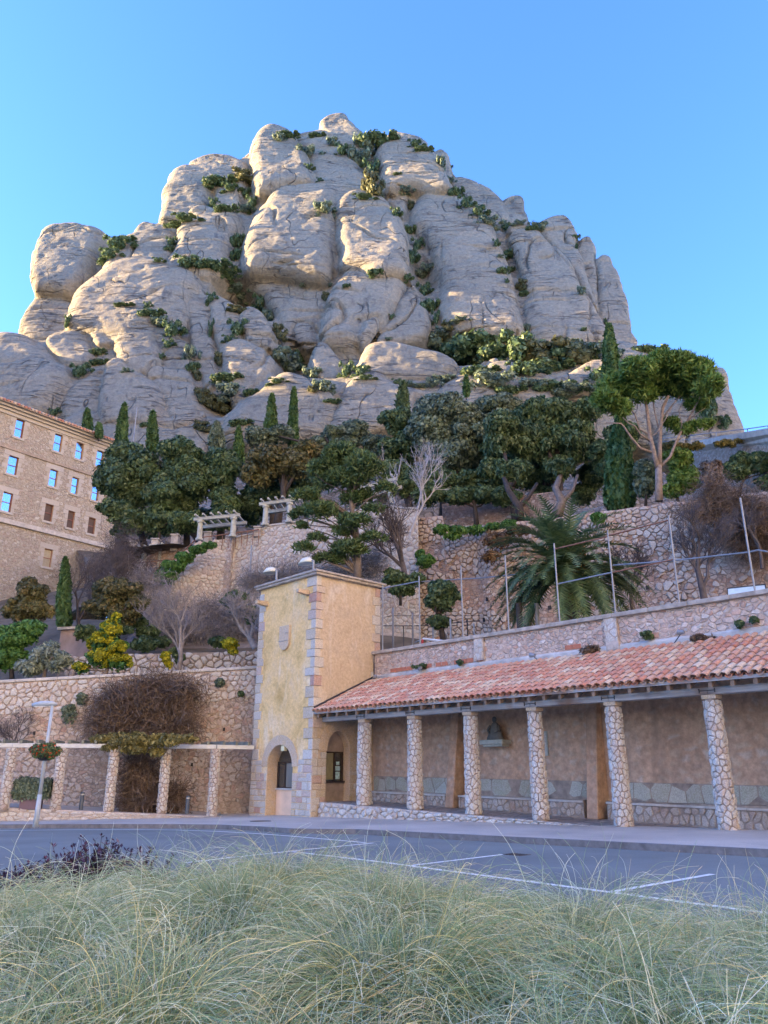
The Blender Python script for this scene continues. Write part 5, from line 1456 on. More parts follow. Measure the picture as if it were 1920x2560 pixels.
# ------------------------------------------------------------------ monastery building, left
KC = at(3, 745, 410, 75); BD = np.array([.605, .797, 0])
HP = Plane(tuple(KC[:2]), tuple((KC - BD * 60)[:2]))     # x runs towards the viewer / left
house = thing('monastery_building', HP.P(15, 12), 'large tan stone monastery wing with small square windows under a tiled eave', 'building')
ZE = HP.hit(3, 745, 408)[1]
HX = 46.0
WINS = [(90, 232, 140, 342), (320, 320, 368, 425), (449, 370, 494, 470), (571, 418, 612, 515),
        (46, 450, 105, 560), (292, 530, 340, 632), (424, 576, 464, 675), (546, 618, 586, 715),
        (12, 665, 70, 780), (264, 735, 313, 838), (399, 775, 440, 878), (521, 815, 564, 912),
        (257, 1000, 308, 1108), (521, 1065, 564, 1165)]
rects = []
for x0, y0, x1, y1 in WINS:
    xm, zm = HP.hit(3, (x0 + x1) / 2, (y0 + y1) / 2)
    xa_ = HP.hit(3, x0, (y0 + y1) / 2)[0]; xb_ = HP.hit(3, x1, (y0 + y1) / 2)[0]; za_ = HP.hit(3, (x0 + x1) / 2, y0)[1]; zb2 = HP.hit(3, (x0 + x1) / 2, y1)[1]
    wv, hv = abs(xa_ - xb_), abs(za_ - zb2)
    rects.append((xm - wv / 2, xm + wv / 2, zm - hv / 2, zm + hv / 2))
for x_, z_ in ((30.5, None),): pass
gx_ = sorted({0.0, HX} | {r[0] for r in rects} | {r[1] for r in rects}); gz_ = sorted({2.0, ZE} | {r[2] for r in rects} | {r[3] for r in rects})
mb = MB()
for x0, x1 in zip(gx_[:-1], gx_[1:]):
    for z0, z1 in zip(gz_[:-1], gz_[1:]):
        cx, cz = (x0 + x1) / 2, (z0 + z1) / 2
        if any(r[0] < cx < r[1] and r[2] < cz < r[3] for r in rects): continue
        mb.add([HP.P(x0, z0), HP.P(x1, z0), HP.P(x1, z1), HP.P(x0, z1)], [(0, 1, 2, 3)])
mb.add([HP.P(0, 2), HP.P(0, ZE), HP.P(0, ZE, -14), HP.P(0, 2, -14)], [(0, 1, 2, 3)])
mb.build('wall', RUB_HOUSE, house)
SKYG = glass_mat('window_glass', (.42, .50, .60), .03); SKYG.node_tree.nodes['Principled BSDF'].inputs['Metallic'].default_value = .9; SHUT = simple('brown_shutter', (.10, .065, .05), .7); BLIND = simple('cream_blind', (.40, .35, .24), .7, var=.15)
RW = simple('red_brown_window_frame', (.24, .09, .065), .5); SURR = stone_mat('window_surround_stone', [(0, (.48, .43, .35)), (1, (.54, .51, .46))], bumpd=.01)
def hbox(mb, x0, x1, z0, z1, d0, d1): return HP.box(mb, x0, x1, z0, z1, d0, d1)
for i, (x0, x1, z0, z1) in enumerate(rects):
    if i in (9, 10, 11): kind = 'shut'
    elif i in (12, 13): kind = 'blind'
    else: kind = 'glass'
    w_m = MB(); D_ = -.2
    for a, b in (((x0, z0), (x1, z0)), ((x1, z0), (x1, z1)), ((x1, z1), (x0, z1)), ((x0, z1), (x0, z0))):
        w_m.add([HP.P(*a, 0), HP.P(*b, 0), HP.P(*b, D_ - .1), HP.P(*a, D_ - .1)], [(0, 1, 2, 3)])
    wn_ = w_m.build('window', RW if i in (0, 4, 8) else ST_SAND, house)
    m_ = MB(); f = .045
    for a in ((x0, x0 + f, z0, z1), (x1 - f, x1, z0, z1), (x0 + f, x1 - f, z0, z0 + f), (x0 + f, x1 - f, z1 - f, z1), (x0 + f, x1 - f, (z0 + z1) / 2 - .035, (z0 + z1) / 2 + .035)): hbox(m_, *a, D_ - .02, D_ + .05)
    m_.build('frame', RW, wn_)
    for zz0, zz1 in ((z0 + f, (z0 + z1) / 2 - .035), ((z0 + z1) / 2 + .035, z1 - f)):
        hbox(MB(), x0 + f, x1 - f, zz0, zz1, D_ - .02, D_ + .0).build('pane', {'glass': SKYG, 'shut': SHUT, 'blind': BLIND}[kind], wn_)
    # surround of dressed stones
    hh = (z1 - z0) / 4
    for side_ in (0, 1):
        for j in range(4):
            wj = .55 if j % 2 else .32
            a, b = (x0 - wj, x0 - .012) if side_ == 0 else (x1 + .012, x1 + wj)
            hbox(MB(), a, b, z0 + j * hh + .01, z0 + (j + 1) * hh - .01, -.05, .03).build('surround_stone', SURR, house)
    hbox(MB(), x0 - .5, x1 + .5, z1 + .012, z1 + .5, -.05, .035).build('lintel', SURR, house)
    hbox(MB(), x0 - .2, x1 + .2, z0 - .22, z0 - .012, -.05, .10).build('sill', SURR, house)
COURSE = simple('string_course_stone', (.36, .30, .24), .9, scale=3, var=.2)
c1 = HP.hit(3, 300, 470 + 15); z_c1 = HP.hit(3, 300, 490)[1]
hbox(MB(), 0, HX, HP.hit(3, 320, 490)[1] - .12, HP.hit(3, 320, 490)[1] + .12, -.05, .12).build('string_course', COURSE, house)
hbox(MB(), 0, HX, HP.hit(3, 300, 905)[1] - .2, HP.hit(3, 300, 905)[1] + .22, -.05, .22).build('string_course', CONCRETE, house)
for k_, (dz0, dz1, pr) in enumerate(((-.9, -.55, .12), (-.55, -.3, .3), (-.3, -.02, .55))):
    hbox(MB(), -pr, HX, ZE + dz0 + .003, ZE + dz1, -.05, pr).build('cornice', SURR if k_ else SURR, house)
rf = MB(); rf.add([HP.P(-.8, ZE, .8), HP.P(HX, ZE, .8), HP.P(HX, ZE + 3.2, -7), HP.P(-.8, ZE + 3.2, -7), HP.P(-.8, ZE - .08, .8), HP.P(HX, ZE - .08, .8), HP.P(-.8, ZE, -14)], [(0, 1, 2, 3), (4, 5, 1, 0), (0, 3, 6)])
rfo = rf.build('roof', TILE, house)
tl = MB(); x = -.7
while x < HX:
    tl.tube([HP.P(x, ZE + .04, .95), HP.P(x, ZE + 3.24, -6.9)], .12, 6); x += .34
o = tl.build('roof_tile_row', TILE, rfo); o['kind'] = 'stuff'
# small outbuilding at the foot of the slope
ob = thing('outbuilding', at(3, 430, 1600, 38), 'small flat-roofed grey-pink hut half hidden behind the shrubs', 'hut')
a, b = at(3, 345, 1600, 38.5), at(3, 525, 1600, 38.0)
zt = at(3, 345, 1482, 38.5)[2]
MB().prism([np.array([a[0], a[1], 5.2]), np.array([b[0], b[1], 5.2]), np.array([b[0], b[1], zt]), np.array([a[0], a[1], zt])], (0, 3, 0)).build('wall', simple('pinkish_render', (.33, .25, .225), .9, var=.2, scale=2), ob)
MB().prism([np.array([a[0] - .15, a[1] - .15, zt + .003]), np.array([b[0] + .15, b[1] - .15, zt + .003]), np.array([b[0] + .15, b[1] + 3.1, zt + .003]), np.array([a[0] - .15, a[1] + 3.1, zt + .003])], (0, 0, .12)).build('roof', CONCRETE, ob)
wa, wb = at(3, 448, 1545, 38.15), at(3, 470, 1510, 38.15)
MB().box(np.array([wa[0], wa[1] - .02, wa[2]]), (wb[0] - wa[0], 0, 0), (0, .1, 0), (0, 0, wb[2] - wa[2])).build('window', DARK, ob)
# thin mast among the cypresses and a pipe on the terrace wall
mp = thing('mast', at(3, 790, 400, 62), 'thin pale mast rising behind the left cypresses', 'mast')
p1 = at(3, 812, 160, 62); p0 = at(3, 788, 400, 62); MB().tube([(p0[0], 62, p0[2] - 4), (p1[0], 62, p1[2])], [.07, .04], 6).build('pole', GALV, mp)
pi_ = thing('grey_pole', at(3, 1480, 1130, 43), 'thin pale grey pole standing against the terrace wall', 'pole')
p1 = at(3, 1492, 980, 43); MB().tube([(p1[0], 43, 8.5), (p1[0], 43, p1[2])], .05, 8).build('pole', GALV, pi_)
# ------------------------------------------------------------------ foliage
GREEN_DK = leaf_mat('evergreen_oak_leaves', [(0, (.054, .098, .048)), (.5, (.091, .153, .069)), (.85, (.141, .207, .098)), (1, (.217, .271, .141))])
GREEN_GREY = leaf_mat('grey_green_leaves', [(0, (.090, .136, .100)), (.6, (.154, .209, .145)), (1, (.271, .326, .245))])
GREEN_BROWN = leaf_mat('olive_brown_leaves', [(0, (.08, .09, .04)), (.5, (.13, .135, .06)), (.85, (.19, .165, .075)), (1, (.25, .20, .10))])
GREEN_PINE = leaf_mat('pine_needles', [(0, (.073, .154, .036)), (.5, (.136, .245, .054)), (1, (.254, .344, .090))])
GREEN_BRT = leaf_mat('ivy_leaves', [(0, (.045, .128, .027)), (.6, (.090, .217, .054)), (1, (.164, .307, .090))])
GREEN_CYP = leaf_mat('cypress_leaves', [(0, (.045, .109, .036)), (.6, (.081, .164, .054)), (1, (.145, .226, .081))])
YELLOW = leaf_mat('mimosa_blossom', [(0, (.13, .18, .02)), (.35, (.30, .32, .02)), (.7, (.52, .47, .02)), (1, (.66, .58, .04))])
OLIVE = leaf_mat('olive_leaves', [(0, (.160, .203, .160)), (.5, (.275, .334, .275)), (1, (.435, .493, .420))])
VINE = leaf_mat('dry_vine_twigs', [(0, (.102, .072, .058)), (.5, (.174, .123, .094)), (1, (.246, .189, .145))], trans=.1)
VINE_G = leaf_mat('vine_leaves', [(0, (.131, .123, .043)), (.5, (.246, .217, .072)), (1, (.392, .348, .145))])
PALM = leaf_mat('palm_leaflets', [(0, (.07, .115, .05)), (.5, (.115, .175, .07)), (1, (.19, .24, .11))], rough=.4)
PURPLE = leaf_mat('purple_leaves', [(0, (.043, .029, .051)), (.6, (.087, .043, .072)), (1, (.189, .065, .087))])
GERAN = leaf_mat('red_petals', [(0, (.45, .05, .02)), (1, (.62, .12, .04))])
BARK = simple('grey_bark', (.17, .14, .12), .95, scale=6, bumps=.02, var=.3)
BARK_D = simple('dark_bark', (.055, .045, .04), .95, scale=6, bumps=.02, var=.3)
BARK_P = simple('pine_bark', (.25, .20, .17), .95, scale=5, bumps=.03, var=.35)
BARE = simple('pale_bare_twigs', (.26, .24, .235), .9, scale=6, var=.25)
BARE_D = simple('dark_bare_twigs', (.10, .085, .085), .9, scale=6, var=.25)

def unit(v): return v / (np.linalg.norm(v, axis=-1, keepdims=True) + 1e-9)
def leaf_cards(C, Nrm, size, rng, aspect=1.6, droop=0.0, along=None):
    """pointed leaves: 4 corners each, at C, facing roughly Nrm"""
    n = len(C)
    Nn = unit(Nrm + rng.normal(0, .55, (n, 3)))
    ref = rng.normal(0, 1, (n, 3)) if along is None else along + rng.normal(0, .35, (n, 3))
    U = unit(ref - Nn * np.sum(ref * Nn, 1, keepdims=True)); V = np.cross(Nn, U)
    s = size * rng.uniform(.55, 1.35, (n, 1))
    a = C - U * s * aspect / 2; c = C + U * s * aspect / 2 + np.array([0, 0, -droop]) * s
    b = C + V * s / 2 - U * s * .05 + Nn * s * .12; d = C - V * s / 2 - U * s * .05 + Nn * s * .12
    P = np.stack([a, b, c, d], 1).reshape(-1, 3)
    return P, np.arange(4 * n).reshape(-1, 4)
def crown_points(lobes, n, rng, shell=.28, up=.25, lump=.22):
    """points through the outer part of a set of ellipsoids (cx,cy,cz,rx,ry,rz), clumped"""
    Lb = np.array(lobes, float); wgt = (Lb[:, 3] * Lb[:, 5]) ** 1.0; wgt /= wgt.sum()
    k = rng.choice(len(Lb), n, p=wgt)
    d = unit(rng.normal(0, 1, (n, 3)))
    d[:, 1] -= .35; d[:, 2] += .15; d = unit(d)
    r = 1 - shell * rng.random(n) ** 1.3 * 1.6
    cl = fbm(d * 2.6 + Lb[k, :3] * .7, 2, 3)
    r = r * (1 + lump * cl)
    C = Lb[k, :3] + d * r[:, None] * Lb[k, 3:]
    nr = unit(d / Lb[k, 3:] * Lb[k, 3:].mean(1, keepdims=True)) + np.array([0, 0, up])
    return C, nr
ICO = None
def core_geo(lobes, f=.74):
    import bmesh
    global ICO
    if ICO is None:
        bm = bmesh.new(); bmesh.ops.create_icosphere(bm, subdivisions=2, radius=1)
        ICO = (np.array([v.co[:] for v in bm.verts]), np.array([[v.index for v in q.verts] for q in bm.faces])); bm.free()
    V = []; F = []; n = 0
    for l in lobes:
        v = ICO[0] * np.array(l[3:]) * f; v = v * (1 + .25 * fbm(v * 1.1 + np.array(l[:3]), 2, 8)[:, None]) + np.array(l[:3])
        V.append(v); F.append(ICO[1] + n); n += len(v)
    return np.vstack(V), np.vstack(F)
def crown_mesh(name, lobes, n, size, mat, parent, rng, aspect=1.5, shell=.28, lump=.22, core=.72, droop=.3, up=.25, along=None):
    C, nr = crown_points(lobes, n, rng, shell, up, lump)
    P, F = leaf_cards(C, nr, size, rng, aspect, droop, along)
    Fs = [F]
    if core:
        cv_, cf_ = core_geo(lobes, core); Fs.append(cf_ + len(P)); P = np.vstack([P, cv_])
    return mesh_np(name, P, Fs, mat, parent)
def sublobes(c, r, k, rng, f=.45, flat=1.0, lower=-.25):
    """break one big ellipsoid into k clumps over its surface"""
    out = []
    for _ in range(k):
        d = unit(rng.normal(0, 1, 3)); 
        if d[2] < lower: d[2] = -d[2]
        if d[1] > .4: d[1] = -d[1]
        q = f * rng.uniform(.7, 1.25)
        m = (r[0] * r[1] * r[2]) ** (1 / 3)
        out.append((*(np.array(c) + d * np.array(r) * (1 - q * .55)), m * q * rng.uniform(.9, 1.25), m * q, m * q * flat * rng.uniform(.8, 1.05)))
    return out
def px_lobes(k, blobs, Y, rng, nsub=9, f=.42, yspread=1.0, flat=.85):
    """crown masses measured in the picture: (x, y, half width, half height[, metres nearer])"""
    L_ = []
    for b in blobs:
        dy = b[4] if len(b) > 4 else 0
        c = at(k, b[0], b[1], Y - dy); m = scale_at(k, b[1], Y - dy) * GRID[k][2]
        r = (b[2] * m * .92, (b[2] + b[3]) / 2 * m * .8 * yspread, b[3] * m * .92)
        L_ += [(*c, r[0] * .8, r[1] * .8, r[2] * .8)] + sublobes(c, r, nsub, rng, f, flat)
    return L_
SEED = [100]
def nrng(): SEED[0] += 1; return np.random.default_rng(SEED[0])
def tree_px(name, label, cat, k, blobs, Y, base, n, size, mat, bark=BARK_D, trunk_r=.25, group=None, nsub=11, f=.46, aspect=1.5, limbs=3, **kw):
    """a tree from its crown masses; base = (x, y) of the trunk's foot in the picture or a world point"""
    rng = nrng()
    if size > .28: size *= .55; n = int(n * 2.2)
    elif size > .13: size *= .75; n = int(n * 1.5)
    bp = np.array(base, float) if len(base) == 3 else at(k, base[0], base[1], Y)
    t = thing(name, bp, label, cat, group)
    Lb = px_lobes(k, blobs, Y, rng, nsub, f)
    crown_mesh('crown', Lb, n, size, mat, t, rng, aspect=aspect, **kw)
    top = np.array([np.mean([l[0] for l in Lb]), np.mean([l[1] for l in Lb]), np.mean([l[2] for l in Lb])])
    mb = MB(); mid = bp + (top - bp) * .45 + rng.normal(0, .15, 3) * [1, 1, 0]
    mb.tube([bp - (0, 0, .4), bp + (mid - bp) * .5, mid, top], [trunk_r * 1.25, trunk_r, trunk_r * .8, trunk_r * .3], 8)
    for _ in range(limbs):
        l = Lb[rng.integers(len(Lb))]
        mb.tube([mid, (mid + np.array(l[:3])) / 2 + rng.normal(0, .2, 3), np.array(l[:3])], [trunk_r * .55, trunk_r * .4, trunk_r * .15], 6)
    if trunk_r > .05: mb.build('trunk', bark, t, smooth=True)
    return t
def cypress(label, k, x, y0, y1, hw, Y, n=2600, size=.2, group='slim cypresses on the slope', mat=None, lean=0):
    rng = nrng()
    b = at(k, x, y1, Y); tp_ = at(k, x + lean, y0, Y); H_ = tp_[2] - b[2]; m = scale_at(k, (y0 + y1) / 2, Y) * GRID[k][2]; R_ = hw * m
    t = thing('cypress', b, label, 'cypress', group)
    h = rng.random(n) ** .85; a = rng.uniform(0, 2 * math.pi, n)
    prof = np.clip(np.minimum(h / .12 + .45, 1) * (1 - h ** 1.9) ** .75 + .04, 0, 1)
    ax = b + (tp_ - b) * h[:, None]; ax[:, 2] = b[2] + H_ * h
    q = fbm(np.stack([np.cos(a) * 2.2, np.sin(a) * 2.2, h * H_ * .8], 1) + SEED[0], 3, 3)
    rr_ = R_ * prof * (.82 + .35 * q) * (1 - .25 * rng.random(n))
    C = ax + np.stack([np.cos(a) * rr_, np.sin(a) * rr_, 0 * a], 1)
    nr = np.stack([np.cos(a), np.sin(a), 0 * a + .2], 1)
    P, F = leaf_cards(C, nr, size, rng, 2.4, 0, np.stack([np.cos(a) * .25, np.sin(a) * .25, 1 + 0 * a], 1))
    # dense inner body
    seg = 12; V = []
    for j in range(seg + 1):
        hh = j / seg; p_ = np.clip(min(hh / .12 + .45, 1) * (1 - hh ** 1.9) ** .75, 0, 1) * R_ * .74
        c = b + (tp_ - b) * hh
        for i in range(10): V.append((c[0] + p_ * math.cos(i * .6283), c[1] + p_ * math.sin(i * .6283), b[2] + H_ * hh * .97))
    cf_ = np.array([(j * 10 + i, j * 10 + (i + 1) % 10, (j + 1) * 10 + (i + 1) % 10, (j + 1) * 10 + i) for j in range(seg) for i in range(10)])
    mesh_np('crown', np.vstack([P, V]), [F, cf_ + len(P)], mat or GREEN_CYP, t)
    MB().tube([b - (0, 0, .5), b + (0, 0, H_ * .15)], [R_ * .22, R_ * .18], 7).build('trunk', BARK_D, t)
    return t
def bare_tree(label, base, height, spread, mat, seed, group=None, levels=5, r0=.09, cat='bare tree', lean=(0, 0), name='bare_tree', up=.5, first=.3, nb=3):
    rng = np.random.default_rng(seed)
    t = thing(name, base, label, cat, group)
    tk = MB(); br_ = MB()
    def grow(p, d, ln, r, lv):
        q = p + d * ln * .5 + rng.normal(0, .04 * ln, 3); e = q + unit(d + rng.normal(0, .14, 3) + (0, 0, .05)) * ln * .5
        (tk if lv == levels else br_).tube([p, q, e], [r, r * .85, r * .68], 6 if lv > levels - 2 else (4 if lv > 1 else 3), cap=False)
        if lv == 0: return
        k = nb + (rng.random() < .4) if lv > 1 else nb + 1
        for i in range(k):
            s = rng.uniform(.35, 1.0) if i else 1.0
            o = p + (q - p) * s * 2 if s < .5 else q + (e - q) * (s - .5) * 2
            nd = unit(d * .75 + unit(rng.normal(0, 1, 3)) * spread * rng.uniform(.6, 1.1) + (0, 0, up * .3))
            grow(o, nd, ln * rng.uniform(.62, .82), r * rng.uniform(.5, .68), lv - 1)
    tot = sum(.72 ** i for i in range(levels + 1))
    grow(np.array(base, float) - (0, 0, .2), unit(np.array([lean[0], lean[1], 1.])), height / tot * (1 + first * 0), r0, levels)
    tk.build('trunk', mat, t, smooth=True); br_.build('branches', mat, t)
    return t

# ---- dark tree belt on the upper terrace
BELT = 'evergreen trees of the dark belt below the cliffs'
tree_px('evergreen_oak', 'broad dark evergreen oak overlapping the right corner of the monastery building', 'tree', 3,
        [(790, 640, 210, 240), (660, 610, 90, 130), (760, 480, 120, 120)], 52, (860, 960), 9000, .34, GREEN_DK, group=BELT, trunk_r=.2)
tree_px('evergreen_oak', 'dark evergreen oak with rounded top, second from the monastery building', 'tree', 3,
        [(1080, 480, 160, 150), (1120, 640, 190, 180), (1050, 790, 120, 100)], 51, (1110, 950), 10000, .34, GREEN_DK, group=BELT, trunk_r=.2)
tree_px('evergreen_oak', 'dark evergreen crown between the oaks and the olive brown tree', 'tree', 3,
        [(1310, 560, 130, 170), (1340, 740, 120, 110)], 50.5, (1310, 930), 6500, .34, GREEN_DK, group=BELT)
tree_px('evergreen_oak', 'low dark foliage mass filling the shade behind the left pergolas', 'tree', 3,
        [(900, 880, 130, 90), (1240, 850, 160, 80), (1480, 800, 110, 110), (720, 900, 60, 60)], 54, (1200, 960), 5000, .34, GREEN_DK, group=BELT)
tree_px('olive_brown_tree', 'olive brown leaved tree above the terrace pergola', 'tree', 4,
        [(200, 500, 180, 110), (120, 570, 120, 100), (320, 520, 130, 110), (400, 430, 110, 70)], 49, (215, 860), 8500, .32, GREEN_BROWN, group=BELT)
tree_px('evergreen_oak', 'dark foliage below the olive brown tree behind the terrace pergola', 'tree', 4,
        [(210, 680, 190, 110), (400, 650, 120, 110), (60, 740, 110, 90)], 51.5, (200, 850), 5200, .33, GREEN_DK, group=BELT)
tree_px('olive_brown_tree', 'grey green tree tops between the two tall cypresses and the cliff foot', 'tree', 4,
        [(110, 350, 110, 75), (250, 330, 90, 60), (560, 330, 110, 60), (690, 320, 110, 80), (460, 390, 60, 60), (800, 400, 100, 80), (620, 400, 110, 70)], 57, (600, 500), 8500, .34, GREEN_GREY, group=BELT)
tree_px('evergreen_oak', 'dark crown with a ragged top just right of the bushy pine', 'tree', 4,
        [(930, 260, 110, 110), (1000, 400, 120, 120), (890, 420, 90, 90)], 54, (1010, 760), 6500, .33, GREEN_DK, group=BELT)
tree_px('evergreen_oak', 'largest dark evergreen oak at the centre of the belt with pale leaf tips', 'tree', 4,
        [(1230, 230, 190, 170), (1120, 330, 140, 150), (1340, 330, 170, 170), (1240, 480, 190, 140)], 52, (1320, 830), 14000, .34, GREEN_GREY, group=BELT, trunk_r=.4)
tree_px('evergreen_oak', 'dark lower limbs of foliage behind the leafless pale tree', 'tree', 4,
        [(1130, 620, 170, 110), (1010, 590, 90, 100), (1380, 620, 140, 90)], 50.5, (1200, 800), 6500, .33, GREEN_DK, group=BELT)
tree_px('evergreen_oak', 'grey green oak right of the centre, its trunk forked on the terrace', 'tree', 4,
        [(1530, 180, 150, 100), (1560, 330, 160, 160), (1470, 480, 120, 130)], 53, (1440, 830), 8500, .34, GREEN_GREY, group=BELT)
tree_px('evergreen_oak', 'dark drooping oak left of the umbrella pine over a pale curved trunk', 'tree', 5,
        [(330, 480, 200, 140), (250, 640, 190, 140), (480, 600, 150, 180), (560, 440, 110, 110), (400, 780, 110, 110)], 49, (415, 1030), 13500, .33, GREEN_DK, group=BELT, trunk_r=.4, droop=.8)
tree_px('evergreen_oak', 'grey oak hanging low over the court wall beside the black trunk', 'tree', 5,
        [(60, 560, 110, 170), (180, 800, 90, 110), (40, 770, 90, 90)], 47.5, (180, 1050), 6500, .33, GREEN_DK, group=BELT, trunk_r=.35, droop=.8)
tree_px('evergreen_oak', 'black shaded evergreen behind the trunks of the umbrella pine', 'tree', 5,
        [(800, 600, 110, 130), (700, 720, 110, 160), (930, 860, 80, 110)], 48.5, (760, 1000), 6500, .32, GREEN_DK, group=BELT)
cypress('broad dark conifer column beside the umbrella pine trunk', 5, 780, 440, 1000, 108, 44, n=6500, size=.22, group=BELT)
tree_px('evergreen_oak', 'deep shaded foliage closing the gap under the central oaks', 'tree', 4,
        [(1300, 560, 160, 110), (1450, 640, 140, 100), (1180, 520, 120, 100), (1560, 560, 110, 110), (950, 560, 90, 110)], 54.5, (1350, 830), 9000, .34, GREEN_DK, group=BELT)
tree_px('evergreen_oak', 'deep shaded foliage behind the two forked trunks on the court wall', 'tree', 5,
        [(60, 680, 120, 130), (250, 820, 150, 110), (420, 700, 160, 130), (560, 640, 120, 130), (620, 830, 110, 110), (560, 930, 90, 80), (330, 930, 90, 70)], 51.5, (300, 1050), 12000, .34, GREEN_DK, group=BELT)
tree_px('evergreen_oak', 'dark shaded shrubbery behind the white leafless trees on the terrace', 'tree', 4,
        [(980, 640, 110, 90), (1100, 690, 120, 80), (900, 560, 80, 90), (1180, 620, 100, 90), (860, 680, 70, 70)], 47.5, (1020, 780), 7000, .34, GREEN_DK, group=BELT, trunk_r=.1)
# pale curved trunk, clearly seen
tk_ = thing('curved_trunk_tree', at(5, 415, 1030, 43), 'pale curved tree trunk leaning over the court wall below dark foliage', 'tree')
MB().tube([at(5, 405, 1045, 43), at(5, 440, 960, 43), at(5, 400, 880, 43.4), at(5, 430, 800, 44)], [.36, .26, .2, .16], 9).build('trunk', BARK, tk_, smooth=True)
MB().tube([at(5, 440, 965, 43), at(5, 500, 890, 43.5), at(5, 530, 800, 44)], [.17, .13, .1], 7).build('limb', BARK, tk_, smooth=True)
crown_mesh('crown', px_lobes(5, [(440, 760, 90, 50)], 44, nrng(), 5), 1400, .3, GREEN_DK, tk_, nrng())
tk_ = thing('dark_trunk_tree', at(5, 190, 1050, 43.6), 'black forked tree trunk standing on the court wall', 'tree')
MB().tube([at(5, 190, 1060, 43.6), at(5, 185, 990, 43.6), at(5, 120, 890, 44), at(5, 90, 800, 44.5)], [.28, .24, .18, .13], 8).build('trunk', BARK_D, tk_, smooth=True)
MB().tube([at(5, 185, 990, 43.6), at(5, 240, 930, 44), at(5, 290, 850, 44.5)], [.2, .14, .1], 7).build('limb', BARK_D, tk_, smooth=True)
crown_mesh('crown', px_lobes(5, [(130, 790, 80, 50)], 44.6, nrng(), 5), 1400, .3, GREEN_DK, tk_, nrng())

tree_px('evergreen_understorey', 'dark shrubbery filling the shade under the two left oaks', 'shrubbery', 3,
        [(700, 800, 90, 90), (800, 850, 110, 90), (930, 840, 110, 100), (1060, 860, 110, 90), (1190, 850, 110, 80), (1330, 830, 90, 90), (960, 700, 110, 110), (640, 760, 60, 60)], 49.5, (940, 960), 11000, .34, GREEN_DK, group=BELT, trunk_r=.1)
tree_px('evergreen_oak', 'low dark boughs overhanging the shaded stone wall on the terrace', 'tree', 4,
        [(1300, 700, 120, 60), (1430, 690, 110, 60), (1560, 700, 110, 70), (1200, 680, 80, 60)], 47.5, (1400, 830), 6500, .34, GREEN_DK, group=BELT, trunk_r=.15)
tree_px('slope_shrub', 'dark green shrubs under the rock outcrop beside the hut', 'shrub', 3,
        [(880, 1500, 80, 50), (820, 1440, 60, 50), (960, 1560, 60, 40), (1290, 1560, 60, 40)], 38.5, (900, 1600), 3000, .15, GREEN_DK, trunk_r=.05)
# ---- cypresses
cypress('small cypress over the monastery roof, leftmost of the row', 3, 517, 178, 300, 31, 72, n=1300, size=.26)
cypress('tiny cypress top just left of the tall one by the roof corner', 3, 587, 262, 335, 25, 71, n=700, size=.25)
cypress('pointed cypress rising at the right end of the monastery roof', 3, 715, 145, 410, 38, 66, n=2600, size=.25, lean=22)
cypress('blunt-topped cypress right of the thin mast', 3, 905, 192, 420, 38, 60, n=2200, size=.24)
cypress('pale green short conifer behind the oak tops', 3, 1285, 255, 420, 55, 60, n=1800, size=.24, mat=GREEN_GREY)
cypress('slim cypress left of the tall pair, behind the oaks', 3, 1415, 285, 540, 37, 56, n=2200, size=.22)
cypress('tall pointed cypress, left of the central pair against the pale rock', 4, 168, 92, 440, 47, 58, n=3800, size=.23, lean=22)
cypress('tall slim cypress, right of the central pair against the pale rock', 4, 312, 52, 400, 33, 58, n=3600, size=.22, lean=8)
cypress('spiky young conifer poking above the oaks at the centre', 4, 965, 20, 200, 40, 56, n=1100, size=.3, mat=GREEN_DK)
cypress('small round-topped conifer tip over the central oak', 4, 1340, -15, 90, 18, 58, n=700, size=.25)
cypress('tall dark cypress standing behind the umbrella pine', 5, 738, -85, 330, 66, 52, n=5200, size=.24, lean=-22)
cypress('cypress column beside the monastery wall on the lower left', 3, 375, 1060, 1470, 52, 41, n=4200, size=.15, lean=12)

# ---- umbrella pine
def tufts(name, lobes, n, size, mat, parent, rng, core=.6, shell=.4):
    C, nr = crown_points(lobes, n, rng, shell=shell, up=.7, lump=.25)
    d = unit(nr + rng.normal(0, .5, (n, 3)))
    P, F = leaf_cards(C + d * size * .4, rng.normal(0, 1, (n, 3)), size * .34, rng, 4.2, 0, d * 3)
    cv_, cf_ = core_geo(lobes, core)
    return mesh_np(name, np.vstack([P, cv_]), [F, cf_ + len(P)], mat, parent)
up_ = thing('umbrella_pine', at(5, 1012, 950, 39), 'umbrella pine with domed bright green crown and several reddish limbs', 'pine tree')
rng = nrng()
blobs = [(1060, 180, 190, 85), (880, 215, 130, 85), (760, 300, 110, 90), (1220, 220, 130, 95), (1310, 290, 80, 80), (700, 380, 75, 90), (1000, 290, 150, 70), (1150, 300, 130, 70), (790, 420, 60, 60), (900, 330, 90, 60), (1290, 330, 60, 40)]
Lb = []
for b in blobs:
    Lb += px_lobes(5, [(*b, rng.uniform(-1, 1.2))], 39, rng, 15, .42, 1.3, .8)
tufts('crown', Lb, 30000, .28, GREEN_PINE, up_, rng, .72)
lowl = px_lobes(5, [(1250, 520, 75, 35), (1160, 540, 60, 30), (1080, 500, 50, 35), (1240, 395, 80, 35), (1300, 500, 40, 20)], 39.6, rng, 8, .4)[1:]
tufts('lower_crown', lowl, 3600, .26, GREEN_PINE, up_, rng, .4)
def limb(pts, r, name='limb', parent=up_, mat=BARK_P):
    P_ = [at(5, x, y, Y) for x, y, Y in pts]; return MB().tube(P_, np.linspace(r[0], r[1], len(P_)) * .6, 8).build(name, mat, parent, smooth=True)
limb([(1012, 955, 39), (1012, 840, 39), (1010, 745, 39)], (.36, .30), 'trunk')
limb([(1005, 760, 39), (985, 680, 38.9), (958, 560, 38.9), (945, 440, 39), (930, 330, 39)], (.25, .13))
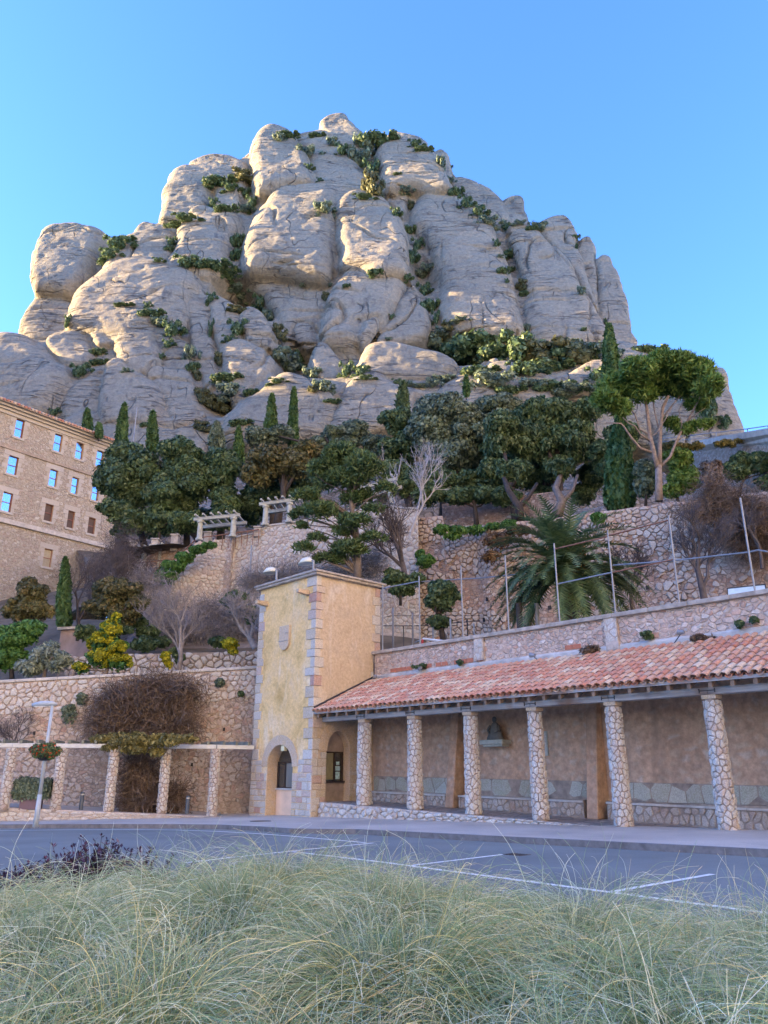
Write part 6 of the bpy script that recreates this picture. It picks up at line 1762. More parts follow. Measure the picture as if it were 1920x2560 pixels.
limb([(1018, 760, 39.1), (1018, 640, 39.1), (1022, 520, 39.1), (1035, 400, 39), (1070, 330, 38.8)], (.22, .12))
limb([(1030, 745, 39.1), (1080, 690, 39.2), (1120, 590, 39.3), (1180, 480, 39.4), (1230, 390, 39.2), (1260, 330, 39)], (.15, .06))
limb([(965, 665, 38.9), (900, 640, 38.6), (850, 580, 38.4), (810, 520, 38.3), (790, 495, 38.2), (700, 490, 38.2)], (.13, .05))
limb([(960, 600, 38.9), (905, 560, 38.6), (870, 510, 38.5), (830, 490, 38.4), (790, 450, 38.3)], (.09, .04))
limb([(955, 560, 38.9), (900, 530, 39.1), (870, 440, 39.2), (830, 390, 39.2)], (.09, .04))
limb([(960, 580, 38.9), (1000, 550, 38.7), (1050, 470, 38.6), (1090, 400, 38.6)], (.08, .04))
limb([(1020, 560, 39.1), (990, 440, 39.3), (975, 350, 39.3)], (.09, .04))
limb([(1028, 470, 39.1), (1080, 400, 39.3), (1140, 330, 39.2)], (.09, .04))
limb([(1130, 570, 39.3), (1150, 500, 39.3), (1130, 420, 39.3), (1160, 350, 39.3)], (.06, .03))
limb([(1180, 480, 39.4), (1230, 440, 39.5), (1290, 400, 39.4)], (.05, .02))
limb([(1110, 610, 39.3), (1170, 560, 39.5), (1250, 520, 39.6)], (.05, .02))
# ---- bushy pine over the terrace wall
PINE_D = leaf_mat('dark_pine_needles', [(0, (.06, .11, .045)), (.5, (.10, .165, .06)), (1, (.16, .22, .09))])
bp_ = thing('bushy_pine', at(4, 695, 1190, 36), 'bushy green pine with a bare lower trunk in front of the terrace wall', 'pine tree')
rng = nrng()
Lb = []
for b in [(620, 480, 140, 95), (740, 530, 120, 100), (500, 560, 110, 100), (640, 610, 170, 90), (580, 420, 70, 50), (810, 560, 65, 80), (860, 660, 70, 55), (380, 720, 95, 65), (470, 790, 110, 65), (350, 810, 60, 55), (540, 790, 80, 55), (420, 690, 60, 45), (680, 850, 110, 60), (370, 880, 45, 38), (560, 1080, 85, 50), (380, 1010, 65, 45), (790, 950, 90, 40), (640, 1010, 120, 50), (500, 1070, 70, 40), (580, 920, 80, 45), (700, 720, 120, 60), (450, 950, 70, 35), (800, 780, 70, 40)]:
    dn = px_lobes(4, [(*b, rng.uniform(-.8, .8))], 36, rng, 12, .42, 1.3, .8)[(0 if b[2] > 100 else 1):]
    Lb += dn
tufts('crown', Lb, 34000, .21, PINE_D, bp_, rng, .38, .8)
mb = MB()
mb.tube([at(4, 695, 1200, 36), at(4, 695, 1050, 36), at(4, 685, 900, 36), at(4, 660, 750, 36), at(4, 640, 560, 36)], [.22, .19, .16, .12, .06], 9); mb.build('trunk', BARK, bp_, smooth=True)
mb = MB(); rg = np.random.default_rng(9)
for l in Lb[::5]:
    c = np.array(l[:3]); f = rg.uniform(.25, .85)
    zt_ = np.clip(c[2] - rg.uniform(.3, 1.6), at(4, 0, 1150, 36)[2], at(4, 0, 600, 36)[2])
    x_ = np.interp(zt_, [at(4, 0, 1200, 36)[2], at(4, 0, 560, 36)[2]], [at(4, 695, 1100, 36)[0], at(4, 640, 560, 36)[0]])
    p0 = np.array([x_, 36, zt_]); mb.tube([p0, (p0 + c) / 2 + rg.normal(0, .12, 3) + (0, 0, .1), c], [.05, .035, .012], 5)
mb.build('branches', BARK, bp_)
# ---- palm
pm = thing('palm_tree', (at(5, 455, 1600, 30)[0], 30, 6.0), 'date palm with arching dark fronds behind the fence posts', 'palm tree')
pcx = at(5, 460, 1400, 30)
MB().tube([(pcx[0], 30, 5.8), (pcx[0], 30, 7.2), (pcx[0], 30, pcx[2] - .4), (pcx[0], 30, pcx[2] + .2)], [.36, .33, .36, .48], 12).build('trunk', simple('palm_trunk', (.10, .075, .055), .95, scale=12, bumps=.05, var=.5), pm)
rg = np.random.default_rng(12)
for i in range(150):
    az_ = rg.uniform(0, 2 * math.pi); el = rg.uniform(-.5, 1.35) if i > 26 else rg.uniform(.2, 1.45)
    ln = rg.uniform(3.3, 4.3); n = 14; P_ = []; p = pcx + (0, 0, .15) + rg.normal(0, .1, 3); dirn = np.array([math.cos(az_) * math.cos(el), math.sin(az_) * math.cos(el), math.sin(el)])
    for j in range(n):
        P_.append(p); p = p + dirn * ln / n; dirn = unit(dirn + (0, 0, -.12 - .03 * (el > .6)))
    P_ = np.array(P_)
    mbf = MB(); mbf.tube(P_[::2], np.linspace(.03, .006, len(P_[::2])), 3, cap=False)
    V = []; F = []; m_ = 30
    for j in range(2, m_):
        f = j / m_; q = f * (n - 1); a_ = int(q); fr = q - a_; c = P_[a_] * (1 - fr) + P_[min(a_ + 1, n - 1)] * fr
        tg = unit(P_[min(a_ + 1, n - 1)] - P_[max(a_ - 1, 0)])
        sd_ = unit(np.cross(tg, (0, 0, 1.))); upn = np.cross(sd_, tg)
        for sgn in (-1, 1):
            l = .60 * math.sin(math.pi * (.12 + .83 * f)) * rg.uniform(.8, 1.1)
            d = unit(sd_ * sgn + tg * .75 + upn * .25 + rg.normal(0, .08, 3)); e = c + d * l + (0, 0, -l * .22); w = tg * .055
            k0 = len(V); V += [c - w, c + w, e]; F.append((k0, k0 + 1, k0 + 2))
    mbf.add(V, F); mbf.build('frond', PALM, pm)
dt = MB()
for i in range(50):
    a_ = rg.uniform(0, 6.28); p = pcx + (0, 0, rg.uniform(-.1, .5)); d = np.array([math.cos(a_), math.sin(a_), rg.uniform(.1, .9)]); 
    dt.tube([p, p + d * .5, p + d * .85 + (0, 0, -.15)], [.012, .01, .03], 4)
dt.build('fruit_stalks', leaf_mat('orange_fruit_stalks', [(0, (.20, .11, .03)), (1, (.30, .17, .045))]), pm)
for x, y in ((190, 1700), (525, 1660), (295, 1690)):
    p = at(5, x, y, 29.2); t = thing('dark_post', (p[0], p[1], 6.0), {190: 'thick dark post under the left fronds of the palm', 525: 'thick dark post right of the palm trunk', 295: 'grey post left of the palm trunk'}[x], 'post', 'posts under the palm')
    MB().tube([(p[0], p[1], 6.0), (p[0], p[1], at(5, x, 1560, 29.2)[2])], .12 if x != 295 else .08, 8).build('post', BARK_D if x != 295 else GALV, t)

# ---- bushes behind the court fence and on the walls
tree_px('court_tree', 'small dense dark tree behind the court fence beside the tower', 'tree', 4, [(1195, 1300, 110, 110), (1180, 1250, 80, 70), (1180, 1440, 80, 50)], 33, (1210, 1540), 4500, .17, GREEN_DK, trunk_r=.12)
tree_px('dark_bush', 'dark bush at the foot of the bare tree above the court', 'bush', 4, [(930, 1190, 90, 50), (1040, 1190, 60, 50), (900, 1150, 50, 40), (960, 1250, 80, 45)], 37, (950, 1290), 3200, .17, GREEN_DK, trunk_r=.06)
tree_px('ivy_patch', 'green ivy clinging to the court wall below its stepped top', 'ivy', 4, [(1100, 1080, 55, 55), (1070, 1040, 30, 40)], 41.0, (1100, 1130), 1600, .16, GREEN_BRT, trunk_r=.03)
tree_px('ivy_curtain', 'long green creeper hanging from the top of the court wall', 'ivy', 4, [(1200, 890, 60, 35), (1290, 900, 70, 40), (1390, 895, 70, 30), (1500, 870, 60, 25), (1600, 855, 60, 25), (1250, 930, 60, 20)], 40.6, (1300, 940), 4200, .15, GREEN_BRT, trunk_r=.03, core=0, lump=.7, shell=.7, nsub=20, f=.3, droop=.8)
tree_px('ivy_curtain', 'bright green creeper patch on the top of the court wall above the palm', 'ivy', 5, [(650, 1060, 55, 40), (340, 1090, 60, 30), (120, 1100, 60, 22)], 38.4, (650, 1110), 2400, .15, GREEN_BRT, trunk_r=.03, core=0, lump=.7, shell=.7, nsub=20, f=.3, droop=.8)
tree_px('dry_creeper', 'rust brown creeper above the left fronds of the palm', 'creeper', 5, [(60, 1200, 90, 60), (170, 1140, 90, 40), (20, 1290, 60, 50)], 39.3, (60, 1330), 3000, .12, leaf_mat('rusty_creeper_leaves', [(0, (.14, .09, .05)), (.6, (.22, .13, .07)), (1, (.27, .19, .11))]), trunk_r=.03, core=0)
tree_px('hillside_bush', 'bright green bush right of the umbrella pine trunk', 'bush', 5, [(1120, 720, 90, 90), (1170, 840, 100, 100), (1090, 900, 70, 60)], 41, (1130, 960), 5200, .2, GREEN_PINE, trunk_r=.08)
tree_px('hillside_bush', 'dark green shrub with pale leaves left of the umbrella pine trunk', 'bush', 5, [(930, 780, 60, 80), (920, 880, 70, 70)], 42, (930, 950), 3200, .2, GREEN_GREY, trunk_r=.08)
tree_px('hillside_bush', 'green bush under the walkway at the upper right', 'bush', 5, [(1460, 790, 90, 70), (1500, 720, 70, 60), (1600, 740, 90, 80), (1640, 850, 60, 60)], 40, (1480, 880), 5600, .18, GREEN_DK, trunk_r=.08)
tree_px('wall_creeper', 'yellow green creeper along the edge of the concrete walkway', 'creeper', 5, [(1090, 640, 90, 28), (1220, 635, 70, 25), (1400, 620, 80, 20), (1520, 600, 80, 16), (1620, 580, 60, 14)], 41.6, (1200, 680), 3600, .14, VINE_G, trunk_r=.03)
tree_px('wall_creeper', 'grey leafless creeper falling over the end of the court wall', 'creeper', 5, [(1310, 820, 60, 120), (1350, 760, 40, 60)], 38.5, (1310, 940), 2600, .13, VINE, trunk_r=.05, core=0)
# ---- ivy on the stair, and planting below
tree_px('stair_ivy', 'bright green ivy strip running down beside the stair', 'ivy', 3, [(1240, 985, 55, 22), (1170, 1010, 60, 30), (1100, 1060, 70, 40), (1030, 1110, 80, 50), (980, 1170, 70, 50), (1010, 1160, 60, 60)], 42.6, (1000, 1220), 6500, .17, GREEN_BRT, trunk_r=.04, droop=.6)
tree_px('brown_green_shrub', 'large olive brown shrub right of the cypress column', 'shrub', 3, [(700, 1270, 170, 110), (620, 1340, 130, 110), (800, 1330, 90, 110), (720, 1400, 130, 90)], 37.5, (700, 1500), 9000, .15, GREEN_BROWN, trunk_r=.12, f=.36, nsub=14)
tree_px('brown_green_shrub', 'tall olive brown shrub at the left below the monastery wall', 'shrub', 3, [(190, 1270, 90, 110), (130, 1370, 110, 100), (230, 1370, 90, 90), (160, 1230, 50, 70)], 37, (170, 1500), 7000, .15, GREEN_BROWN, trunk_r=.12, f=.36, nsub=14)
tree_px('dark_green_bush', 'glossy dark green bush at the lower left edge of the terrace', 'bush', 3, [(70, 1550, 130, 110), (180, 1490, 100, 70), (60, 1660, 110, 90)], 35.0, (80, 1740), 7000, .15, GREEN_BRT, trunk_r=.1)
tree_px('olive_tree', 'silvery olive shrub left of the yellow flowering tree', 'olive tree', 3, [(280, 1640, 90, 80), (190, 1710, 100, 60), (350, 1680, 70, 80), (300, 1590, 60, 40)], 34.0, (260, 1750), 7000, .10, OLIVE, BARK, trunk_r=.07, aspect=3.2, shell=.6, core=.45)
tree_px('dark_green_bush', 'dark leafy hedge behind the yellow flowering tree', 'bush', 3, [(860, 1570, 90, 55), (500, 1500, 60, 60), (700, 1490, 120, 30)], 37, (860, 1640), 3600, .15, GREEN_DK, trunk_r=.05)
# mimosa: round yellow flower heads over green
mi = tree_px('mimosa_tree', 'bright yellow flowering tree on top of the left wall', 'flowering tree', 3, [(650, 1500, 70, 80), (600, 1560, 90, 70), (690, 1590, 80, 70), (600, 1660, 110, 70), (700, 1680, 90, 60), (480, 1710, 55, 40), (690, 1420, 30, 45)], 33.2, (620, 1750), 3200, .14, GREEN_BRT, BARK, trunk_r=.08, f=.34, nsub=10, core=.6)
rng = nrng()
Lb = px_lobes(3, [(650, 1500, 72, 82), (600, 1560, 92, 72), (690, 1590, 84, 72), (600, 1660, 112, 72), (700, 1680, 94, 62), (480, 1710, 58, 42), (690, 1420, 32, 50)], 33.1, rng, 16, .27, 1, .9)[0:]
Lb = [l for i, l in enumerate(Lb) if i % 17]
crown_mesh('blossom', Lb, 11000, .085, YELLOW, mi, rng, core=.8, lump=.5)
for (x, y, w, h), lb_ in (((985, 1650, 35, 45), 'small yellow green shrub by the grey bare trunk on the terrace'), ((1360, 1570, 50, 45), 'small yellow flowering shrub left of the tower')):
    tree_px('yellow_shrub', lb_, 'shrub', 3, [(x, y, w, h), (x + 20, y + 40, w * .6, h * .5)], 34.6, (x, y + 95), 1500, .09, YELLOW, BARK, trunk_r=.04, group='small yellow shrubs on the terrace', core=.5, lump=.5)
tree_px('green_shrub', 'dark green shrub at the foot of the grey bare trunk', 'shrub', 3, [(1060, 1650, 35, 45), (1030, 1610, 25, 30)], 35.4, (1060, 1700), 1100, .11, GREEN_DK, trunk_r=.04)
# ---- leafless trees
def bt(label, k, x, y, Y, ytop, spread, mat, seed, **kw):
    b = at(k, x, y, Y); tp_ = at(k, x, ytop, Y); return bare_tree(label, b, (tp_[2] - b[2]), spread, mat, seed, **kw)
bt('pale leafless tree with wide crown on the terrace in front of the outcrop', 3, 1055, 1720, 35.2, 1150, .62, BARE, 3, r0=.13, levels=6, nb=3)
bt('dense grey leafless tree just left of the tower', 3, 1515, 1560, 34.6, 1120, .8, BARE, 5, r0=.16, levels=6, lean=(-.55, 0), nb=3)
tree_px('dark_bush', 'dark green bush inside the grey leafless tree by the tower', 'bush', 3, [(1400, 1330, 80, 90), (1480, 1400, 60, 70)], 36.5, (1450, 1500), 2800, .15, GREEN_DK, trunk_r=.05, core=.4)
bt('tall thin leafless tree before the monastery wall', 3, 640, 1450, 40, 880, .6, BARE_D, 7, r0=.12, levels=6)
bt('thin leafless tree between the cypress column and the monastery windows', 3, 470, 1470, 42, 930, .55, BARE_D, 8, r0=.10, levels=6)
bt('dark leafless thicket at the foot of the monastery corner', 3, 720, 1130, 45, 850, .8, BARE_D, 9, r0=.10, levels=6)
bt('large leafless spreading tree beside the bushy pine', 4, 985, 1180, 37, 600, .62, BARE_D, 11, r0=.17, levels=6, lean=(-.18, 0))
bt('white barked leafless tree fanning up against the dark oaks', 4, 1010, 900, 40.5, 330, .62, simple('white_twigs', (.42, .41, .42), .8), 13, r0=.09, levels=5, lean=(.2, 0), nb=3)
bt('slender white leafless tree beside the fanned one', 4, 935, 800, 40.8, 340, .35, simple('white_twigs', (.42, .41, .42), .8), 14, r0=.06, levels=5, lean=(-.1, 0), nb=2)
bt('leafless dark tree in the court before the right end of the great wall', 5, 1285, 1540, 30.5, 900, .68, BARE_D, 15, r0=.15, levels=6)
bt('small leafless tree in the court right of the palm', 5, 860, 1590, 31.5, 1130, .6, BARE_D, 16, r0=.11, levels=6)
bt('leafless tangle at the far right above the court', 5, 1620, 1330, 33.5, 850, .8, BARE_D, 17, r0=.08, levels=6)
bt('leafless climber trunk spread against the left wall at the photo edge', 6, 75, 700, 31.6, 330, .75, BARE_D, 18, r0=.05, levels=6, name='bare_climber')

# ---- hanging basket, planter hedge, wall vine
bk_ = thing('hanging_basket', above(lb, 6, 262, 680), 'basket of red and orange flowers hung on the blue-grey lamp post', 'flower basket')
bc = above(lb, 6, 268, 662); m = scale_at(6, 660, lb[1]) * .16878
Lb = [(*bc, 70 * m, 60 * m, 40 * m)] + sublobes(bc, (85 * m, 70 * m, 52 * m), 22, nrng(), .3, .9, -1)
crown_mesh('foliage', Lb, 4200, .055, GREEN_DK, bk_, nrng(), lump=.4)
crown_mesh('flowers', [(l[0], l[1] - .03, l[2], l[3] * 1.06, l[4] * 1.06, l[5] * 1.06) for l in Lb[1:]], 130, .05, GERAN, bk_, nrng(), core=0, shell=.1)
MB().tube([bc - (0, 0, 50 * m), bc - (0, 0, 15 * m)], [.12, .3], 12).build('basket', IRON, bk_)
hg = thing('box_hedge', (pc[0], pc[1], PLANTER_TOP + .03), 'clipped grey green hedge growing in the dark planter', 'hedge')
hx0, hx1 = at(6, 95, 900, 29.1)[0], at(6, 292, 900, 29.3)[0]; hz0, hz1 = PLANTER_TOP + .02, at(6, 190, 830, 29.1)[2]
nh = 5200; rng = nrng(); fc = rng.integers(0, 4, nh); a_ = rng.random((nh, 2))
hw_, hh_ = hx1 - hx0, hz1 - hz0
C = np.empty((nh, 3)); nr = np.zeros((nh, 3))
C[:, 0] = np.where(fc == 2, hx0, np.where(fc == 3, hx1, hx0 + a_[:, 0] * hw_)); C[:, 1] = np.where(fc < 1, 28.95, 28.95 + a_[:, 0] * .75 * (fc != 1) + a_[:, 1] * .75 * (fc == 1)); C[:, 2] = np.where(fc == 1, hz1, hz0 + a_[:, 1] * hh_)
nr[fc == 0] = (0, -1, 0); nr[fc == 1] = (0, 0, 1); nr[fc == 2] = (-1, 0, 0); nr[fc == 3] = (1, 0, 0)
C += rng.normal(0, .035, C.shape) + nr * fbm(C * 3, 2, 5)[:, None] * .09
P, F = leaf_cards(C, nr, .06, rng, 1.5, .2)
cr = MB().box((hx0 + .06, 29.0, hz0), (hw_ - .12, 0, 0), (0, .65, 0), (0, 0, hh_ - .05))
mesh_np('foliage', np.vstack([P, np.array(cr.v)]), [F, np.array(cr.f) + len(P)], GREEN_GREY, hg)

vn = thing('climbing_vine', at(6, 860, 1000, 31.3), 'huge brown leafless climber spilling over the pergola and up the wall', 'climber')
rng = nrng()
def twig_mass(name, blobs, Y, n, ln, mat, parent, k=6, curl=.6):
    """a tangle of thin twigs"""
    V = []; F = []; m0 = 0
    Bl = []
    for b in blobs:
        c = at(k, b[0], b[1], Y - (b[4] if len(b) > 4 else 0)); m = scale_at(k, b[1], Y) * GRID[k][2]; Bl.append((*c, b[2] * m, (b[4 + 1] if len(b) > 5 else .55), b[3] * m))
    Bl = np.array(Bl); w = Bl[:, 3] * Bl[:, 5]; w /= w.sum(); kk = rng.choice(len(Bl), n, p=w)
    P0 = Bl[kk, :3] + np.clip(rng.normal(0, .5, (n, 3)), -1.25, 1.25) * Bl[kk, 3:]
    d = unit(rng.normal(0, 1, (n, 3)) + (0, -.2, -.15)); pts = [P0]
    for s_ in range(4):
        d = unit(d + rng.normal(0, curl, (n, 3)) + (0, 0, -.12)); pts.append(pts[-1] + d * ln * rng.uniform(.5, 1.2, (n, 1)) / 4)
    pts = np.stack(pts, 1)                      # n,5,3
    wv = unit(np.cross(d, rng.normal(0, 1, (n, 3))))[:, None] * .008
    V = np.concatenate([pts - wv, pts + wv], 1).reshape(-1, 3); base_i = (np.arange(n) * 10)[:, None]
    F = np.concatenate([base_i + np.array([j, j + 1, j + 6, j + 5]) for j in range(4)], 0)
    return mesh_np(name, V, F, mat, parent)
twig_mass('twigs', [(840, 380, 210, 120, .3), (950, 450, 150, 100, .2), (700, 430, 130, 110, .2), (850, 500, 260, 60, .4), (1000, 330, 150, 80), (700, 340, 120, 60), (1080, 290, 110, 60), (640, 490, 110, 60, .3), (900, 270, 120, 50), (1080, 480, 80, 60)], 32.3, 11000, 1.0, VINE, vn)
twig_mass('hanging_twigs', [(830, 760, 80, 110, .8), (840, 900, 100, 110, .9), (1030, 930, 60, 70, .5), (880, 960, 120, 50, .9)], 31.7, 6000, .9, VINE, vn)
Lb = px_lobes(6, [(600, 590, 80, 30), (700, 600, 100, 45), (850, 600, 130, 50), (980, 600, 120, 42), (1110, 590, 80, 26), (800, 650, 90, 40), (930, 670, 60, 30), (650, 640, 60, 25)], 29.7, rng, 9, .4, 1.2, .8)
crown_mesh('leaf_canopy', Lb, 12000, .075, VINE_G, vn, rng, core=.5, shell=.5, lump=.6, droop=.6)
Lb = px_lobes(6, [(850, 380, 150, 80), (950, 350, 120, 60), (700, 400, 90, 60)], 32.6, rng, 8, .4)
crown_mesh('sparse_leaves', Lb, 2600, .07, VINE_G, vn, rng, core=0, shell=.6)
for lb_, k_, bl_, Y_, n_, m_t in (('brown leafless tangle over the right end of the court wall', 5, [(1500, 1010, 170, 90), (1400, 960, 120, 60), (1620, 1120, 90, 170), (1250, 1010, 140, 40), (1480, 1150, 120, 90), (1330, 890, 60, 90)], 34.8, 6500, VINE),
                        ('grey brown brushwood at the foot of the pale terrace wall behind the tower lamps', 4, [(250, 1165, 160, 45), (450, 1150, 140, 45), (80, 1190, 110, 45), (620, 1130, 110, 50), (760, 1090, 90, 90)], 39.5, 4200, BARE),
                        ('grey brown brushwood scattered over the rock outcrop', 3, [(1250, 1350, 140, 60), (1120, 1470, 190, 50), (1400, 1430, 120, 80), (950, 1330, 110, 70), (900, 1500, 120, 40), (860, 1190, 110, 60)], 40.6, 4200, BARE),
                        ('dark leafless thicket below the path under the left oaks', 3, [(720, 1010, 90, 130), (800, 1120, 120, 80), (640, 1120, 90, 110)], 44.6, 2600, BARE_D)):
    t = thing('dry_tangle', at(k_, bl_[0][0], bl_[0][1] + 40, Y_), lb_, 'brushwood', 'leafless brushwood on the slopes')
    twig_mass('twigs', bl_, Y_, n_, 1.3, m_t, t, k=k_)
MB().tube([at(6, 835, 1005, 31.5), at(6, 820, 850, 31.3), at(6, 850, 700, 31.0), at(6, 800, 620, 30.6)], [.12, .1, .09, .06], 8).build('trunk', BARK_D, vn, smooth=True)
for (x, y, w, h), lb_ in (((415, 440, 45, 60), 'small dark tuft of leaves on the left wall near the lamp post'), ((1135, 330, 35, 50), 'hanging green tuft on the wall right of the big climber'), ((1305, 255, 30, 28), 'small green plant rooted near the top of the left wall'), ((1430, 322, 20, 16), 'tiny dark plant on the wall close to the tower'), ((490, 350, 35, 35), 'thin grey plant high on the wall above the lamp')):
    xx, zz = LW.hit(6, x, y); c = LW.P(xx, zz, .12); m = scale_at(6, y, 32.5) * .16878
    t = thing('wall_plant', c, lb_, 'plant', 'plants rooted in the left wall')
    crown_mesh('foliage', [(*c, w * m, .15, h * m)] + sublobes(c, (w * m, .2, h * m), 6, nrng(), .4), 500, .07, GREEN_GREY if x != 1430 else GREEN_DK, t, nrng(), core=.3)
for (k, x, y, w, h), lb_ in (((7, 1250, 740, 75, 16), 'dark weeds along the roof edge left of the pilaster'), ((8, 1045, 180, 32, 22), 'small grey weed on the parapet wall below the fence'), ((8, 1515, 125, 22, 18), 'dark weed high on the parapet at the right'), ((8, 1582, 105, 22, 18), 'dark weed on the parapet nearest the right edge'), ((8, 100, 320, 18, 12), 'tiny weed on the parapet near the first pilaster'), ((8, 760, 260, 70, 22), 'dry brown weeds on the upper roof tiles beside the second pilaster'), ((8, 1330, 200, 75, 18), 'dry brown weeds on the upper tiles at the right')):
    c = on_plane_t(k, x, y, 2.86); m = scale_at(k, y, c[1]) * GRID[k][2]
    t = thing('roof_weed', c, lb_, 'weeds', 'weeds on the parapet and roof')
    dry = 'dry' in lb_
    crown_mesh('foliage', [(*c, w * m * .6, .15, h * m)] + sublobes(c, (w * m, .2, h * m), 8, nrng(), .4), 420, .06, VINE if dry else GREEN_DK, t, nrng(), core=0 if dry else .3, aspect=4 if dry else 1.5)

# ---- bushes on the mountain, resting where they grow
def bush_proto(mat, seed, n=1300):
    rng = np.random.default_rng(seed)
    Lb = [(0, 0, .3, .5, .5, .4)]
    for _ in range(13):
        q = rng.uniform(.13, .42); a = rng.uniform(0, 6.28); r = rng.uniform(.3, 1.15)
        Lb.append((r * math.cos(a), r * math.sin(a) * .8, rng.uniform(-.25, .85) * (1.1 - .5 * r), q * rng.uniform(.9, 1.5), q, q * rng.uniform(.6, 1)))
    C, nr = crown_points(Lb, n, rng, lump=.35); P, F = leaf_cards(C, nr, .13, rng, 1.5, .3); cv_, cf_ = core_geo(Lb, .7)
    o = mesh_np('mountain_bush', np.vstack([P, cv_]), [F, cf_ + len(P)], mat); me = o.data; bpy.data.objects.remove(o); return me
GREEN_SCRUB = leaf_mat('scrub_leaves', [(0, (.075, .081, .037)), (.5, (.125, .138, .062)), (1, (.213, .213, .112))])
PROT = [bush_proto(GREEN_DK, 1), bush_proto(GREEN_DK, 2), bush_proto(GREEN_GREY, 3), bush_proto(GREEN_GREY, 4), bush_proto(GREEN_SCRUB, 5)]
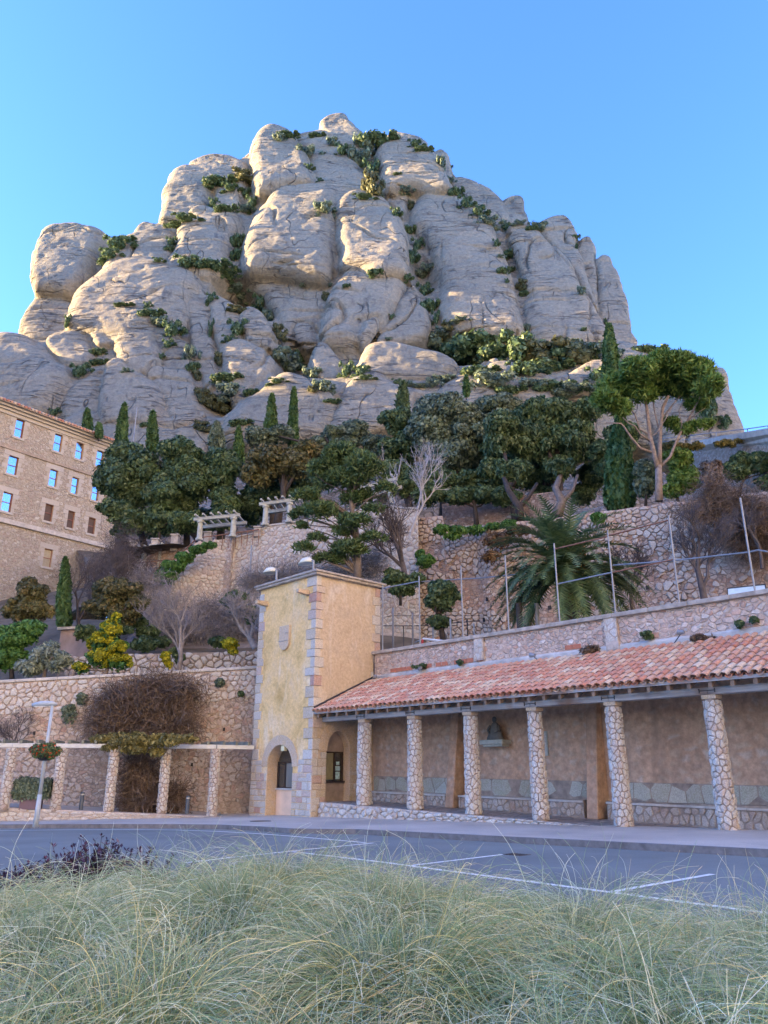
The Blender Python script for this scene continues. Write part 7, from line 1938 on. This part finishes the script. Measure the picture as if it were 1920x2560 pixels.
MB_SPOTS = [(1, 515, 620, 60, 38), (1, 480, 665, 45, 30), (1, 550, 600, 35, 22), (1, 745, 610, 25, 25), (1, 735, 640, 18, 22), (1, 685, 693, 26, 12), (1, 960, 350, 55, 35), (1, 1040, 330, 55, 30), (1, 1000, 380, 40, 20), (1, 925, 440, 22, 25), (1, 1065, 400, 28, 26), (1, 985, 468, 40, 24), (1, 1060, 468, 35, 28), (1, 1095, 440, 30, 40), (1, 805, 515, 60, 18), (1, 760, 545, 35, 14), (1, 1035, 600, 26, 55), (1, 1030, 660, 22, 45), (1, 815, 700, 60, 34), (1, 930, 710, 60, 38), (1, 975, 740, 55, 35), (1, 1020, 810, 52, 36), (1, 1040, 850, 35, 22), (1, 1135, 865, 42, 38), (1, 1175, 930, 35, 40), (1, 1200, 1000, 30, 45), (1, 1010, 905, 40, 18), (1, 915, 850, 22, 28), (1, 1035, 980, 50, 44), (1, 990, 1030, 30, 20), (1, 665, 920, 45, 30), (1, 640, 885, 18, 18), (1, 700, 960, 40, 35), (1, 750, 985, 42, 45), (1, 730, 1050, 25, 25), (1, 298, 945, 14, 26), (1, 545, 885, 34, 10), (1, 835, 1080, 26, 50), (1, 840, 1150, 24, 45), (1, 850, 1190, 18, 28), (1, 915, 980, 12, 50), (1, 430, 1085, 28, 26), (1, 440, 1130, 34, 20), (1, 355, 1165, 44, 38), (1, 555, 1165, 18, 16), (1, 700, 1105, 12, 18), (1, 240, 1345, 24, 20), (1, 950, 1120, 30, 40), (1, 990, 1195, 52, 32), (1, 1000, 1250, 55, 40), (1, 870, 1280, 42, 42), (1, 960, 1320, 60, 45), (1, 900, 1300, 40, 40), (1, 1090, 1258, 26, 24), (1, 1210, 1100, 70, 48), (1, 1300, 1100, 45, 45), (1, 1250, 1145, 60, 30), (1, 1360, 1180, 46, 36), (1, 1400, 1235, 44, 36), (1, 1345, 1250, 20, 16), (1, 1500, 1160, 36, 45), (1, 1560, 1170, 36, 30), (1, 1440, 1300, 30, 18), (1, 1050, 1390, 40, 22), (1, 870, 1410, 40, 28), (1, 1405, 465, 44, 34), (1, 1250, 150, 38, 20), (1, 1210, 165, 28, 22), (1, 1335, 225, 46, 40), (1, 1335, 290, 22, 18), (1, 1380, 345, 14, 12), (1, 1375, 152, 28, 14), (1, 1440, 180, 26, 28), (1, 1480, 215, 34, 34), (1, 1570, 425, 50, 10), (1, 1405, 850, 20, 26), (1, 1310, 795, 10, 10), (1, 1425, 800, 16, 12), (1, 1625, 740, 26, 20), (1, 1500, 800, 14, 14), (1, 1200, 1215, 40, 14), (1, 630, 1400, 16, 16), (1, 1540, 560, 0, 0),
 (2, 30, 185, 36, 34), (2, 85, 165, 45, 34), (2, 10, 240, 36, 44), (2, 50, 300, 30, 48), (2, 40, 350, 30, 44), (2, 225, 180, 34, 18), (2, 265, 200, 30, 14), (2, 330, 250, 18, 34), (2, 320, 245, 14, 20), (2, 370, 270, 8, 8), (2, 190, 362, 24, 20), (2, 205, 430, 20, 24), (2, 145, 455, 24, 26), (2, 200, 525, 28, 30), (2, 235, 585, 30, 36), (2, 210, 630, 28, 44), (2, 280, 680, 30, 28), (2, 190, 720, 24, 18), (2, 260, 770, 34, 40), (2, 290, 830, 34, 48), (2, 310, 880, 22, 36), (2, 370, 325, 16, 24), (2, 395, 370, 26, 34), (2, 430, 415, 36, 30), (2, 480, 450, 40, 30), (2, 530, 490, 40, 28), (2, 590, 515, 30, 20), (2, 655, 500, 24, 14), (2, 735, 515, 34, 24), (2, 700, 520, 20, 16), (2, 552, 580, 16, 22), (2, 615, 620, 24, 32), (2, 575, 635, 14, 10), (2, 585, 690, 22, 24), (2, 655, 755, 28, 34), (2, 680, 785, 24, 16), (2, 595, 735, 10, 14), (2, 620, 685, 10, 20), (2, 900, 775, 18, 26), (2, 878, 555, 16, 12), (2, 880, 590, 5, 22), (2, 680, 925, 16, 22), (2, 415, 890, 26, 12), (2, 118, 972, 14, 8), (2, 130, 880, 14, 14), (2, 155, 300, 14, 8), (2, 65, 700, 20, 16), (2, 910, 930, 10, 14), (2, 995, 900, 8, 20),
 (2, 300, 985, 60, 48), (2, 380, 975, 66, 44), (2, 450, 1010, 60, 44), (2, 515, 985, 70, 48), (2, 420, 1050, 50, 26), (2, 580, 1025, 50, 36), (2, 640, 1010, 60, 50), (2, 700, 1040, 60, 40), (2, 760, 1015, 60, 34), (2, 820, 1035, 66, 44), (2, 880, 1030, 56, 40), (2, 935, 1020, 60, 34), (2, 770, 1085, 60, 30), (2, 690, 1100, 50, 24), (2, 960, 1120, 40, 26), (2, 560, 1140, 60, 36), (2, 500, 1105, 44, 24), (2, 640, 1095, 40, 20), (2, 800, 1170, 50, 30), (2, 880, 1170, 40, 20), (2, 930, 1170, 30, 18), (2, 740, 1160, 36, 18), (2, 15, 1090, 24, 22), (2, 200, 1150, 20, 22), (2, 150, 1145, 24, 14), (2, 300, 1150, 20, 22), (2, 350, 1140, 36, 14), (2, 1180, 1020, 44, 22), (2, 1400, 1250, 30, 60), (2, 1480, 1310, 18, 24), (2, 1440, 1300, 26, 10), (2, 1370, 1230, 40, 30), (2, 620, 1180, 36, 20), (2, 20, 1130, 40, 12), (2, 240, 1165, 40, 10)]
KIND = ['dark evergreen', 'dark rounded', 'grey green', 'pale grey green', 'olive brown']
LAND = [('u', 45, 235, 'the left summit boulder'), ('u', 105, 245, 'the humped slab right of the left summit boulder'), ('u', 40, 330, 'the neck below the left summit boulder'), ('u', 200, 190, 'the tall left dome'), ('u', 235, 205, 'the small knob right of the tall left dome'), ('u', 215, 240, 'the grey dome below the small knob'),
        ('u', 150, 285, 'the great left arch of rock'), ('u', 175, 325, 'the round boulder under the left arch'), ('u', 135, 350, 'the sunlit pillar under the left arch'), ('u', 205, 340, 'the grey sheet right of the left arch'), ('u', 60, 380, 'the lowest left slabs'), ('u', 120, 400, 'the ribbed left foot above the monastery'), ('u', 235, 385, 'the gully at the left foot'), ('u', 250, 330, 'the broken blocks below the long cleft'),
        ('u', 245, 270, 'the long cleft left of the central tower'), ('u', 280, 165, 'the left summit dome'), ('u', 340, 130, 'the summit knob'), ('u', 320, 190, 'the smooth dome below the summit'), ('u', 370, 165, 'the wooded summit gully'), ('u', 300, 240, 'the broad central tower'), ('u', 370, 240, 'the central egg-shaped dome'), ('u', 365, 320, 'the lower central dome'),
        ('u', 300, 355, 'the foot of the broad central tower'), ('u', 340, 390, 'the folded rocks at the central foot'), ('u', 400, 370, 'the low round dome at the central foot'), ('u', 410, 160, 'the right summit dome'), ('u', 410, 220, 'the cleft below the right summit dome'), ('u', 425, 290, 'the long cleft left of the great right tower'), ('u', 480, 250, 'the great right tower'), ('u', 480, 200, 'the green diagonal ridge behind the great right tower'),
        ('u', 505, 265, 'the cleft right of the great right tower'), ('u', 550, 260, 'the ribbed right tower'), ('u', 560, 215, 'the right skyline knobs'), ('u', 590, 290, 'the last right fingers'), ('u', 450, 345, 'the left end of the green ledge'), ('u', 500, 350, 'the middle of the green ledge'), ('u', 545, 350, 'the right part of the green ledge'), ('u', 585, 355, 'the right end of the green ledge'), ('u', 500, 380, 'the rocks below the green ledge'), ('u', 570, 385, 'the pale slab left of the umbrella pine'), ('u', 700, 400, 'the low right cliff behind the umbrella pine'), ('u', 650, 350, 'the saddle over the umbrella pine')]
SEEN = {}
def bush_label(u, v, kind, w):
    l = min(LAND, key=lambda q: (q[1] - u) ** 2 + 1.3 * (q[2] - v) ** 2)
    dx, dy = u - l[1], v - l[2]
    side = ('high on' if dy < -8 else 'low on' if dy > 8 else 'left on' if dx < -8 else 'right on' if dx > 8 else 'on')
    size = 'large' if w > 45 else 'middling' if w > 27 else 'small' if w > 15 else 'tiny'
    s = f'{size} {kind} bush {side} {l[3]}'
    for alt in ('', ' again', ' beside it', ' nearby'):
        if s + alt not in SEEN: SEEN[s + alt] = 1; return s + alt
    return s
rg = random.Random(31)
for (k, x, y, w, h) in MB_SPOTS:
    if w < 3: continue
    hit, nrm = rock_hit(k, x, y + h * .5)
    if hit is None: hit, nrm = rock_hit(k, x, y + h)
    if hit is None: continue
    if k == 2 and ((x < 95 and y < 400) or (y > 960 and x > 250)): w *= 1.4; h *= 1.45
    D_ = hit[1]; m = scale_at(k, y, D_) * GRID[k][2]
    pi_ = rg.randrange(5); 
    if rg.random() < .4: pi_ = rg.randrange(2)
    o = bpy.data.objects.new('mountain_bush', PROT[pi_]); COL.objects.link(o)
    o.location = (hit[0], hit[1] - .3, hit[2] - .25 * h * m)
    o.scale = (w * m * 1.2, (w + h) / 2 * m * 1.3, h * m * 1.7); o.rotation_euler = (0, 0, 0)
    u_, v_ = uv(k, x, y)
    tag(o, bush_label(u_, v_, KIND[pi_], w), 'bush', 'bushes growing on the mountain')

GX_, GY_ = np.meshgrid(np.linspace(-13, 5.5, 60), np.linspace(-1, 14, 60))
# ------------------------------------------------------------------ feather grass, a drift of bowed tufts in the raised bed
def far_line(x):        # far edge of the bed
    return np.interp(x, [-14, -6.5, -4.5, -3.2, -2.4, -1.5, 0, 1.5, 2.6, 3.4, 5, 8], [8.5, 7.9, 7.7, 7.8, 8.9, 9.9, 8.9, 7.4, 6.3, 5.6, 4.6, 3.4])
def near_h(x, y):       # ground of the mound
    e = np.clip((far_line(x) + .5 - y) / 2.0, 0, 1)
    return .02 + .20 * e * e * (3 - 2 * e)
Zb = near_h(GX_, GY_); Zb = np.where(GY_ > far_line(GX_) + .6, -.2, Zb)
idx = np.arange(GX_.size).reshape(GX_.shape)
Fb = np.stack([idx[:-1, :-1], idx[:-1, 1:], idx[1:, 1:], idx[1:, :-1]], -1).reshape(-1, 4)
keepf = (GY_[:-1, :-1] < far_line(GX_[:-1, :-1]) + .6).ravel()
BEDS = simple('grass_bed_soil', (.05, .05, .03), .95, scale=6, bumps=.05, var=.4)
gzz = 0 * GX_.ravel()
tag(mesh_np('planting_bed', np.stack([GX_.ravel(), GY_.ravel(), Zb.ravel() + gzz], 1), Fb[keepf], BEDS, smooth=True), kind='structure')

rng = np.random.default_rng(77)
tx, ty = [], []
y = .9
while y < 13.5:
    st_ = .72 + .016 * y
    x = -9.5 * (y + 1) / 12 - 1.4
    while x < min(5.5, .62 * y + 1.6):
        px_, py_ = x + rng.uniform(-.26, .26), y + rng.uniform(-.26, .26)
        if py_ < far_line(px_): tx.append(px_); ty.append(py_)
        x += st_
    y += st_ * .9
T_ = np.stack([tx, ty], 1); nt_ = len(T_)
SEGS = 9
def tuft_strands():
    per = np.clip(4200 / (T_[:, 1] * .25 + 1) ** 1.0, 650, 3400).astype(int)
    tid = np.repeat(np.arange(nt_), per); n = len(tid)
    hgt = rng.uniform(.58, .95, nt_); lean_a = rng.normal(.25, .9, nt_); lean_s = rng.uniform(.15, .75, nt_); wid = rng.uniform(.75, 1.25, nt_)
    base = np.zeros((n, 3)); ang = rng.uniform(0, 2 * math.pi, n); rad = np.sqrt(rng.random(n)) * .13
    base[:, 0] = T_[tid, 0] + rad * np.cos(ang); base[:, 1] = T_[tid, 1] + rad * np.sin(ang)
    base[:, 2] = near_h(base[:, 0], base[:, 1]) - .03
    ln = hgt[tid] * rng.uniform(.65, 1.2, n)
    d0 = unit(np.stack([np.cos(ang) * (.16 + rad * 3.5), np.sin(ang) * (.16 + rad * 3.5), np.ones(n)], 1) + rng.normal(0, .06, (n, 3)))
    # combed lock directions inside a tuft
    lock = rng.integers(0, 7, n); la = lean_a[tid] + (lock - 3) * .5 + rng.normal(0, .06, n)
    bend = np.stack([np.sin(la), -np.cos(la) * .8, np.zeros(n)], 1) * (lean_s[tid] * .55 + .22)[:, None] * rng.uniform(.5, 1.3, (n, 1))
    rb = np.stack([np.cos(ang), np.sin(ang), np.zeros(n)], 1) * .30
    pts = [base]; d = d0
    grav = rng.uniform(.20, .42, n)[:, None] * wid[tid][:, None]
    for s in range(SEGS - 1):
        f = (s + 1) / SEGS
        d = unit(d + (bend + rb) * f * .75 + np.array([0, 0, -1.0]) * grav * f * 1.6 + rng.normal(0, .013, (n, 3)))
        pts.append(pts[-1] + d * (ln / (SEGS - 1))[:, None] * 1.15)
    return np.stack(pts, 1), tid * 7 + lock
S_, tid = tuft_strands()
# fine upright flower stalks
nu = 1700; uid = rng.integers(0, nt_, nu)
edge_pref = np.exp(-(far_line(T_[uid, 0]) - T_[uid, 1]) / 2.2); keep = rng.random(nu) < .12 + .88 * edge_pref; uid = uid[keep]; nu = len(uid)
clump = rng.normal(0, .3, nt_)[uid]
b = np.zeros((nu, 3)); b[:, :2] = T_[uid] + rng.normal(0, .07, (nu, 2)); b[:, 2] = near_h(b[:, 0], b[:, 1])
d = unit(np.stack([.12 + clump * .6 + rng.normal(0, .12, nu), rng.normal(0, .15, nu), np.ones(nu)], 1)); pts = [b]; ln = rng.uniform(.45, .85, nu)
for s in range(SEGS - 1):
    d = unit(d + np.stack([.07 + 0 * ln, 0 * ln, -.03 + 0 * ln], 1) * (s + 1) * .55 + rng.normal(0, .03, (nu, 3))); pts.append(pts[-1] + d * (ln / (SEGS - 1))[:, None])
U_ = np.stack(pts, 1)
def hair(name, P, rad, mat, tidv):
    n = len(P)
    hc = bpy.data.hair_curves.new(name); hc.add_curves([P.shape[1]] * n)
    hc.attributes['position'].data.foreach_set('vector', P.astype(np.float32).ravel()) if 'position' in hc.attributes else None
    hc.points.foreach_set('position', P.astype(np.float32).ravel())
    ra = np.tile(rad, n).astype(np.float32); 
    at_ = hc.attributes.get('radius') or hc.attributes.new('radius', 'FLOAT', 'POINT'); at_.data.foreach_set('value', ra)
    ta = hc.attributes.new('tuft', 'FLOAT', 'CURVE'); ta.data.foreach_set('value', tidv.astype(np.float32))
    hc.materials.append(mat)
    o = bpy.data.objects.new(name, hc); COL.objects.link(o); return o
def grass_mat(name, root, mid, tip, pale, trans=.3):
    m, nt, b, out = new_mat(name)
    hi = nt.nodes.new('ShaderNodeHairInfo'); at_ = nt.nodes.new('ShaderNodeAttribute'); at_.attribute_name = 'tuft'
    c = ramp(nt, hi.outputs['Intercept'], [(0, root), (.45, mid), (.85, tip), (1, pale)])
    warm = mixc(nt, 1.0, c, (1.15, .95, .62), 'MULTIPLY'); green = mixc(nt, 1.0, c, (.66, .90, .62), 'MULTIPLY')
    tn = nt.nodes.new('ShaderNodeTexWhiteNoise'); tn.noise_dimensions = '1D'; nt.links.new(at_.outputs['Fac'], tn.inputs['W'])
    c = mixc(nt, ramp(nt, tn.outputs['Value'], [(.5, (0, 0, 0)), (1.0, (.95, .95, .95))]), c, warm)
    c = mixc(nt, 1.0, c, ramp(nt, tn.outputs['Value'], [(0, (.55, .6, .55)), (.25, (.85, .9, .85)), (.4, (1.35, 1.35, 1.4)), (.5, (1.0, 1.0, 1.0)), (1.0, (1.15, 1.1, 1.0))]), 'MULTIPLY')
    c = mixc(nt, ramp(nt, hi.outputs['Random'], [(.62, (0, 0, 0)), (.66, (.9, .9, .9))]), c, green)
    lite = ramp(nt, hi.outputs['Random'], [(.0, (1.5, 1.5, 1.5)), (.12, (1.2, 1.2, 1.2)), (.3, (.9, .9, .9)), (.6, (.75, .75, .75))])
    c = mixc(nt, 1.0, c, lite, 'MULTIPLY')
    nt.links.new(c, b.inputs['Base Color']); b.inputs['Roughness'].default_value = .6; b.inputs['Specular IOR Level'].default_value = .3
    t = nt.nodes.new('ShaderNodeBsdfTranslucent'); nt.links.new(c, t.inputs[0])
    mx = nt.nodes.new('ShaderNodeMixShader'); mx.inputs[0].default_value = trans
    nt.links.new(b.outputs[0], mx.inputs[1]); nt.links.new(t.outputs[0], mx.inputs[2]); nt.links.new(mx.outputs[0], out.inputs[0])
    return m
GR = grass_mat('feather_grass_blades', (.04, .045, .015), (.27, .31, .15), (.64, .70, .50), (.80, .80, .68))  # dark roots and pale tips put tuft shade and sky highlight into the colour
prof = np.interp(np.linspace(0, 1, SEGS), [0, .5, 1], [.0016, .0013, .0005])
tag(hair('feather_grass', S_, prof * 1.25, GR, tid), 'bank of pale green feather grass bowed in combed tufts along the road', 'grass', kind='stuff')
GS = grass_mat('feather_grass_stalks', (.22, .22, .10), (.40, .38, .20), (.52, .48, .32), (.60, .56, .42))
tag(hair('grass_flower_stalks', U_, np.interp(np.linspace(0, 1, SEGS), [0, .5, 1], [.0014, .0012, .0018]), GS, uid), 'thin upright straw-coloured flower stalks rising from the feather grass', 'grass', kind='stuff')

# ------------------------------------------------------------------ purple-leaved shrubs at the left
rg = np.random.default_rng(5)
shr = [('a', 20, 300, 10.6, .5), ('a', 110, 300, 10.9, .5), ('a', 200, 300, 10.6, .6), ('a', 300, 290, 10.8, .62), ('a', 400, 290, 10.7, .82), ('a', 490, 290, 10.7, .75), ('a', 580, 290, 10.7, .6), ('a', 670, 290, 10.6, .5), ('a', -60, 330, 9.4, .55), ('a', 60, 330, 9.2, .5), ('a', 170, 330, 9.1, .48), ('a', 290, 330, 9.2, .5), ('a', 400, 330, 9.3, .58), ('a', 520, 330, 9.4, .5)]
names = ['at the photo edge', 'second from the photo edge', 'with one tall sprig', 'below the lamp post', 'tallest, at the middle of its clump', 'right of the tallest one', 'short one where the grass begins', 'last and lowest, beside the feather grass', 'cut off by the photo edge', 'in the front row at the photo edge', 'second in the front row', 'third in the front row', 'fourth in the front row, before the tallest', 'last in the front row']
for i, (k, x, y, Y, h) in enumerate(shr):
    p = at(k, x, y, Y); z0 = -.05
    b0 = np.array([p[0], Y, z0])
    t = thing('purple_shrub', b0, 'purple leaved upright shrub ' + names[i], 'shrub', 'purple leaved shrubs along the road')
    stm = MB(); V = []; F = []
    for s in range(70):
        a = rg.uniform(0, 6.28); r = rg.uniform(0, .5)
        q0 = b0 + (math.cos(a) * r * .5, math.sin(a) * r * .5, -.1); hh = h * 1.25 * rg.uniform(.5, 1.0) * (1 - .25 * r)
        q1 = q0 + np.array([math.cos(a) * r, math.sin(a) * r, hh]) * [1, 1, 1]
        stm.tube([q0, (q0 + q1) / 2 + rg.normal(0, .02, 3), q1], [.007, .005, .003], 3, cap=False)
        for l in range(20):
            f = rg.uniform(.3, 1.02); c = q0 + (q1 - q0) * f; d = unit(np.array([math.cos(l * 2.4) + .0, math.sin(l * 2.4), .75]) + rg.normal(0, .2, 3)); L_ = rg.uniform(.05, .09)
            w = unit(np.cross(d, (0, 0, 1.))) * L_ * .22; k0 = len(V); V += [c, c + d * L_ * .5 + w, c + d * L_, c + d * L_ * .5 - w]; F.append((k0, k0 + 1, k0 + 2, k0 + 3))
    stm.build('stems', BARK_D, t); mesh_np('leaves', V, np.array(F), PURPLE, t)
